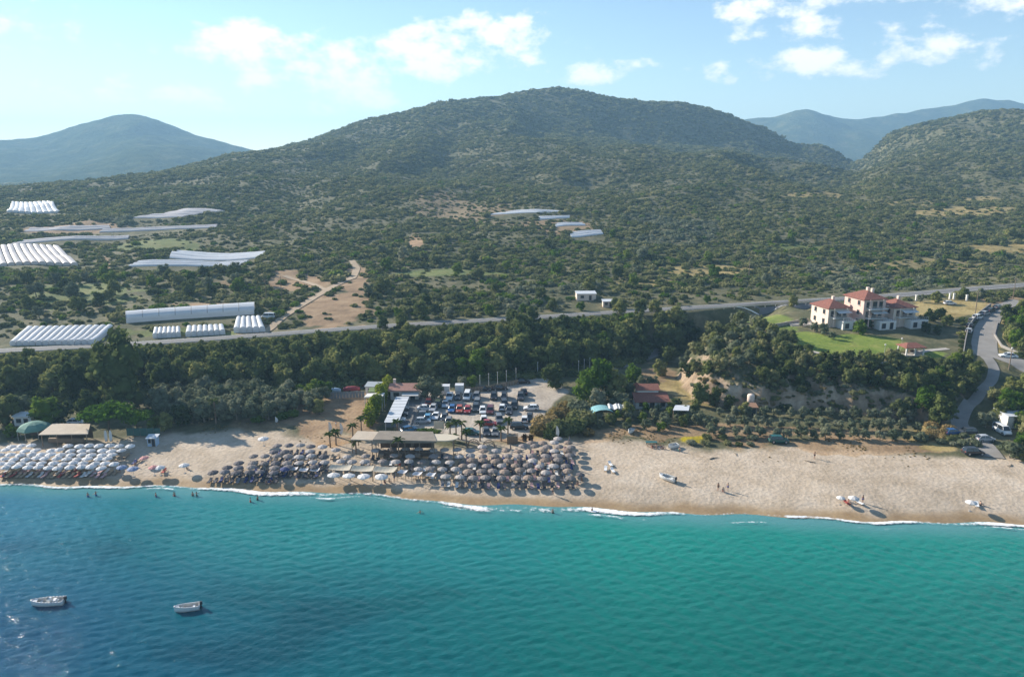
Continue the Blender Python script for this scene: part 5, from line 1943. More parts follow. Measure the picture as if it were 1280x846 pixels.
def car(x, y, z, rz, shape, colour, label, group, pitch=None):
    body, ws, rwn, sides, wheels, hl, tl, lamps, bump = car_meshes(shape, colour)
    o = thing('parked_car' if shape not in ('van', 'pickup') else 'parked_' + shape, label, 'van' if shape == 'van' else 'pickup' if shape == 'pickup' else 'car', (x, y, z), rz, group)
    link('body', body, o)
    link('windscreen', ws, o)
    link('rear_window', rwn, o)
    for s in sides:
        link('side_window', s, o)
    for p in wheels[2]:
        w = link('wheel', wheels[0], o, p)
        link('rim', wheels[1], w)
    for p in lamps[0]:
        link('headlight', hl, o, p)
    for p in lamps[1]:
        link('tail_light', tl, o, p)
    link('bumper', bump, o)
    if pitch is not None:
        o.rotation_euler = pitch
    return o


TOW, AWAY, RIGHT, LEFT = -math.pi / 2, math.pi / 2, 0, math.pi
LOT_CARS = [  # pixel of the middle of its footprint, shape, colour, heading, what tells it apart
    (562, 498, 'pickup', 'white', TOW, 'white pickup in front of the left white box'), (572.6, 498, 'hatch', 'dark', TOW, 'dark hatchback between the white pickup and the white van'),
    (584, 498, 'van', 'white', TOW, 'white van in the rear row of the lot'), (595.6, 498, 'suv', 'grey', TOW, 'grey car just right of the white van'),
    (617.5, 498, 'suv', 'black', TOW, 'black car in the rear row, left of a pair'), (630, 498, 'hatch', 'black', TOW, 'black car in the rear row, right of a pair'),
    (651, 498.5, 'suv', 'dark', TOW, 'dark car standing alone at the back right of the lot'), (655, 492, 'sedan', 'black', AWAY, 'black car just behind the lone dark one'),
    (605, 488, 'hatch', 'black', RIGHT, 'black car in the shade by the fence, left one'), (625, 487, 'sedan', 'black', RIGHT, 'black car in the shade by the fence, right one'),
    (653, 479, 'sedan', 'black', RIGHT, 'long dark car on the shaded rear drive'),
    (536, 504, 'hatch', 'maroon', AWAY, 'maroon hatchback topmost in the left rank'), (532, 512, 'sedan', 'white', RIGHT, 'white car at the left end of the second row'),
    (541.5, 512, 'hatch', 'silver', TOW, 'silver car second in the second row'), (548, 506, 'suv', 'olive', AWAY, 'olive grey car behind the silver one'),
    (557, 507, 'sedan', 'silver', TOW, 'pale silver car beside the olive one'), (565, 513, 'hatch', 'blue', TOW, 'blue hatchback in the second row'),
    (574.5, 513.5, 'hatch', 'orange', TOW, 'orange red hatchback right of the blue one'), (584.5, 514, 'hatch', 'red', TOW, 'dark red hatchback right of the orange one'),
    (595, 512, 'suv', 'dark', TOW, 'dark tall car right of the red one'), (596.5, 506, 'suv', 'grey', TOW, 'grey tall car behind the dark one'), (603.5, 515, 'hatch', 'white', TOW, 'white hatchback near the end of the second row'), (613, 515, 'suv', 'maroon', TOW, 'brownish tall car ending the second row'),
    (628, 511, 'hatch', 'white', AWAY, 'white hatchback beside three black cars'), (630.5, 507, 'suv', 'dark', TOW, 'dark car behind the white hatchback'), (636.5, 515, 'sedan', 'dark', TOW, 'dark saloon in front of the black trio'), (643, 509, 'suv', 'black', TOW, 'black car right of the trio'),
    (534.5, 525, 'hatch', 'sky', TOW, 'light blue car in the third row'), (528.5, 528, 'hatch', 'silver', RIGHT, 'silver car at the left end of the third row'), (531, 520, 'hatch', 'grey', RIGHT, 'grey car between the left rows'),
    (545, 522, 'sedan', 'white', TOW, 'white saloon in the third row'), (555.5, 524, 'hatch', 'dark', TOW, 'dark hatchback in the third row'), (561, 529, 'hatch', 'grey', TOW, 'grey hatchback by the palms'),
    (605, 527, 'hatch', 'white', TOW, 'white car behind the middle palm'), (610, 531, 'sedan', 'red', RIGHT, 'red car partly behind the middle palm'), (624, 526, 'suv', 'grey', TOW, 'grey car alone in the middle of the lot'),
    (589, 542, 'hatch', 'green', RIGHT, 'dark green car among the palms'), (608, 542, 'hatch', 'dark', TOW, 'dark car in the front row, left one'), (619, 542, 'hatch', 'grey', TOW, 'grey car in the front row, right one'),
    (649, 535, 'suv', 'black', RIGHT, 'large black car broadside at the right of the lot'), (662, 524, 'hatch', 'black', TOW, 'black car beside the reeds'), (656, 526, 'hatch', 'white', AWAY, 'white car between the two black ones by the reeds'), (664, 512, 'hatch', 'white', LEFT, 'white car against the reed clump'),
    (511, 538, 'hatch', 'sky', .6, 'light blue car at the corner of the shaded lane'), (502, 512, 'hatch', 'grey', RIGHT, 'grey car under the white car port, rear one'), (500, 519, 'hatch', 'dark', RIGHT, 'dark car under the white car port, middle one'), (497, 526, 'hatch', 'white', RIGHT, 'white car under the white car port, front one')]
for p, q, sh, c, rz, lab in LOT_CARS:
    x, y = at(p, q, 2.5)
    car(x, y, h1(x, y) + .02, rz + random.gauss(0, .06), sh, c, lab, 'cars in the beach car park')
lane = [(1211, 416, 'hatch', 'silver', 'silver car by the wall, lowest of the row on the access road'), (1212, 409, 'hatch', 'dark', 'dark car by the wall, second from below on the access road'), (1214, 403, 'sedan', 'grey', 'grey car by the wall, third from below'),
        (1222, 399, 'suv', 'white', 'white car parked on the access road'), (1231, 394, 'hatch', 'silver', 'silver car above the white one on the access road'), (1238, 390, 'sedan', 'dark', 'dark car above the silver one on the access road'), (1247, 386, 'hatch', 'grey', 'topmost grey car on the access road')]
for p, q, sh, c, lab in lane:
    x, y, z = hit(p, q)
    car(x, y, z + .1, .55 if q < 402 else .9, sh, c, lab, 'cars along the access road')
for p, q, sh, c, rz, lab in [(1260, 447, 'sedan', 'white', 2.8, 'white car driving on the road at the right edge'), (1191, 543, 'hatch', 'blue', RIGHT, 'bright blue car parked at the foot of the beach track'), (1208, 543, 'suv', 'dark', LEFT, 'dark car right of the bright blue one'),
                             (1252, 541, 'van', 'white', TOW, 'white van in front of the white roof at right'), (1216, 568, 'suv', 'black', RIGHT, 'black car on the sand at right'), (1231, 551, 'hatch', 'silver', RIGHT, 'silver car half hidden by the bushes at right'),
                             (973, 553, 'suv', 'green', RIGHT, 'green jeep parked at the top of the sand'), (28, 530, 'hatch', 'dark', RIGHT, 'dark car behind the green tent'), (70, 531, 'sedan', 'black', RIGHT, 'black car behind the left bar roof'), (96, 530, 'hatch', 'white', RIGHT, 'white car under the trees behind the left bar'),
                             (464, 485, 'sedan', 'black', RIGHT, 'black car beside the grey roofed sheds'), (1187, 381, 'hatch', 'white', RIGHT, 'white car on the dry field behind the villas'), (335, 398, 'van', 'white', LEFT, 'white camper at the top of the dirt slope')]:
    x, y, z = hit(p, q)
    car(x, y, z + .06, rz + random.gauss(0, .05), sh, c, lab, None)

# ------------------------------------------------------------------ buildings round the beach
m_wall = mat('white_render', (.70, .67, .62), .9, .07, 1.2)
m_pink = mat('pink_render', (.72, .50, .42), .9, .07, 1.2)
m_cream = mat('cream_render', (.72, .58, .48), .9, .07, 1.2)
m_stone = mat('stone_facing', (.38, .33, .28), .9, .25, 1.2, .05)
m_pane = mat('window_glass', (.03, .04, .05), .08, .05, 2, spec=.8)
m_shut = mat('window_frame', (.28, .20, .14), .7, .1, 3)
m_sheet = mat('white_sheet_roof', (.60, .61, .62), .5, .07, .4)
m_grey_roof = mat('grey_roof', (.23, .195, .155), .9, .2, .5)
m_tan_roof = mat('tan_roof', (.47, .39, .30), .9, .15, .5)
m_awning = mat('awning_cloth', (.68, .67, .64), .85, .05, 2, trans=.15)
m_rail = mat('railing', (.42, .40, .38), .6, .1, 3)
m_green = mat('green_canvas', (.12, .24, .19), .85, .12, 1.2)
m_dgreen = mat('green_netting', (.05, .12, .10), .9, .2, 1)
m_teal = mat('teal_canvas', (.20, .40, .42), .8, .1, 1)


def tile_material():
    m, nt, out = nodes_of('roof_tiles')
    N, L = nt.nodes.new, nt.links.new
    tc = N('ShaderNodeTexCoord')
    n = N('ShaderNodeTexNoise')
    n.inputs['Scale'].default_value = 2.2
    n.inputs['Detail'].default_value = 5
    L(tc.outputs['Object'], n.inputs['Vector'])
    r = N('ShaderNodeValToRGB')
    e = r.color_ramp.elements
    e[0].position, e[0].color = .3, (.20, .068, .046, 1)
    e[1].position, e[1].color = .72, (.32, .12, .08, 1)
    L(n.outputs[0], r.inputs[0])
    w = N('ShaderNodeTexWave')
    w.inputs['Scale'].default_value = 3.2
    w.inputs['Distortion'].default_value = .4
    L(tc.outputs['Object'], w.inputs['Vector'])
    b = N('ShaderNodeBsdfPrincipled')
    b.inputs['Roughness'].default_value = .85
    bp = N('ShaderNodeBump')
    bp.inputs['Distance'].default_value = .05
    bp.inputs['Strength'].default_value = .7
    L(w.outputs['Fac'], bp.inputs['Height'])
    L(bp.outputs[0], b.inputs['Normal'])
    L(r.outputs[0], b.inputs['Base Color'])
    L(b.outputs[0], out.inputs['Surface'])
    return m


m_tile = tile_material()


def window(parent, x, y, z, w, h, face, name='window', frame=m_shut):
    """framed opening on a wall; face: 0 front (-y), 1 left (-x), 2 right (+x)"""
    d = .12
    fr, pn = MB(), MB()
    if face == 0:
        fr.box(x, y - d / 2 + .02, z, w + .16, d, h + .16)
        pn.box(x, y - d + .005, z + .08, w, .05, h)
        si = MB().box(x, y - .16, z - .08, w + .3, .28, .07)
    else:
        s = -1 if face == 1 else 1
        fr.box(x + s * (d / 2 - .02), y, z, d, w + .16, h + .16)
        pn.box(x + s * (d - .005), y, z + .08, .05, w, h)
        si = MB().box(x + s * .16, y, z - .08, .28, w + .3, .07)
    o = fr.build(name, frame, parent)
    pn.build('pane', m_pane, o)
    si.build('sill', m_wall, o)
    return o


def hip_roof(parent, cx, cy, z, sx, sy, hgt, m=m_tile, ridge=.25, over=.55):
    a, b = sx / 2 + over, sy / 2 + over
    rl = max(0.01, (a - b) * 1.0 if a > b else 0.01) + ridge
    if a >= b:
        top = [(cx - rl, cy, z + hgt), (cx + rl, cy, z + hgt)]
        fs = [(0, 1, 5, 4), (1, 2, 5), (2, 3, 4, 5), (3, 0, 4)]
    else:
        rl = (b - a) + ridge
        top = [(cx, cy - rl, z + hgt), (cx, cy + rl, z + hgt)]
        fs = [(0, 1, 4), (1, 2, 5, 4), (2, 3, 5), (3, 0, 4, 5)]
    lo = [(cx - a, cy - b, z), (cx + a, cy - b, z), (cx + a, cy + b, z), (cx - a, cy + b, z)]
    mb = MB().add(lo + top, fs)
    mb.add([(x, y, z - .16) for x, y, _ in lo] + lo, [(3, 2, 1, 0), (0, 1, 5, 4), (1, 2, 6, 5), (2, 3, 7, 6), (3, 0, 4, 7)])
    return mb.build('roof', m, parent)


def balcony(parent, x, y, z, w, d):
    s = MB().box(x, y - d / 2, z - .18, w, d, .18).build('balcony', m_wall, parent)
    r = MB()
    for k in range(int(w / .5) + 1):
        r.box(x - w / 2 + .04 + k * (w - .08) / int(w / .5), y - d + .05, z, .05, .05, .9)
    r.box(x, y - d + .05, z + .9, w, .08, .07)
    for sgn in (-1, 1):
        r.box(x + sgn * (w / 2 - .04), y - d / 2, z + .9, .08, d, .07)
    r.build('railing', m_rail, s)
    return s


def villa(px, py, label, W_, D_, storeys, wallm, terrace, rz, chim=1):
    x, y, z = hit(px, py)
    z -= .4
    o = thing('villa', label, 'house', (x, y, z), rz, 'villas on the knoll')
    sh = 3.0
    hh = storeys * sh + .5
    wall = MB().box(0, 0, 0, W_, D_, hh).build('wall', wallm, o)
    rf = hip_roof(o, 0, 0, hh, W_, D_, 2.1)
    for k in range(chim):
        c = MB().box(W_ * .28, D_ * .22 - k * 2.2, hh + .5, .8, .8, 2.2).build('chimney', m_cream, rf)
    for s in range(storeys):
        zz = .5 + s * sh
        for k in (-1, 0, 1):
            if s == 0 and terrace:
                continue
            window(o, k * W_ * .29, -D_ / 2, zz + (.3 if k else .1), 1.4, 2.0 if k == 0 else 1.7, 0, 'window' if k else 'balcony_door')
        for k in (-1, 1):
            window(o, -W_ / 2, k * D_ * .25, zz + .9, 1.0, 1.3, 1)
        if s > 0:
            balcony(o, W_ * .06, -D_ / 2, zz, W_ * .86, 1.7)
    MB().box(W_ * .30, -D_ / 2 - .85, .5, .28, .28, hh - .6).build('pillar', wallm, o)
    MB().box(-W_ * .30, -D_ / 2 - .85, .5, .28, .28, hh - .6).build('pillar', wallm, o)
    MB().loft([[(-W_ * .2, -D_ / 2 - .02, sh + 2.7), (W_ * .45, -D_ / 2 - .02, sh + 2.7), (W_ * .45, -D_ / 2 - .02, sh + 2.76), (-W_ * .2, -D_ / 2 - .02, sh + 2.76)],
               [(-W_ * .2, -D_ / 2 - 2.2, sh + 2.1), (W_ * .45, -D_ / 2 - 2.2, sh + 2.1), (W_ * .45, -D_ / 2 - 2.2, sh + 2.16), (-W_ * .2, -D_ / 2 - 2.2, sh + 2.16)]]).build('awning', m_awning, o)
    if terrace:
        tw, td, tx = terrace
        t = MB().box(tx, -D_ / 2 - td / 2 - .01, -1.2, tw, td, 4.0).build('terrace_block', m_wall, o)
        window(o, tx - tw * .25, -D_ / 2 - td, .5, 1.3, 1.5, 0)
        window(o, tx + tw * .22, -D_ / 2 - td, .1, 1.1, 2.1, 0, 'terrace_door')
        r = MB()
        for k in range(9):
            r.box(tx - tw / 2 + .1 + k * (tw - .2) / 8, -D_ / 2 - td + .08, 2.8, .08, .08, .85)
        r.box(tx, -D_ / 2 - td + .08, 3.65, tw, .1, .08)
        r.build('railing', m_rail, t)
    return o


villa(1036, 404.5, 'left villa with pink walls, red hipped roof and white terrace block', 7.6, 9.0, 2, m_cream, (6.0, 3.6, 2.2), .22)
villa(1078, 405, 'middle villa, tallest of the three, with pinkish walls and red roof', 8.0, 9.5, 3, m_pink, (6.0, 3.0, 3.2), .22, 2)
villa(1117, 404, 'right villa, lowest of the three, with red roof and tall chimney', 8.2, 8.6, 2, m_cream, (6.4, 3.0, 3.4), .22)

x, y, z = hit(1138, 442)
o = thing('gazebo', 'open red roofed gazebo on white posts on the villa lawn', 'gazebo', (x, y, z), .1)
hip_roof(o, 0, 0, 2.35, 5.6, 4.2, 1.0, m_tile, .6, .4)
for a in (-2.6, 0, 2.6):
    for b in (-1.9, 1.9):
        MB().box(a, b, -.3, .32, .32, 2.6).build('post', m_wall, o)
MB().box(0, 0, -.25, 6.0, 4.6, .33).build('floor_slab', m_pave, o)
MB().box(1.2, .9, .1, 2.0, .7, .75).build('table', m_darkwood, o)
# walls and posts of the villa yard
for lab, pts, hgt in [('grey garden wall along the access road, left side', [(1199, 470), (1203, 450), (1206, 430), (1210, 412), (1222, 396), (1238, 384)], 1.5), ('low stone terrace wall left of the villas', [(962, 410), (985, 406), (1010, 402)], 1.1), ('low white wall under the villa lawn path', [(1095, 458), (1112, 455), (1130, 462)], .9),
                      ('pale kerb wall along the right side of the access road', [(1247, 404), (1243, 420), (1252, 434), (1285, 448)], .8), ('round stone retaining wall left of the villa lawn', [(928, 424), (940, 432), (960, 436), (985, 434)], 1.0)]:
    P = [hit(p, q) for p, q in pts]
    o = thing('garden_wall', lab, 'wall', P[0])
    for i, (a, b) in enumerate(zip(P[:-1], P[1:])):
        n = max(1, int(math.hypot(b[0] - a[0], b[1] - a[1]) / 3))
        for k in range(n):
            u0, u1 = k / n, (k + 1) / n
            c0 = [a[j] + (b[j] - a[j]) * u0 - P[0][j] for j in range(3)]
            c1 = [a[j] + (b[j] - a[j]) * u1 - P[0][j] for j in range(3)]
            z0, z1 = h1(c0[0] + P[0][0], c0[1] + P[0][1]) - P[0][2], h1(c1[0] + P[0][0], c1[1] + P[0][1]) - P[0][2]
            d = Vector((c1[0] - c0[0], c1[1] - c0[1], 0)).normalized()
            nx, ny = -d.y * .14, d.x * .14
            MB().loft([[(c0[0] - nx, c0[1] - ny, z0 - .5), (c0[0] + nx, c0[1] + ny, z0 - .5), (c0[0] + nx, c0[1] + ny, z0 + hgt), (c0[0] - nx, c0[1] - ny, z0 + hgt)],
                       [(c1[0] - nx, c1[1] - ny, z1 - .5), (c1[0] + nx, c1[1] + ny, z1 - .5), (c1[0] + nx, c1[1] + ny, z1 + hgt), (c1[0] - nx, c1[1] - ny, z1 + hgt)]]).build('wall_panel', m_stone if 'stone' in lab else m_wall if 'white' in lab else m_concrete, o)
for i, (p, q) in enumerate([(1145, 376), (1168, 374), (1187, 374), (1192, 374), (1208, 376)]):
    x, y, z = hit(p, q)
    o = thing('gate_pillar', 'white pillar behind the dry field, %s from the left' % ordinal(i + 1), 'pillar', (x, y, z), 0, 'white pillars behind the dry field')
    MB().box(0, 0, -.3, .55, .55, 2.4).build('shaft', m_wall, o)
    MB().box(0, 0, 2.1, .75, .75, .16).build('cap', m_wall, o)
x, y, z = hit(1008, 404)
o = thing('paved_yard', 'pale paved yard with low steps left of the left villa', 'yard', (x, y, z))
MB().box(-2, -1, -.5, 9, 5, .75).build('paving', m_pave, o)
MB().box(-2, -3.8, -.5, 9, .7, .45).build('step', m_pave, o)


# ---- generic open-sided bar / car port: flat or sloping slab on posts, counters beneath
def open_roof(name, label, cat, quad_px, zroof, thick, m, zg=2.5, slope=0.0, post=m_wood, boards=0):
    """quad of roof corner pixels (near-left, near-right, far-right, far-left) at roof height"""
    C = [at(p, q, zroof) for p, q in quad_px]
    cx, cy = np.mean([c[0] for c in C]), np.mean([c[1] for c in C])
    o = thing(name, label, cat, (cx, cy, zg))
    R = [(c[0] - cx, c[1] - cy) for c in C]
    zz = [zroof - zg, zroof - zg, zroof - zg + slope, zroof - zg + slope]
    if boards:
        for k in range(boards):
            a, b = k / boards + .004, (k + 1) / boards - .004
            L0 = lambda u, v: [(R[0][j] * (1 - u) + R[1][j] * u) * (1 - v) + (R[3][j] * (1 - u) + R[2][j] * u) * v for j in range(2)]
            q = [(L0(0, a), 0), (L0(1, a), 0), (L0(1, b), 0), (L0(0, b), 0)]
            t = .03 * (k % 2)
            vs = [(p_[0], p_[1], zz[0] + slope * (a if i < 2 else b) + t) for i, (p_, _) in enumerate(q)]
            MB().add(vs + [(x_, y_, z_ + thick) for x_, y_, z_ in vs], [(3, 2, 1, 0), (4, 5, 6, 7), (0, 1, 5, 4), (1, 2, 6, 5), (2, 3, 7, 6), (3, 0, 4, 7)]).build('roof_sheet', m, o)
    else:
        vs = [(R[i][0], R[i][1], zz[i]) for i in range(4)]
        MB().add(vs + [(x_, y_, z_ + thick) for x_, y_, z_ in vs], [(3, 2, 1, 0), (4, 5, 6, 7), (0, 1, 5, 4), (1, 2, 6, 5), (2, 3, 7, 6), (3, 0, 4, 7)]).build('roof', m, o)
    n = max(2, int(math.hypot(R[1][0] - R[0][0], R[1][1] - R[0][1]) / 3.2) + 1)
    for v, e in ((.06, 0), (.94, 1)):
        for k in range(n):
            u = .04 + .92 * k / (n - 1)
            p = [(R[0][j] * (1 - u) + R[1][j] * u) * (1 - v) + (R[3][j] * (1 - u) + R[2][j] * u) * v for j in range(2)]
            MB().box(p[0], p[1], -.3, .16, .16, zz[0] + .3 + slope * v).build('post', post, o)
    return o, R


o, R = open_roof('beach_bar', 'beach bar under a wide dark brown flat roof', 'bar', [(466, 551), (546, 553), (541, 541), (474, 540)], 5.9, .35, m_grey_roof)
fx = [r[0] for r in R]
MB().box(0, -2.2, 0, (fx[1] - fx[0]) * .8, .7, 1.1).build('counter', m_darkwood, o)
MB().box(0, 2.2, 0, (fx[1] - fx[0]) * .85, .2, 2.6).build('back_wall', m_darkwood, o)
MB().box(0, R[0][1] + .1, 2.9, fx[1] - fx[0], .12, .5).build('fascia', mat('brown_fascia', (.30, .25, .20), .85, .15, 1), o)
for k in (-5, -1, 3):
    MB().box(k, -3.2, 0, 1.2, .8, .75).build('table', m_wood, o)
open_roof('bar_wing', 'tan flat roofed wing left of the brown bar roof', 'bar', [(438, 550), (465.4, 551), (474, 540.5), (447, 539.5)], 5.5, .22, m_tan_roof)
# round-cornered tan awning at the bar's right end
x, y = at(541, 549, 5.6)
o = thing('rounded_awning', 'tan awning with rounded end at the right of the bar roof', 'awning', (x, y, 2.5))
MB().prism([(3.4 * math.cos(t) + (2.2 if math.cos(t) > 0 else -2.2), 2.1 * math.sin(t)) for t in np.linspace(0, 2 * math.pi, 28, endpoint=False)], 3.42, 3.6).build('cloth', m_sail, o)
for a, b in ((-4.5, -1.2), (-4.5, 1.2), (0, -1.7), (0, 1.7), (4.6, -1.1), (4.6, 1.1)):
    MB().box(a, b, -.3, .16, .16, 3.72).build('post', m_wood, o)
open_roof('car_port', 'long white sheet roofed car port beside the bamboo hedge', 'car port', [(480, 528), (498, 528), (511.5, 496), (495, 496)], 5.4, .05, m_sheet, boards=16, post=m_rail)
# red roofed bar building
x, y = at(507, 496, 2.5)
o = thing('red_roofed_bar', 'low building with long faded red roof behind the car port', 'building', (x, y, 2.4), .03)
MB().box(0, 0, 0, 7.6, 4.6, 2.7).build('wall', m_wall, o)
MB().loft([[(-4.3, -3.2, 2.75), (4.3, -3.2, 2.75), (4.3, -3.2, 2.9), (-4.3, -3.2, 2.9)], [(-4.3, .2, 3.9), (4.3, .2, 3.9), (4.3, .2, 4.05), (-4.3, .2, 4.05)], [(-4.3, 3.0, 2.9), (4.3, 3.0, 2.9), (4.3, 3.0, 3.05), (-4.3, 3.0, 3.05)]]).build('roof', mat('faded_tiles', (.40, .21, .16), .9, .2, 1.2), o)
MB().loft([[(-.5, -2.32, 2.3), (4, -2.32, 2.3), (4, -2.32, 2.36), (-.5, -2.32, 2.36)], [(-.5, -4.8, 1.9), (4, -4.8, 1.9), (4, -4.8, 1.96), (-.5, -4.8, 1.96)]]).build('awning', m_awning, o)
window(o, -2.2, -2.3, .9, 1.4, 1.1, 0)
window(o, 2.2, -2.3, .1, 1.1, 1.9, 0, 'door')
c = MB().box(-3, 1, 3.6, .7, .7, 1.4).build('water_tank_stand', m_cream, o)
# flat sheds and pergola left of the hedge
for p, q, w, d, h_, m1, m2, lab in [(470, 491, 5.0, 3.4, 2.4, m_wall, mat('grey_sheet', (.34, .37, .39), .7, .1, 1), 'shed with flat grey roof behind the pergola'), (474, 497, 5.0, 2.6, 2.2, m_wall, mat('green_felt', (.16, .21, .08), .9, .2, 1), 'shed with flat green roof behind the pergola'),
                                    (335, 506, 1.8, 1.8, 2.6, m_wall, m_sheet, 'small white cabin among the olives left of the bare plot'), (60, 527, 3.0, 2.0, 2.3, m_wall, m_sheet, 'small white hut behind the left bar'),
                                    (33, 530, 4.2, 2.4, 2.5, m_wall, m_sheet, 'white roofed hut behind the green tent'), (192, 556, 2.0, 1.6, 2.0, mat('pale_blue_paint', (.42, .55, .68), .7, .1, 2), m_sheet, 'pale blue kiosk alone on the shaded sand'), (732, 374, 7.5, 4.5, 2.6, m_cream, m_sheet, 'white roofed shed above the road in the pale terraces'), (760, 383, 4.2, 3.0, 2.2, m_cream, m_sheet, 'small white shed above the road, right of the larger one'), (937, 517, 3.0, 2.6, 2.2, m_stone, mat('brown_sheet', (.28, .16, .10), .9, .15, 1), 'brown roofed hut among the olives below the cliff'),
                                    (1270, 529, 8.0, 5.0, 2.8, m_wall, m_sheet, 'white flat roofed building at the right picture edge')]:
    x, y, z = hit(p, q)
    o = thing('shed', lab, 'shed', (x, y, z - .1), random.uniform(-.1, .1))
    MB().box(0, 0, -.3, w, d, h_ + .3).build('wall', m1, o)
    MB().loft([[(-w / 2 - .25, -d / 2 - .3, h_), (w / 2 + .25, -d / 2 - .3, h_), (w / 2 + .25, -d / 2 - .3, h_ + .14), (-w / 2 - .25, -d / 2 - .3, h_ + .14)], [(-w / 2 - .25, d / 2 + .25, h_ + .3), (w / 2 + .25, d / 2 + .25, h_ + .3), (w / 2 + .25, d / 2 + .25, h_ + .44), (-w / 2 - .25, d / 2 + .25, h_ + .44)]]).build('roof', m2, o)
    window(o, -w * .22, -d / 2, .9, min(1.2, w * .25), .9, 0)
    window(o, w * .2, -d / 2, .05, min(.9, w * .3), 1.8, 0, 'door')
o, R = open_roof('white_pergola', 'white flat pergola on tall posts left of the bamboo hedge', 'pergola', [(455, 497.5), (478, 496.5), (481, 492), (459, 493)], 6.3, .3, m_wall, post=m_wall)
# white boxes, fence and flag poles at the back of the lot
for p, q, lab in [(557, 492, 'left white container box behind the car park'), (574.5, 491, 'right white container box behind the car park')]:
    x, y = at(p, q, 2.5)
    o = thing('container_box', lab, 'container', (x, y, 2.5))
    MB().box(0, 0, .12, 2.3, 2.2, 2.3).build('body', m_wall, o)
    MB().box(0, 0, 2.43, 2.42, 2.32, .1).build('roof', m_sheet, o)
    MB().box(.2, -1.12, .3, .9, .05, 1.8).build('door', m_sheet, o)
    for a in (-.9, .9):
        for b in (-.8, .8):
            MB().box(a, b, -.2, .15, .15, .34).build('foot', m_rail, o)
P = [at(p, q, 2.5) for p, q in [(578, 490), (604, 489), (632, 483), (648, 480)]]
o = thing('timber_fence', 'brown timber fence along the back of the car park', 'fence', (*P[0], 2.5))
k = 0
for a, b in zip(P[:-1], P[1:]):
    n = int(math.hypot(b[0] - a[0], b[1] - a[1]) / .8)
    ang = math.atan2(b[1] - a[1], b[0] - a[0])
    for i in range(n):
        u = (i + .5) / n
        MB().box(a[0] + (b[0] - a[0]) * u - P[0][0], a[1] + (b[1] - a[1]) * u - P[0][1], -.2, .74, .06, 1.5 + .06 * (k % 3), ang).build('board', m_wood, o)
        k += 1
for i, (p, q) in enumerate([(600, 487), (611, 485), (622, 483), (633, 481), (645, 478), (723, 468), (730, 466), (737, 464), (672, 470)]):
    x, y, z = hit(p, q)
    o = thing('light_mast', ('thin white mast behind the lot fence, %s from left' % ordinal(i + 1)) if i < 5 else ('thin white mast rising by the light green tree, %s from left' % ordinal(i - 4)) if i < 8 else 'thin white mast at the rear drive', 'mast', (x, y, z), 0, 'white masts round the car park')
    MB().tube((0, 0, -.3), (0, 0, 4.2), .07, .05, 6).build('mast', m_wall, o)
    MB().box(0, 0, -.1, .4, .4, .2).build('base', m_concrete, o)
    MB().lathe([(.0, 4.42), (.12, 4.36), (.13, 4.2), (.0, 4.15)], 8).build('lamp_head', m_wall, o)
# grey fence, boat covers at the back of the bare plot
P = [at(409, 498, 2.5), at(456, 496, 2.5)]
o = thing('panel_fence', 'grey panel fence at the back of the bare plot', 'fence', (*P[0], 2.5))
n = 12
for i in range(n):
    u = (i + .5) / n
    MB().box((P[1][0] - P[0][0]) * u, (P[1][1] - P[0][1]) * u, -.2, (P[1][0] - P[0][0]) / n - .06, .06, 1.9).build('panel', mat('grey_panel', (.27, .27, .27), .8, .15, 2), o)


def covered_boat(px, py, m, label):
    x, y = at(px, py, 2.5)
    o = thing('covered_boat', label, 'boat', (x, y, 2.5), .05)
    rings = []
    for t in np.linspace(0, 1, 8):
        w = 1.0 * math.sin(math.pi * (t * .62 + .36)) ** .6
        rings.append([(-2.3 + 4.6 * t, -w, .75), (-2.3 + 4.6 * t, -w * .6, .25), (-2.3 + 4.6 * t, w * .6, .25), (-2.3 + 4.6 * t, w, .75), (-2.3 + 4.6 * t, w * .5, 1.15 + .3 * math.sin(t * 3)), (-2.3 + 4.6 * t, -w * .5, 1.15 + .3 * math.sin(t * 3))])
    MB().loft(rings).build('cover', m, o, True)
    MB().box(0, 0, .12, 3.6, .9, .16).build('trailer_frame', m_rail, o)
    for s in (-1, 1):
        MB().tube((-.5, s * .75, .28), (-.5, s * .95, .28), .28, n=10).build('wheel', m_tyre, o)
    return o


covered_boat(416, 491, mat('blue_tarp', (.30, .42, .54), .6, .1, 1), 'boat under a pale blue cover behind the bare plot')
covered_boat(440, 489, mat('red_tarp', (.28, .04, .05), .6, .1, 1), 'boat under a dark red cover behind the bare plot')

# left beach bar: green tent and tan roof
x, y = at(44, 545, 2.3)
o = thing('green_tent', 'faded green domed tent at the left beach bar', 'tent', (x, y, 2.3))
MB().lathe([(3.55, 2.0), (3.6, 2.15), (3.0, 2.75), (2.0, 3.25), (1.0, 3.55), (.05, 3.7)], 8).lathe([(.05, 3.6), (1.9, 3.15), (2.9, 2.65), (3.5, 2.05)], 8).build('canopy', m_green, o)
for i in range(8):
    t = i * math.pi / 4
    MB().tube((3.4 * math.cos(t), 3.4 * math.sin(t), -.2), (3.4 * math.cos(t), 3.4 * math.sin(t), 2.15), .05, n=6).build('pole', m_rail, o)
MB().box(0, 1.5, 0, 3.4, 1.6, 1.0).build('counter', m_darkwood, o)
o, R = open_roof('left_beach_bar', 'beach bar with pale tan reed roof behind the white parasols', 'bar', [(48, 544), (110, 543), (113, 530.5), (66, 530)], 5.1, .2, m_tan_roof, 2.35)
MB().box(0, 2, 0, 9, .2, 2.4).build('back_wall', m_darkwood, o)
MB().box(0, -1.0, 0, 8, .7, 1.05).build('counter', m_wood, o)
x, y = at(180, 545, 2.4)
o = thing('netting_screen', 'dark teal netting screen beside the umbrella pines', 'screen', (x, y, 2.4))
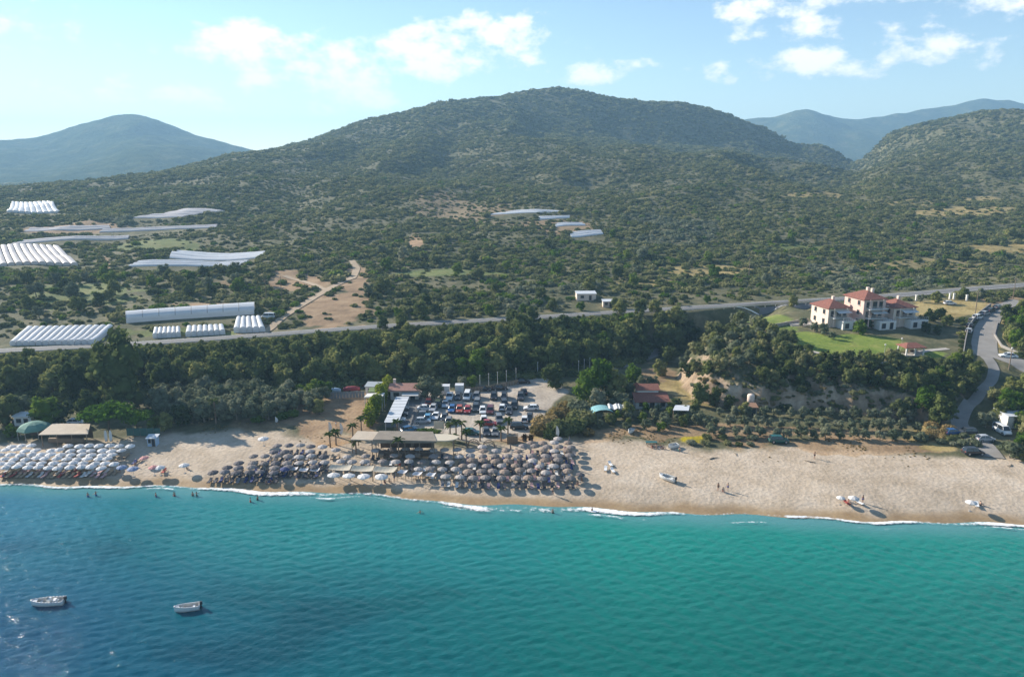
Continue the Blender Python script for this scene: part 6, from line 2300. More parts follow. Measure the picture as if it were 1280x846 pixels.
for k in range(5):
    MB().box(-3.2 + 1.6 * k, 0, .1, 1.54, .05, 1.9).build('net_panel', m_dgreen, o)
for k in range(6):
    MB().tube((-4 + 1.6 * k, .06, -.3), (-4 + 1.6 * k, .06, 2.2), .05, n=6).build('post', m_wood, o)
for p, q, lab in [(133, 551, 'left white board standing upright by the umbrella pine'), (139, 551, 'right white board standing upright by the umbrella pine')]:
    x, y = at(p, q, 2.3)
    o = thing('paddle_board', lab, 'paddle board', (x, y, 2.3), .4)
    MB().prism([(.32 * math.sin(t) * (1 - .15 * math.cos(t)), 1.35 * math.cos(t)) for t in np.linspace(0, 2 * math.pi, 18, endpoint=False)], -.05, .05).build('board', m_wall, o).rotation_euler = (math.radians(82), 0, 0)
    for c in o.children:
        c.location = (0, 0, 1.3)
    MB().box(0, .12, -.1, .5, .5, .35).build('stand', m_darkwood, o)

# red roofed house and canopies right of the lot
x, y, z = hit(813, 508)
o = thing('red_roofed_house', 'white house with stepped red tile roof behind the beach shrubs', 'house', (x, y, z - .1), .02)
MB().box(0, 0, -.3, 8.6, 4.0, 2.5).build('wall', m_wall, o)
MB().box(-.4, 3.6, -.3, 5.6, 3.2, 4.3).build('rear_wall', m_wall, o)
MB().loft([[(-4.7, -2.6, 2.05), (4.7, -2.6, 2.05), (4.7, -2.6, 2.2), (-4.7, -2.6, 2.2)], [(-4.7, 2.0, 3.3), (4.7, 2.0, 3.3), (4.7, 2.0, 3.45), (-4.7, 2.0, 3.45)]]).build('roof', m_tile, o)
MB().loft([[(-3.6, 1.8, 3.9), (2.8, 1.8, 3.9), (2.8, 1.8, 4.05), (-3.6, 1.8, 4.05)], [(-3.6, 4.4, 5.0), (2.8, 4.4, 5.0), (2.8, 4.4, 5.15), (-3.6, 4.4, 5.15)], [(-3.6, 5.6, 4.3), (2.8, 5.6, 4.3), (2.8, 5.6, 4.45), (-3.6, 5.6, 4.45)]]).build('upper_roof', m_tile, o)
MB().box(-3.3, 3, 4.2, .6, .6, 1.6).build('chimney', m_tile, o)
for k in (-2.8, 0, 2.8):
    window(o, k, -2.0, .8 if k else 0, 1.1, 1.0 if k else 1.8, 0, 'window' if k else 'door')
open_roof('white_canopy', 'flat white canopy right of the red roofed house', 'canopy', [(841, 513), (861, 513.5), (862, 507), (844, 506.5)], 5.2, .12, m_sheet, 2.7)
x, y, z = hit(752, 523)
o = thing('teal_arch', 'teal arched canvas shelter in the shrubs', 'shelter', (x, y, z), .1)
rings = [[(2.9 * math.cos(t), d_, 1.6 + 1.4 * math.sin(t)) for t in np.linspace(0, math.pi, 13)] for d_ in (-2, 0, 2)]
MB().loft(rings, close=False, caps=False).loft([[(a * .97, b, c - .06) for a, b, c in r] for r in rings], close=False, caps=False).build('canvas', m_teal, o)
for a in (-2.85, 2.85):
    for b in (-1.9, 1.9):
        MB().tube((a, b, -.2), (a, b, 1.65), .06, n=6).build('post', m_rail, o)
for p, q, lab in [(768, 521, 'left wavy white canopy beside the teal arch'), (780, 521, 'right wavy white canopy beside the teal arch')]:
    x, y, z = hit(p, q)
    o = thing('wavy_canopy', lab, 'canopy', (x, y, z))
    n = 9
    vs = [(-1.7 + 3.4 * i / (n - 1), -1.4 + 2.8 * j / 4, 2.6 + .22 * math.sin(i * 1.5) + .1 * j) for i in range(n) for j in range(5)]
    fs = [(i * 5 + j, (i + 1) * 5 + j, (i + 1) * 5 + j + 1, i * 5 + j + 1) for i in range(n - 1) for j in range(4)]
    MB().add(vs, fs).add([(a, b, c - .04) for a, b, c in vs], fs).build('cloth', m_awning, o)
    for a in (-1.6, 1.6):
        for b in (-1.3, 1.3):
            MB().tube((a, b, -.2), (a, b, 2.7), .05, n=6).build('post', m_rail, o)
x, y, z = hit(938, 505)
o = thing('water_tank', 'pale round water tank on the bank below the cliff', 'tank', (x, y, z))
MB().lathe([(.0, 2.9), (.7, 2.75), (.95, 2.5), (.95, .15), (.0, .1)], 14).build('tank', m_cream, o, True)
MB().box(0, 0, -.4, 2.1, 2.1, .5).build('plinth', m_concrete, o)

# bits on the bar terrace
x, y = at(549, 546, 2.5)
o = thing('sign_board', 'plain beige sign board on posts beside the palms', 'sign', (x, y, 2.5))
MB().box(0, 0, 2.0, 2.4, .1, 1.9).build('board', m_sail, o)
for a in (-.9, .9):
    MB().box(a, .08, -.3, .1, .1, 3.9).build('post', m_wood, o)
for p, q, lab in [(592, 558, 'left round lattice arch behind the parasols'), (611, 559, 'right round lattice arch behind the parasols')]:
    x, y, z = on_sand(p, q, 0)
    o = thing('lattice_arch', lab, 'arch', (x, y, z))
    for d_ in (-.6, .6):
        b = MB()
        pts = [(1.35 * math.cos(t), d_, 1.55 * math.sin(t)) for t in np.linspace(-.1, math.pi + .1, 15)]
        for a, c in zip(pts[:-1], pts[1:]):
            b.tube(a, c, .09, n=5)
        b.build('hoop', mat('rattan', (.25, .15, .09), .8, .2, 3), o)
    for t in np.linspace(.1, math.pi - .1, 9):
        MB().tube((1.35 * math.cos(t), -.6, 1.55 * math.sin(t)), (1.35 * math.cos(t), .6, 1.55 * math.sin(t)), .05, n=5).build('slat', m_wood, o)
x, y, z = on_sand(640.5, 553, 0)
o = thing('wicker_cabin', 'brown wicker cabin behind the grey parasols', 'cabin', (x, y, z))
MB().box(0, 0, -.1, 2.5, 1.8, 1.9).build('wall', mat('wicker', (.22, .15, .09), .9, .25, 5), o)
for k in range(7):
    MB().box(-1.2 + .4 * k, -.93, -.1, .08, .08, 2.1).build('slat', m_wood, o)
MB().box(0, 0, 1.85, 2.7, 2.0, .1).build('roof', m_wood, o)
for p, q, lab in [(655.5, 551, 'left rusty brown potted shrub beside the wicker cabin'), (663.5, 551.5, 'right rusty brown potted shrub beside the wicker cabin')]:
    x, y, z = on_sand(p, q, 0)
    o = thing('potted_shrub', lab, 'plant', (x, y, z), random.random())
    MB().lathe([(.0, -.1), (.45, -.1), (.6, .6), (.5, .62), (.45, .5), (.0, .5)], 12).build('pot', m_darkwood, o)
    link('foliage', cloud_mesh('foliage', [(0, 0, 1.1, .75, .75, .75)], 160, .16, 5, leaf_mat('rusty_leaves', (.09, .05, .025), (.14, .075, .04), (.12, .10, .04), 1.0)), o)
for p, q, h_, lab in [(411, 544, 3.4, 'left white feather flag on the bare plot'), (425, 545, 3.4, 'right white feather flag on the bare plot'), (694.5, 550, 3.6, 'white feather flag behind the grey parasols'), (344, 530, 2.0, 'short white flag by the olive clump')]:
    x, y, z = on_sand(p, q, 0)
    o = thing('feather_flag', lab, 'flag', (x, y, z), random.uniform(-.4, .4))
    MB().tube((0, 0, -.2), (.12, 0, h_), .025, n=5).build('pole', m_pole, o)
    vs = []
    for t in np.linspace(0, 1, 7):
        w = .75 * math.sin(math.pi * (.12 + .8 * t)) ** .7
        vs += [(.04 + .1 * t, 0, .6 + (h_ - .6) * t), (.04 + .1 * t + w, .06 * math.sin(t * 5), .6 + (h_ - .6) * t - .15)]
    fs = [(2 * i, 2 * i + 1, 2 * i + 3, 2 * i + 2) for i in range(6)]
    MB().add(vs, fs).add([(a, b + .015, c) for a, b, c in vs], fs).build('banner', m_awning, o)

# greenhouses: every bay is an arched tunnel with end walls and base frame
m_poly = mat('greenhouse_film', (.80, .80, .80), .4, .06, .25, spec=.5, obj_vary=.05, trans=.3)
m_poly2 = mat('greenhouse_film_warm', (.76, .69, .64), .45, .1, .25, obj_vary=.06, trans=.3)
for (W4, bays, hh, lab) in _gh:
    nl, nr, fr_, fl_ = [Vector(w) for w in W4]
    o = thing('greenhouse', lab, 'greenhouse', tuple(nl), 0, 'greenhouses on the slopes')
    m = m_poly2 if 'pink' in lab or 'tan' in lab or 'grey' in lab else m_poly
    along = bays <= 1
    wallf = .5 if bays == 1 else .12 if along else .66
    nb_ = abs(bays)
    for k in range(nb_):
        a, b = k / nb_, (k + 1) / nb_
        rings = []
        for v in np.linspace(0, 1, 9 if along else 7):
            L0, R0 = nl.lerp(fl_, v), nr.lerp(fr_, v)
            if along:       # tunnels that lie across the view: each arches over its share of the depth
                L0, R0 = nl.lerp(nr, v), fl_.lerp(fr_, v)
            p, q = L0.lerp(R0, a + .004), L0.lerp(R0, b - .004)
            gp, gq = h1(p.x, p.y), h1(q.x, q.y)
            ring = [(p.x - nl.x, p.y - nl.y, gp - .3 - nl.z)]
            for t in np.linspace(math.pi, 0, 9):
                e_ = .5 - .5 * math.cos(math.pi - t)
                c_ = p.lerp(q, e_)
                ring.append((c_.x - nl.x, c_.y - nl.y, gp + (gq - gp) * e_ - nl.z + hh * wallf + hh * (1 - wallf) * math.sin(t)))
            ring.append((q.x - nl.x, q.y - nl.y, gq - .3 - nl.z))
            rings.append(ring)
        by = MB().loft(rings).build('bay' if nb_ > 1 else 'tunnel', m, o)
        if bays == 1:
            for rg in rings:
                MB().loft([[(x_, y_, z_ + .04) for x_, y_, z_ in rg[1:-1]], [(x_ + .25, y_, z_ + .04) for x_, y_, z_ in rg[1:-1]]], close=False, caps=False).build('hoop', m_rail, o)
# utility poles
for p, q, h_, lab in [(936, 346, 9, 'tall utility pole on the dry strip above the road'), (333, 374, 8, 'utility pole beside the dirt slope'), (352, 370, 8, 'utility pole right of the other on the dirt slope'), (1218, 398, 9.5, 'utility pole beside the access road'), (1266, 374, 8, 'utility pole where the access road meets the main road'), (1261, 462, 6, 'street lamp pole at the right bend of the road'), (1105, 446, 3.5, 'garden lamp post on the villa lawn, left one'), (1126, 438, 3.5, 'garden lamp post on the villa lawn, right one')]:
    x, y, z = hit(p, q)
    o = thing('utility_pole', lab, 'pole', (x, y, z), .2)
    MB().tube((0, 0, -.5), (0, 0, h_), .16 if h_ > 5 else .06, .1 if h_ > 5 else .05, 7).build('shaft', m_wood if h_ > 5 else m_rail, o)
    if 'lamp' in lab:
        MB().lathe([(0, h_ + .3), (.25, h_ + .15), (.22, h_ - .1), (0, h_ - .15)], 8).build('lamp_head', m_wall, o)
    else:
        MB().box(0, 0, h_ - .6, 1.8, .14, .14).build('crossarm', m_wood, o)
        for a in (-.75, 0, .75):
            MB().tube((a, 0, h_ - .46), (a, 0, h_ - .22), .05, n=6).build('insulator', m_wall, o)
# road guard rail below the road: posts and beams
xs_ = np.arange(-170, 150, 4.0)
o = thing('guard_rail', 'grey guard rail along the lower edge of the main road', 'guard rail', (xs_[0], float(road_y(xs_[0])) - 4.7, float(road_z(xs_[0]))))
for a, b in zip(xs_[:-1], xs_[1:]):
    pa = Vector((a, float(road_y(a)) - 4.7, float(road_z(a)))) - o.location
    pb = Vector((b, float(road_y(b)) - 4.7, float(road_z(b)))) - o.location
    MB().box(pa.x, pa.y, pa.z - .4, .12, .12, 1.1).build('post', m_rail, o)
    MB().loft([[(pa.x, pa.y - .05, pa.z + .4), (pa.x, pa.y + .03, pa.z + .4), (pa.x, pa.y + .03, pa.z + .72), (pa.x, pa.y - .05, pa.z + .72)], [(pb.x - .03, pb.y - .05, pb.z + .4), (pb.x - .03, pb.y + .03, pb.z + .4), (pb.x - .03, pb.y + .03, pb.z + .72), (pb.x - .03, pb.y - .05, pb.z + .72)]]).build('beam', mat('galvanised', (.5, .5, .5), .45, .1, 2, metal=.5), o)
# palms
PALMS = [(600, 551, 4.6, 'tall palm in the middle between the arches'), (635, 546, 4.4, 'tall palm left of the wicker cabin'), (626.5, 551, 3.2, 'shorter palm between the arches and the wicker cabin'), (563, 549, 3.9, 'palm of the cluster by the sign board, leftmost'), (570, 548, 4.4, 'palm of the cluster by the sign board, second'), (577, 549, 4.2, 'palm of the cluster by the sign board, third'),
         (583, 556, 3.4, 'palm of the cluster by the sign board, rightmost and nearest the sea'), (567, 556, 2.2, 'low bushy palm below the cluster'), (413, 559, 3.2, 'palm among the parasols, left one of two near the sails'), (420, 556, 3.4, 'palm among the parasols, right one of two near the sails'), (441, 546, 3.0, 'single palm left of the tan roofed wing'), (452, 541, 3.8, 'palm at the foot of the bamboo hedge'), (499, 577, 5.2, 'palm rising in front of the brown bar roof'), (497, 545, 3.8, 'palm beside the car port end'), (445, 567, 3.0, 'low bushy palm left of the bar counter'), (270, 529, 6.0, 'yellowish palm at the front of the olive grove'), (459, 533, 3.2, 'small palm beside the bamboo hedge')]
m_palm_trunk = mat('palm_trunk', (.22, .15, .10), .95, .3, 6, .02)


def palm_crown(seed):
    r = random.Random(seed)
    b = MB()
    for i in range(20):
        a = i * 2.4 + r.random() * .4
        rise = r.uniform(-.1, 1.1)
        ln = r.uniform(1.3, 1.9)
        prev = None
        for k in range(6):
            t = k / 5
            d = ln * t
            z = d * math.sin(rise) * .8 - .55 * t * t * ln
            w = .26 * math.sin(math.pi * (.12 + .85 * t))
            c = Vector((math.cos(a) * d * math.cos(rise * .6), math.sin(a) * d * math.cos(rise * .6), z))
            sd = Vector((-math.sin(a), math.cos(a), 0)) * w
            cur = (c - sd - Vector((0, 0, w * .5)), c, c + sd - Vector((0, 0, w * .5)))
            if prev:
                b.add([prev[0], prev[1], cur[1], cur[0]], [(0, 1, 2, 3)])
                b.add([prev[1], prev[2], cur[2], cur[1]], [(0, 1, 2, 3)])
            prev = cur
    return b.mesh('crown', LEAF['palm'])


_pc = [palm_crown(i) for i in range(3)]
for i, (p, q, h_, lab) in enumerate(PALMS):
    x, y, z = on_sand(p, q, 0)
    o = thing('palm_tree', lab, 'palm', (x, y, z), i * 1.3, 'palms round the beach bar')
    t = MB()
    t.tube((0, 0, -.3), (.06, .03, h_ * .5), .2, .16, 7).tube((.06, .03, h_ * .5), (.02, -.05, h_), .16, .13, 7)
    t.build('trunk', m_palm_trunk, o)
    k = link('crown', _pc[i % 3], o, (.02, -.05, h_))
    k.scale = (1.05,) * 3
for i, (p, q) in enumerate([(527, 541), (533, 541), (540, 541), (546, 542)]):
    x, y, z = on_sand(p, q, 0)
    plant('planter_bush', 'bush_bright', x, y, 1.25, 'bright green bush in the bed behind the bar roof, %s from left' % ordinal(i + 1), 'bush', 'bushes behind the bar roof')

# ------------------------------------------------------------------ people: one continuous skinned body, with hair and swimwear
SKIN = [mat('skin_%d' % i, c, .6, .08, 4) for i, c in enumerate([(.42, .24, .16), (.33, .18, .115), (.50, .31, .22)])]
m_hair = mat('hair', (.035, .022, .015), .7, .2, 8)
WEAR = {k: mat('swimwear_' + k, c, .8, .1, 4) for k, c in {'black': (.02, .02, .025), 'red': (.4, .04, .04), 'blue': (.04, .08, .3), 'white': (.7, .7, .68), 'green': (.05, .2, .1)}.items()}


def skinned(joints, edges, radii):
    me = bpy.data.meshes.new('body')
    me.from_pydata(joints, edges, [])
    o = bpy.data.objects.new('body_rig', me)
    COL.objects.link(o)
    o.modifiers.new('skin', 'SKIN')
    sv = me.skin_vertices[0].data
    for v, r in zip(sv, radii):
        v.radius = (r, r * .82) if not isinstance(r, tuple) else r
        v.use_root = False
    sv[0].use_root = True
    sb = o.modifiers.new('sub', 'SUBSURF')
    sb.levels = sb.render_levels = 1
    bpy.context.view_layer.update()
    dg = bpy.context.evaluated_depsgraph_get()
    out = bpy.data.meshes.new_from_object(o.evaluated_get(dg))
    bpy.data.objects.remove(o)
    out.polygons.foreach_set('use_smooth', [True] * len(out.polygons))
    return out


def pose(kind):
    """joint positions (metres, facing -y) for a 1.72 m adult"""
    P = {'pelvis': (0, 0, .95), 'waist': (0, -.01, 1.12), 'chest': (0, .01, 1.32), 'neck': (0, 0, 1.47), 'chin': (0, -.02, 1.54), 'crown': (0, 0, 1.67)}
    for s, k in ((-1, 'l'), (1, 'r')):
        P['hip' + k] = (s * .10, 0, .90)
        P['knee' + k] = (s * .11, -.02, .49)
        P['ankle' + k] = (s * .11, .02, .09)
        P['toe' + k] = (s * .13, -.15, .03)
        P['sho' + k] = (s * .18, .01, 1.40)
        P['elb' + k] = (s * .25, .03, 1.12)
        P['wri' + k] = (s * .26, -.06, .88)
        P['han' + k] = (s * .25, -.10, .78)
    if kind == 'walk':
        P['kneel'], P['anklel'], P['toel'] = (-.10, -.20, .52), (-.10, -.24, .10), (-.11, -.40, .04)
        P['kneer'], P['ankler'], P['toer'] = (.10, .08, .49), (.10, .32, .16), (.11, .24, .04)
        P['elbl'], P['wril'], P['hanl'] = (-.24, .16, 1.14), (-.24, .10, .90), (-.24, .06, .81)
        P['elbr'], P['wrir'], P['hanr'] = (.24, -.10, 1.12), (.22, -.28, .98), (.21, -.35, .95)
    if kind == 'arms':
        P['elbl'], P['wril'], P['hanl'] = (-.42, -.02, 1.30), (-.60, -.12, 1.26), (-.68, -.16, 1.24)
        P['elbr'], P['wrir'], P['hanr'] = (.42, -.02, 1.28), (.58, -.14, 1.22), (.66, -.18, 1.20)
    if kind in ('sit', 'crouch'):
        d = .72 if kind == 'sit' else .55
        for k in ('pelvis', 'waist', 'chest', 'neck', 'chin', 'crown', 'hipl', 'hipr', 'shol', 'shor', 'elbl', 'elbr', 'wril', 'wrir', 'hanl', 'hanr'):
            x, y, z = P[k]
            P[k] = (x, y + .12 - (.18 if z > 1.2 and kind == 'crouch' else 0), z - d)
        for s, k in ((-1, 'l'), (1, 'r')):
            P['knee' + k] = (s * .15, -.32, .42 if kind == 'sit' else .50)
            P['ankle' + k] = (s * .14, -.50 if kind == 'sit' else -.06, .08)
            P['toe' + k] = (s * .15, -.68 if kind == 'sit' else -.24, .04)
            P['elb' + k] = (s * .27, -.10, .52)
            P['wri' + k] = (s * .18, -.28, .48)
            P['han' + k] = (s * .16, -.36, .46)
    if kind == 'lie':
        for k, (x, y, z) in list(P.items()):
            P[k] = (x * 1.1, z - .85, .12 - y * .6)
    return P


BONES = [('pelvis', 'waist'), ('waist', 'chest'), ('chest', 'neck'), ('neck', 'chin'), ('chin', 'crown')]
for _k in 'lr':
    BONES += [('pelvis', 'hip' + _k), ('hip' + _k, 'knee' + _k), ('knee' + _k, 'ankle' + _k), ('ankle' + _k, 'toe' + _k), ('chest', 'sho' + _k), ('sho' + _k, 'elb' + _k), ('elb' + _k, 'wri' + _k), ('wri' + _k, 'han' + _k)]
RAD = {'pelvis': .135, 'waist': .125, 'chest': .15, 'neck': .058, 'chin': .085, 'crown': .092, 'hip': .10, 'knee': .06, 'ankle': .04, 'toe': .035, 'sho': .065, 'elb': .045, 'wri': .032, 'han': .038}
_body = {}


def person(x, y, z, rz, kind, wear, label, group=None, scale=1.0):
    P = pose(kind)
    names = list(P)
    if kind not in _body:
        base = skinned([P[n] for n in names], [(names.index(a), names.index(b)) for a, b in BONES], [RAD[n] if n in RAD else RAD[n[:-1]] for n in names])
        _body[kind] = base
    key = (kind, hash(label) % 1)
    me = _body[kind].copy()
    me.materials.clear()
    me.materials.append(SKIN[len(label) % 3])
    o = link('person', me, None, (x, y, z), rz)
    o.scale = (scale,) * 3
    tag(o, label, 'person', group)
    c, n = Vector(P['crown']), Vector(P['chin'])
    up = (c - n).normalized()
    hc = n.lerp(c, .72) + (Vector((0, .025, 0)) if kind != 'lie' else Vector((0, 0, -.02)))
    hb = MB()
    rings = []
    q = up.to_track_quat('Z', 'Y')
    for t in np.linspace(0, 1, 5):
        r = .112 * math.cos(t * 1.45)
        rings.append([tuple(hc + q @ Vector((r * math.cos(a), r * math.sin(a), -.03 + .14 * math.sin(t * 1.5)))) for a in np.linspace(0, 2 * math.pi, 9)[:-1]])
    hb.loft(rings)
    hb.build('hair', m_hair, o, True)
    hp, wl_, wr_ = Vector(P['pelvis']), Vector(P['hipl']), Vector(P['hipr'])
    b = MB()
    ax = (Vector(P['waist']) - hp).normalized()
    b.tube(hp - ax * .13, hp + ax * .09, .175, .165, 10)
    for hv, kv in ((wl_, Vector(P['kneel'])), (wr_, Vector(P['kneer']))):
        b.tube(hv, hv.lerp(kv, .36), .115, .105, 8)
    b.build('swimwear', WEAR[wear], o, True)
    return o


for p, q, rz, k, w, lab in [(897.5, 613, .3, 'stand', 'black', 'person standing on the open sand, left one of two near the water'), (909.5, 613, -.6, 'stand', 'blue', 'person standing on the open sand, right one of two near the water'), (904, 614.5, .2, 'sit', 'red', 'person sitting between the two standing on the open sand'),
                            (691, 619, 1.2, 'walk', 'black', 'person walking alone on the wet sand below the grey parasols'), (1018, 573, .5, 'arms', 'black', 'person with arms out high on the sand at right'), (333, 605, .8, 'crouch', 'red', 'person crouching at the water edge, left one'), (339, 605, -.8, 'crouch', 'black', 'person crouching at the water edge, right one'),
                            (815, 560, .2, 'sit', 'red', 'person sitting at the green table, leftmost'), (820, 560, -.3, 'sit', 'black', 'person sitting at the green table, second'), (826, 560.5, .5, 'sit', 'blue', 'person sitting at the green table, third'), (829.5, 561, 1.0, 'sit', 'black', 'person sitting at the green table, rightmost'),
                            (849, 564, 1.0, 'crouch', 'green', 'person crouching right of the green table group'), (1061, 627.5, .2, 'sit', 'red', 'person sitting under the parasol pair by the water'), (1078, 628.5, .3, 'stand', 'blue', 'person standing beside the parasol pair by the water'), (1226, 632, 1.5, 'sit', 'black', 'person sitting beside the lone right parasol'),
                            (5, 600, .6, 'walk', 'blue', 'person walking on the wet sand at the left picture edge'), (481, 604, .4, 'sit', 'red', 'person sitting before the fourth large white parasol'), (487, 603, .9, 'sit', 'black', 'second person sitting before the fourth large white parasol'), (493, 601, -.4, 'stand', 'blue', 'person standing right of the large white parasols'),
                            (727, 601, .4, 'sit', 'black', 'person sitting at the outer right corner of the grey block'), (722, 606, -.4, 'sit', 'red', 'person sitting in the sun before the grey block corner'), (500, 585, .2, 'stand', 'red', 'person standing between the sails and the square covers'), (150, 592, .7, 'stand', 'black', 'person standing in front of the white parasol block'), (205, 591, .2, 'sit', 'blue', 'person sitting by the pink parasol'), (169, 583, .5, 'sit', 'white', 'person sitting under the pale blue parasol'), (234, 586.5, 1, 'sit', 'black', 'person sitting under the lone white and blue parasol'), (420, 533, 1.2, 'walk', 'white', 'person walking on the bare plot')]:
    x, y, z = on_sand(p, q, 0)
    person(x, y, z - (.02 if k != 'sit' else .0), rz, k, w, lab, 'people on the beach')
for i, (p, q, k) in enumerate([(110, 620.5, 'stand'), (120, 619, 'arms'), (195, 620.5, 'stand'), (218, 619.5, 'stand'), (241, 619.5, 'stand'), (246, 619.5, 'arms'), (313, 627, 'stand'), (322, 624.5, 'stand'), (691, 641, 'stand'), (740, 639, 'stand'), (525, 641, 'arms')]):
    x, y = at(p, q, 0)
    person(x, y, -.80 if p != 525 else -1.1, random.uniform(-2, 2), k, random.choice(['black', 'red', 'blue']), 'bather standing in the shallow water, %s from the left' % ordinal([110, 120, 195, 218, 241, 246, 313, 322, 525, 691, 740].index(p) + 1), 'bathers in the shallows')


# ------------------------------------------------------------------ boats
m_hull = mat('boat_hull', (.72, .72, .70), .35, .05, 1.5)
m_deck = mat('boat_deck', (.55, .53, .48), .7, .1, 2)
m_motor = mat('outboard', (.03, .03, .035), .4, .1, 3)
m_keel = mat('antifouling', (.08, .12, .2), .6, .1, 2)
m_tube = mat('boat_tube', (.60, .60, .60), .55, .06, 2)


def boat(x, y, z, rz, Ln, Bw, label, console=True, motor=True, heel=0.0):
    """open motor boat, bow at -x: hull shell with flare, gunwale, inner deck, thwarts, console with screen, outboard"""
    o = thing('motor_boat', label, 'boat', (x, y, z), rz)
    o.rotation_euler = (heel, 0, rz)
    st = np.linspace(0, 1, 11)
    hull, inner, gun = [], [], []
    for t in st:
        xx = -Ln / 2 + Ln * t
        w = Bw / 2 * min(1, math.sin(min(1, t * 1.55 + .02) * math.pi / 2) ** .75)
        sheer = .62 + .28 * (1 - t) ** 2
        keel = -.28 + .55 * max(0, .22 - t) / .22
        hull.append([(xx, -w, sheer), (xx, -w * .93, sheer * .45), (xx, -w * .72, keel * .3), (xx, 0, keel), (xx, w * .72, keel * .3), (xx, w * .93, sheer * .45), (xx, w, sheer)])
        inner.append([(xx + .04 * (t < .05), -w * .86, sheer), (xx, -w * .78, .22), (xx, w * .78, .22), (xx, w * .86, sheer)])
        gun.append((xx, w, sheer))
    h = MB().loft(hull, close=False, caps=False)
    n = 7
    base = 10 * n
    h.f.append(tuple(base + i for i in range(7)))
    h.build('hull', m_hull, o, True)
    MB().loft(inner, close=False, caps=False).build('deck', m_deck, o)
    g = MB()
    for s in (-1, 1):
        for (a, w0, z0), (b, w1, z1) in zip(gun[:-1], gun[1:]):
            g.tube((a, s * w0 * .95, z0), (b, s * w1 * .95, z1), .075, n=6)
    g.tube((gun[-1][0], -gun[-1][1], gun[-1][2]), (gun[-1][0], gun[-1][1], gun[-1][2]), .07, n=6)
    g.build('gunwale', m_tube, o, True)
    for t in (.3, .78):
        MB().box(-Ln / 2 + Ln * t, 0, .36, .32, Bw * .66, .08).build('thwart', m_hull, o)
    MB().loft([[(-Ln / 2 + .15, 0.02, .86), (-Ln / 2 + .15, -.02, .86)], [(-Ln / 2 + Ln * .2, Bw * .36, .76), (-Ln / 2 + Ln * .2, -Bw * .36, .76)]], close=False, caps=False).build('foredeck', m_hull, o)
    if console:
        c = MB().box(Ln * .06, 0, .22, .55, .7, .75, 0, .85).build('console', m_hull, o)
        MB().loft([[(Ln * .06 - .25, -.3, .95), (Ln * .06 - .25, .3, .95), (Ln * .06 - .22, .3, .95), (Ln * .06 - .22, -.3, .95)], [(Ln * .06 - .1, -.27, 1.25), (Ln * .06 - .1, .27, 1.25), (Ln * .06 - .07, .27, 1.25), (Ln * .06 - .07, -.27, 1.25)]]).build('windscreen', m_glass, c)
        MB().box(Ln * .22, 0, .22, .45, .8, .5).build('seat', m_tube, o)
    if motor:
        mo = MB().box(Ln / 2 + .22, 0, .55, .42, .34, .5, 0, .8).build('outboard_motor', m_motor, o)
        MB().box(Ln / 2 + .22, 0, -.5, .16, .12, 1.06).build('leg', m_motor, mo)
        MB().tube((Ln / 2 - .5, .0, .86), (Ln / 2 + .1, 0, .82), .025, n=5).build('tiller', m_motor, mo)
    return o


x, y = at(60, 755, 0)
boat(x, y, .06, math.radians(9), 4.6, 1.75, 'larger white motor boat with black outboard anchored at lower left', True)
x, y = at(234, 762, 0)
boat(x, y, .04, math.radians(17), 3.5, 1.35, 'smaller plain white boat anchored right of the larger one', False)
x, y, z = on_sand(834, 600, 0)
boat(x, y, z + .22, math.radians(-38), 3.5, 1.5, 'small white dinghy pulled up on the open sand', False, True, .1)
x, y, z = on_sand(788, 541, 0)
boat(x, y, z + .2, math.radians(60), 2.6, 1.2, 'tiny white dinghy at the shrubs above the sand', False, False, .12)
x, y, z = on_sand(841, 560, 0)
boat(x, y, z + .2, math.radians(30), 2.8, 1.2, 'small white dinghy beside the green table group', False, False, .1)
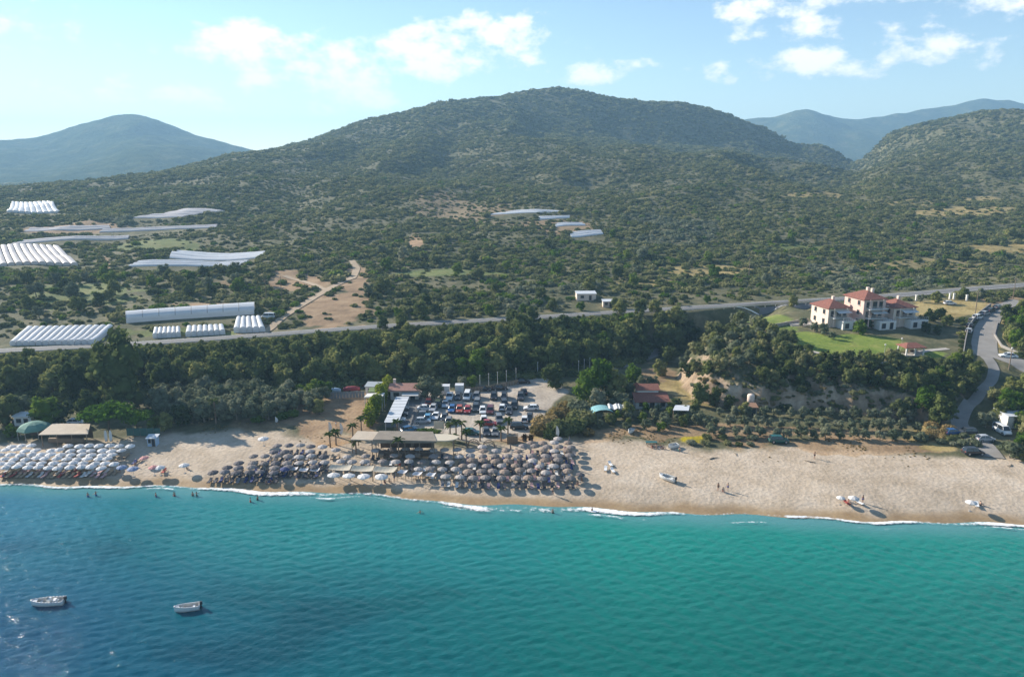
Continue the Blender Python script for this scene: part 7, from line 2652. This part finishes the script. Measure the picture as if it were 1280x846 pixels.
# beach table with green cloth, parasol frame, driftwood, posts
x, y, z = on_sand(814, 556, 0)
o = thing('picnic_table', 'picnic table with dark green top at the upper sand', 'table', (x, y, z))
MB().box(0, 0, .7, 2.6, 1.1, .08).build('top', PAINT['green'], o)
for a in (-1.1, 1.1):
    for b in (-.4, .4):
        MB().box(a, b, -.1, .09, .09, .8).build('leg', m_wood, o)
for s in (-1, 1):
    bn = MB().box(0, s * .95, .4, 2.4, .32, .06).build('bench', m_wood, o)
    for a in (-1, 1):
        MB().box(a, s * .95, -.1, .08, .25, .5).build('leg', m_wood, bn)
for i, (p, q, ln, lab) in enumerate([(892, 573, 2.2, 'grey driftwood log on the sand above the standing pair'), (920, 568, 1.4, 'short driftwood piece near the top of the sand'), (1012, 577, 2.4, 'driftwood branch left of the person with arms out'), (1262, 582, 1.8, 'driftwood near the right edge of the sand'), (128, 597, 1.8, 'dark driftwood on the wet sand before the white parasols')]):
    x, y, z = on_sand(p, q, 0)
    b = MB()
    b.tube((-ln / 2, 0, .12), (0, .15, .16), .13, .11, 6).tube((0, .15, .16), (ln / 2, -.1, .2), .11, .05, 6).tube((.1, .1, .15), (.5, .55, .4), .05, .02, 5)
    tag(b.build('driftwood', m_pale_bark, None, False, (x, y, z - .04), i * 1.1 + .4), lab, 'driftwood')
# dry tufts along the back of the beach and bare ground
r_ = np.random.default_rng(77)
X_ = r_.uniform(-150, 160, 9000)
Y_ = np.interp(X_, *_back.T) + r_.normal(1.5, 4.0, 9000)
k_ = (H(X_, Y_) < 3.4) & (poly_sd(X_, Y_, LOT) < -.5) & (vnoise(X_ / 6, Y_ / 6) > .64)
for a_, b_ in ((-150, -88), (-42, 18)):
    k_ &= ~((X_ > a_) & (X_ < b_) & (Y_ < 178))
X_, Y_ = X_[k_], Y_[k_]
s_ = r_.uniform(.10, .32, len(X_))
k_ = r_.random(len(X_)) < .5
X_, Y_, s_ = X_[k_], Y_[k_], s_[k_]
scatter('dry_grass', np.stack([X_, Y_, H(X_, Y_) - .03], 1), np.stack([s_, s_, s_], 1), tuft_protos, 5, 'dry grass tufts along the back of the beach')
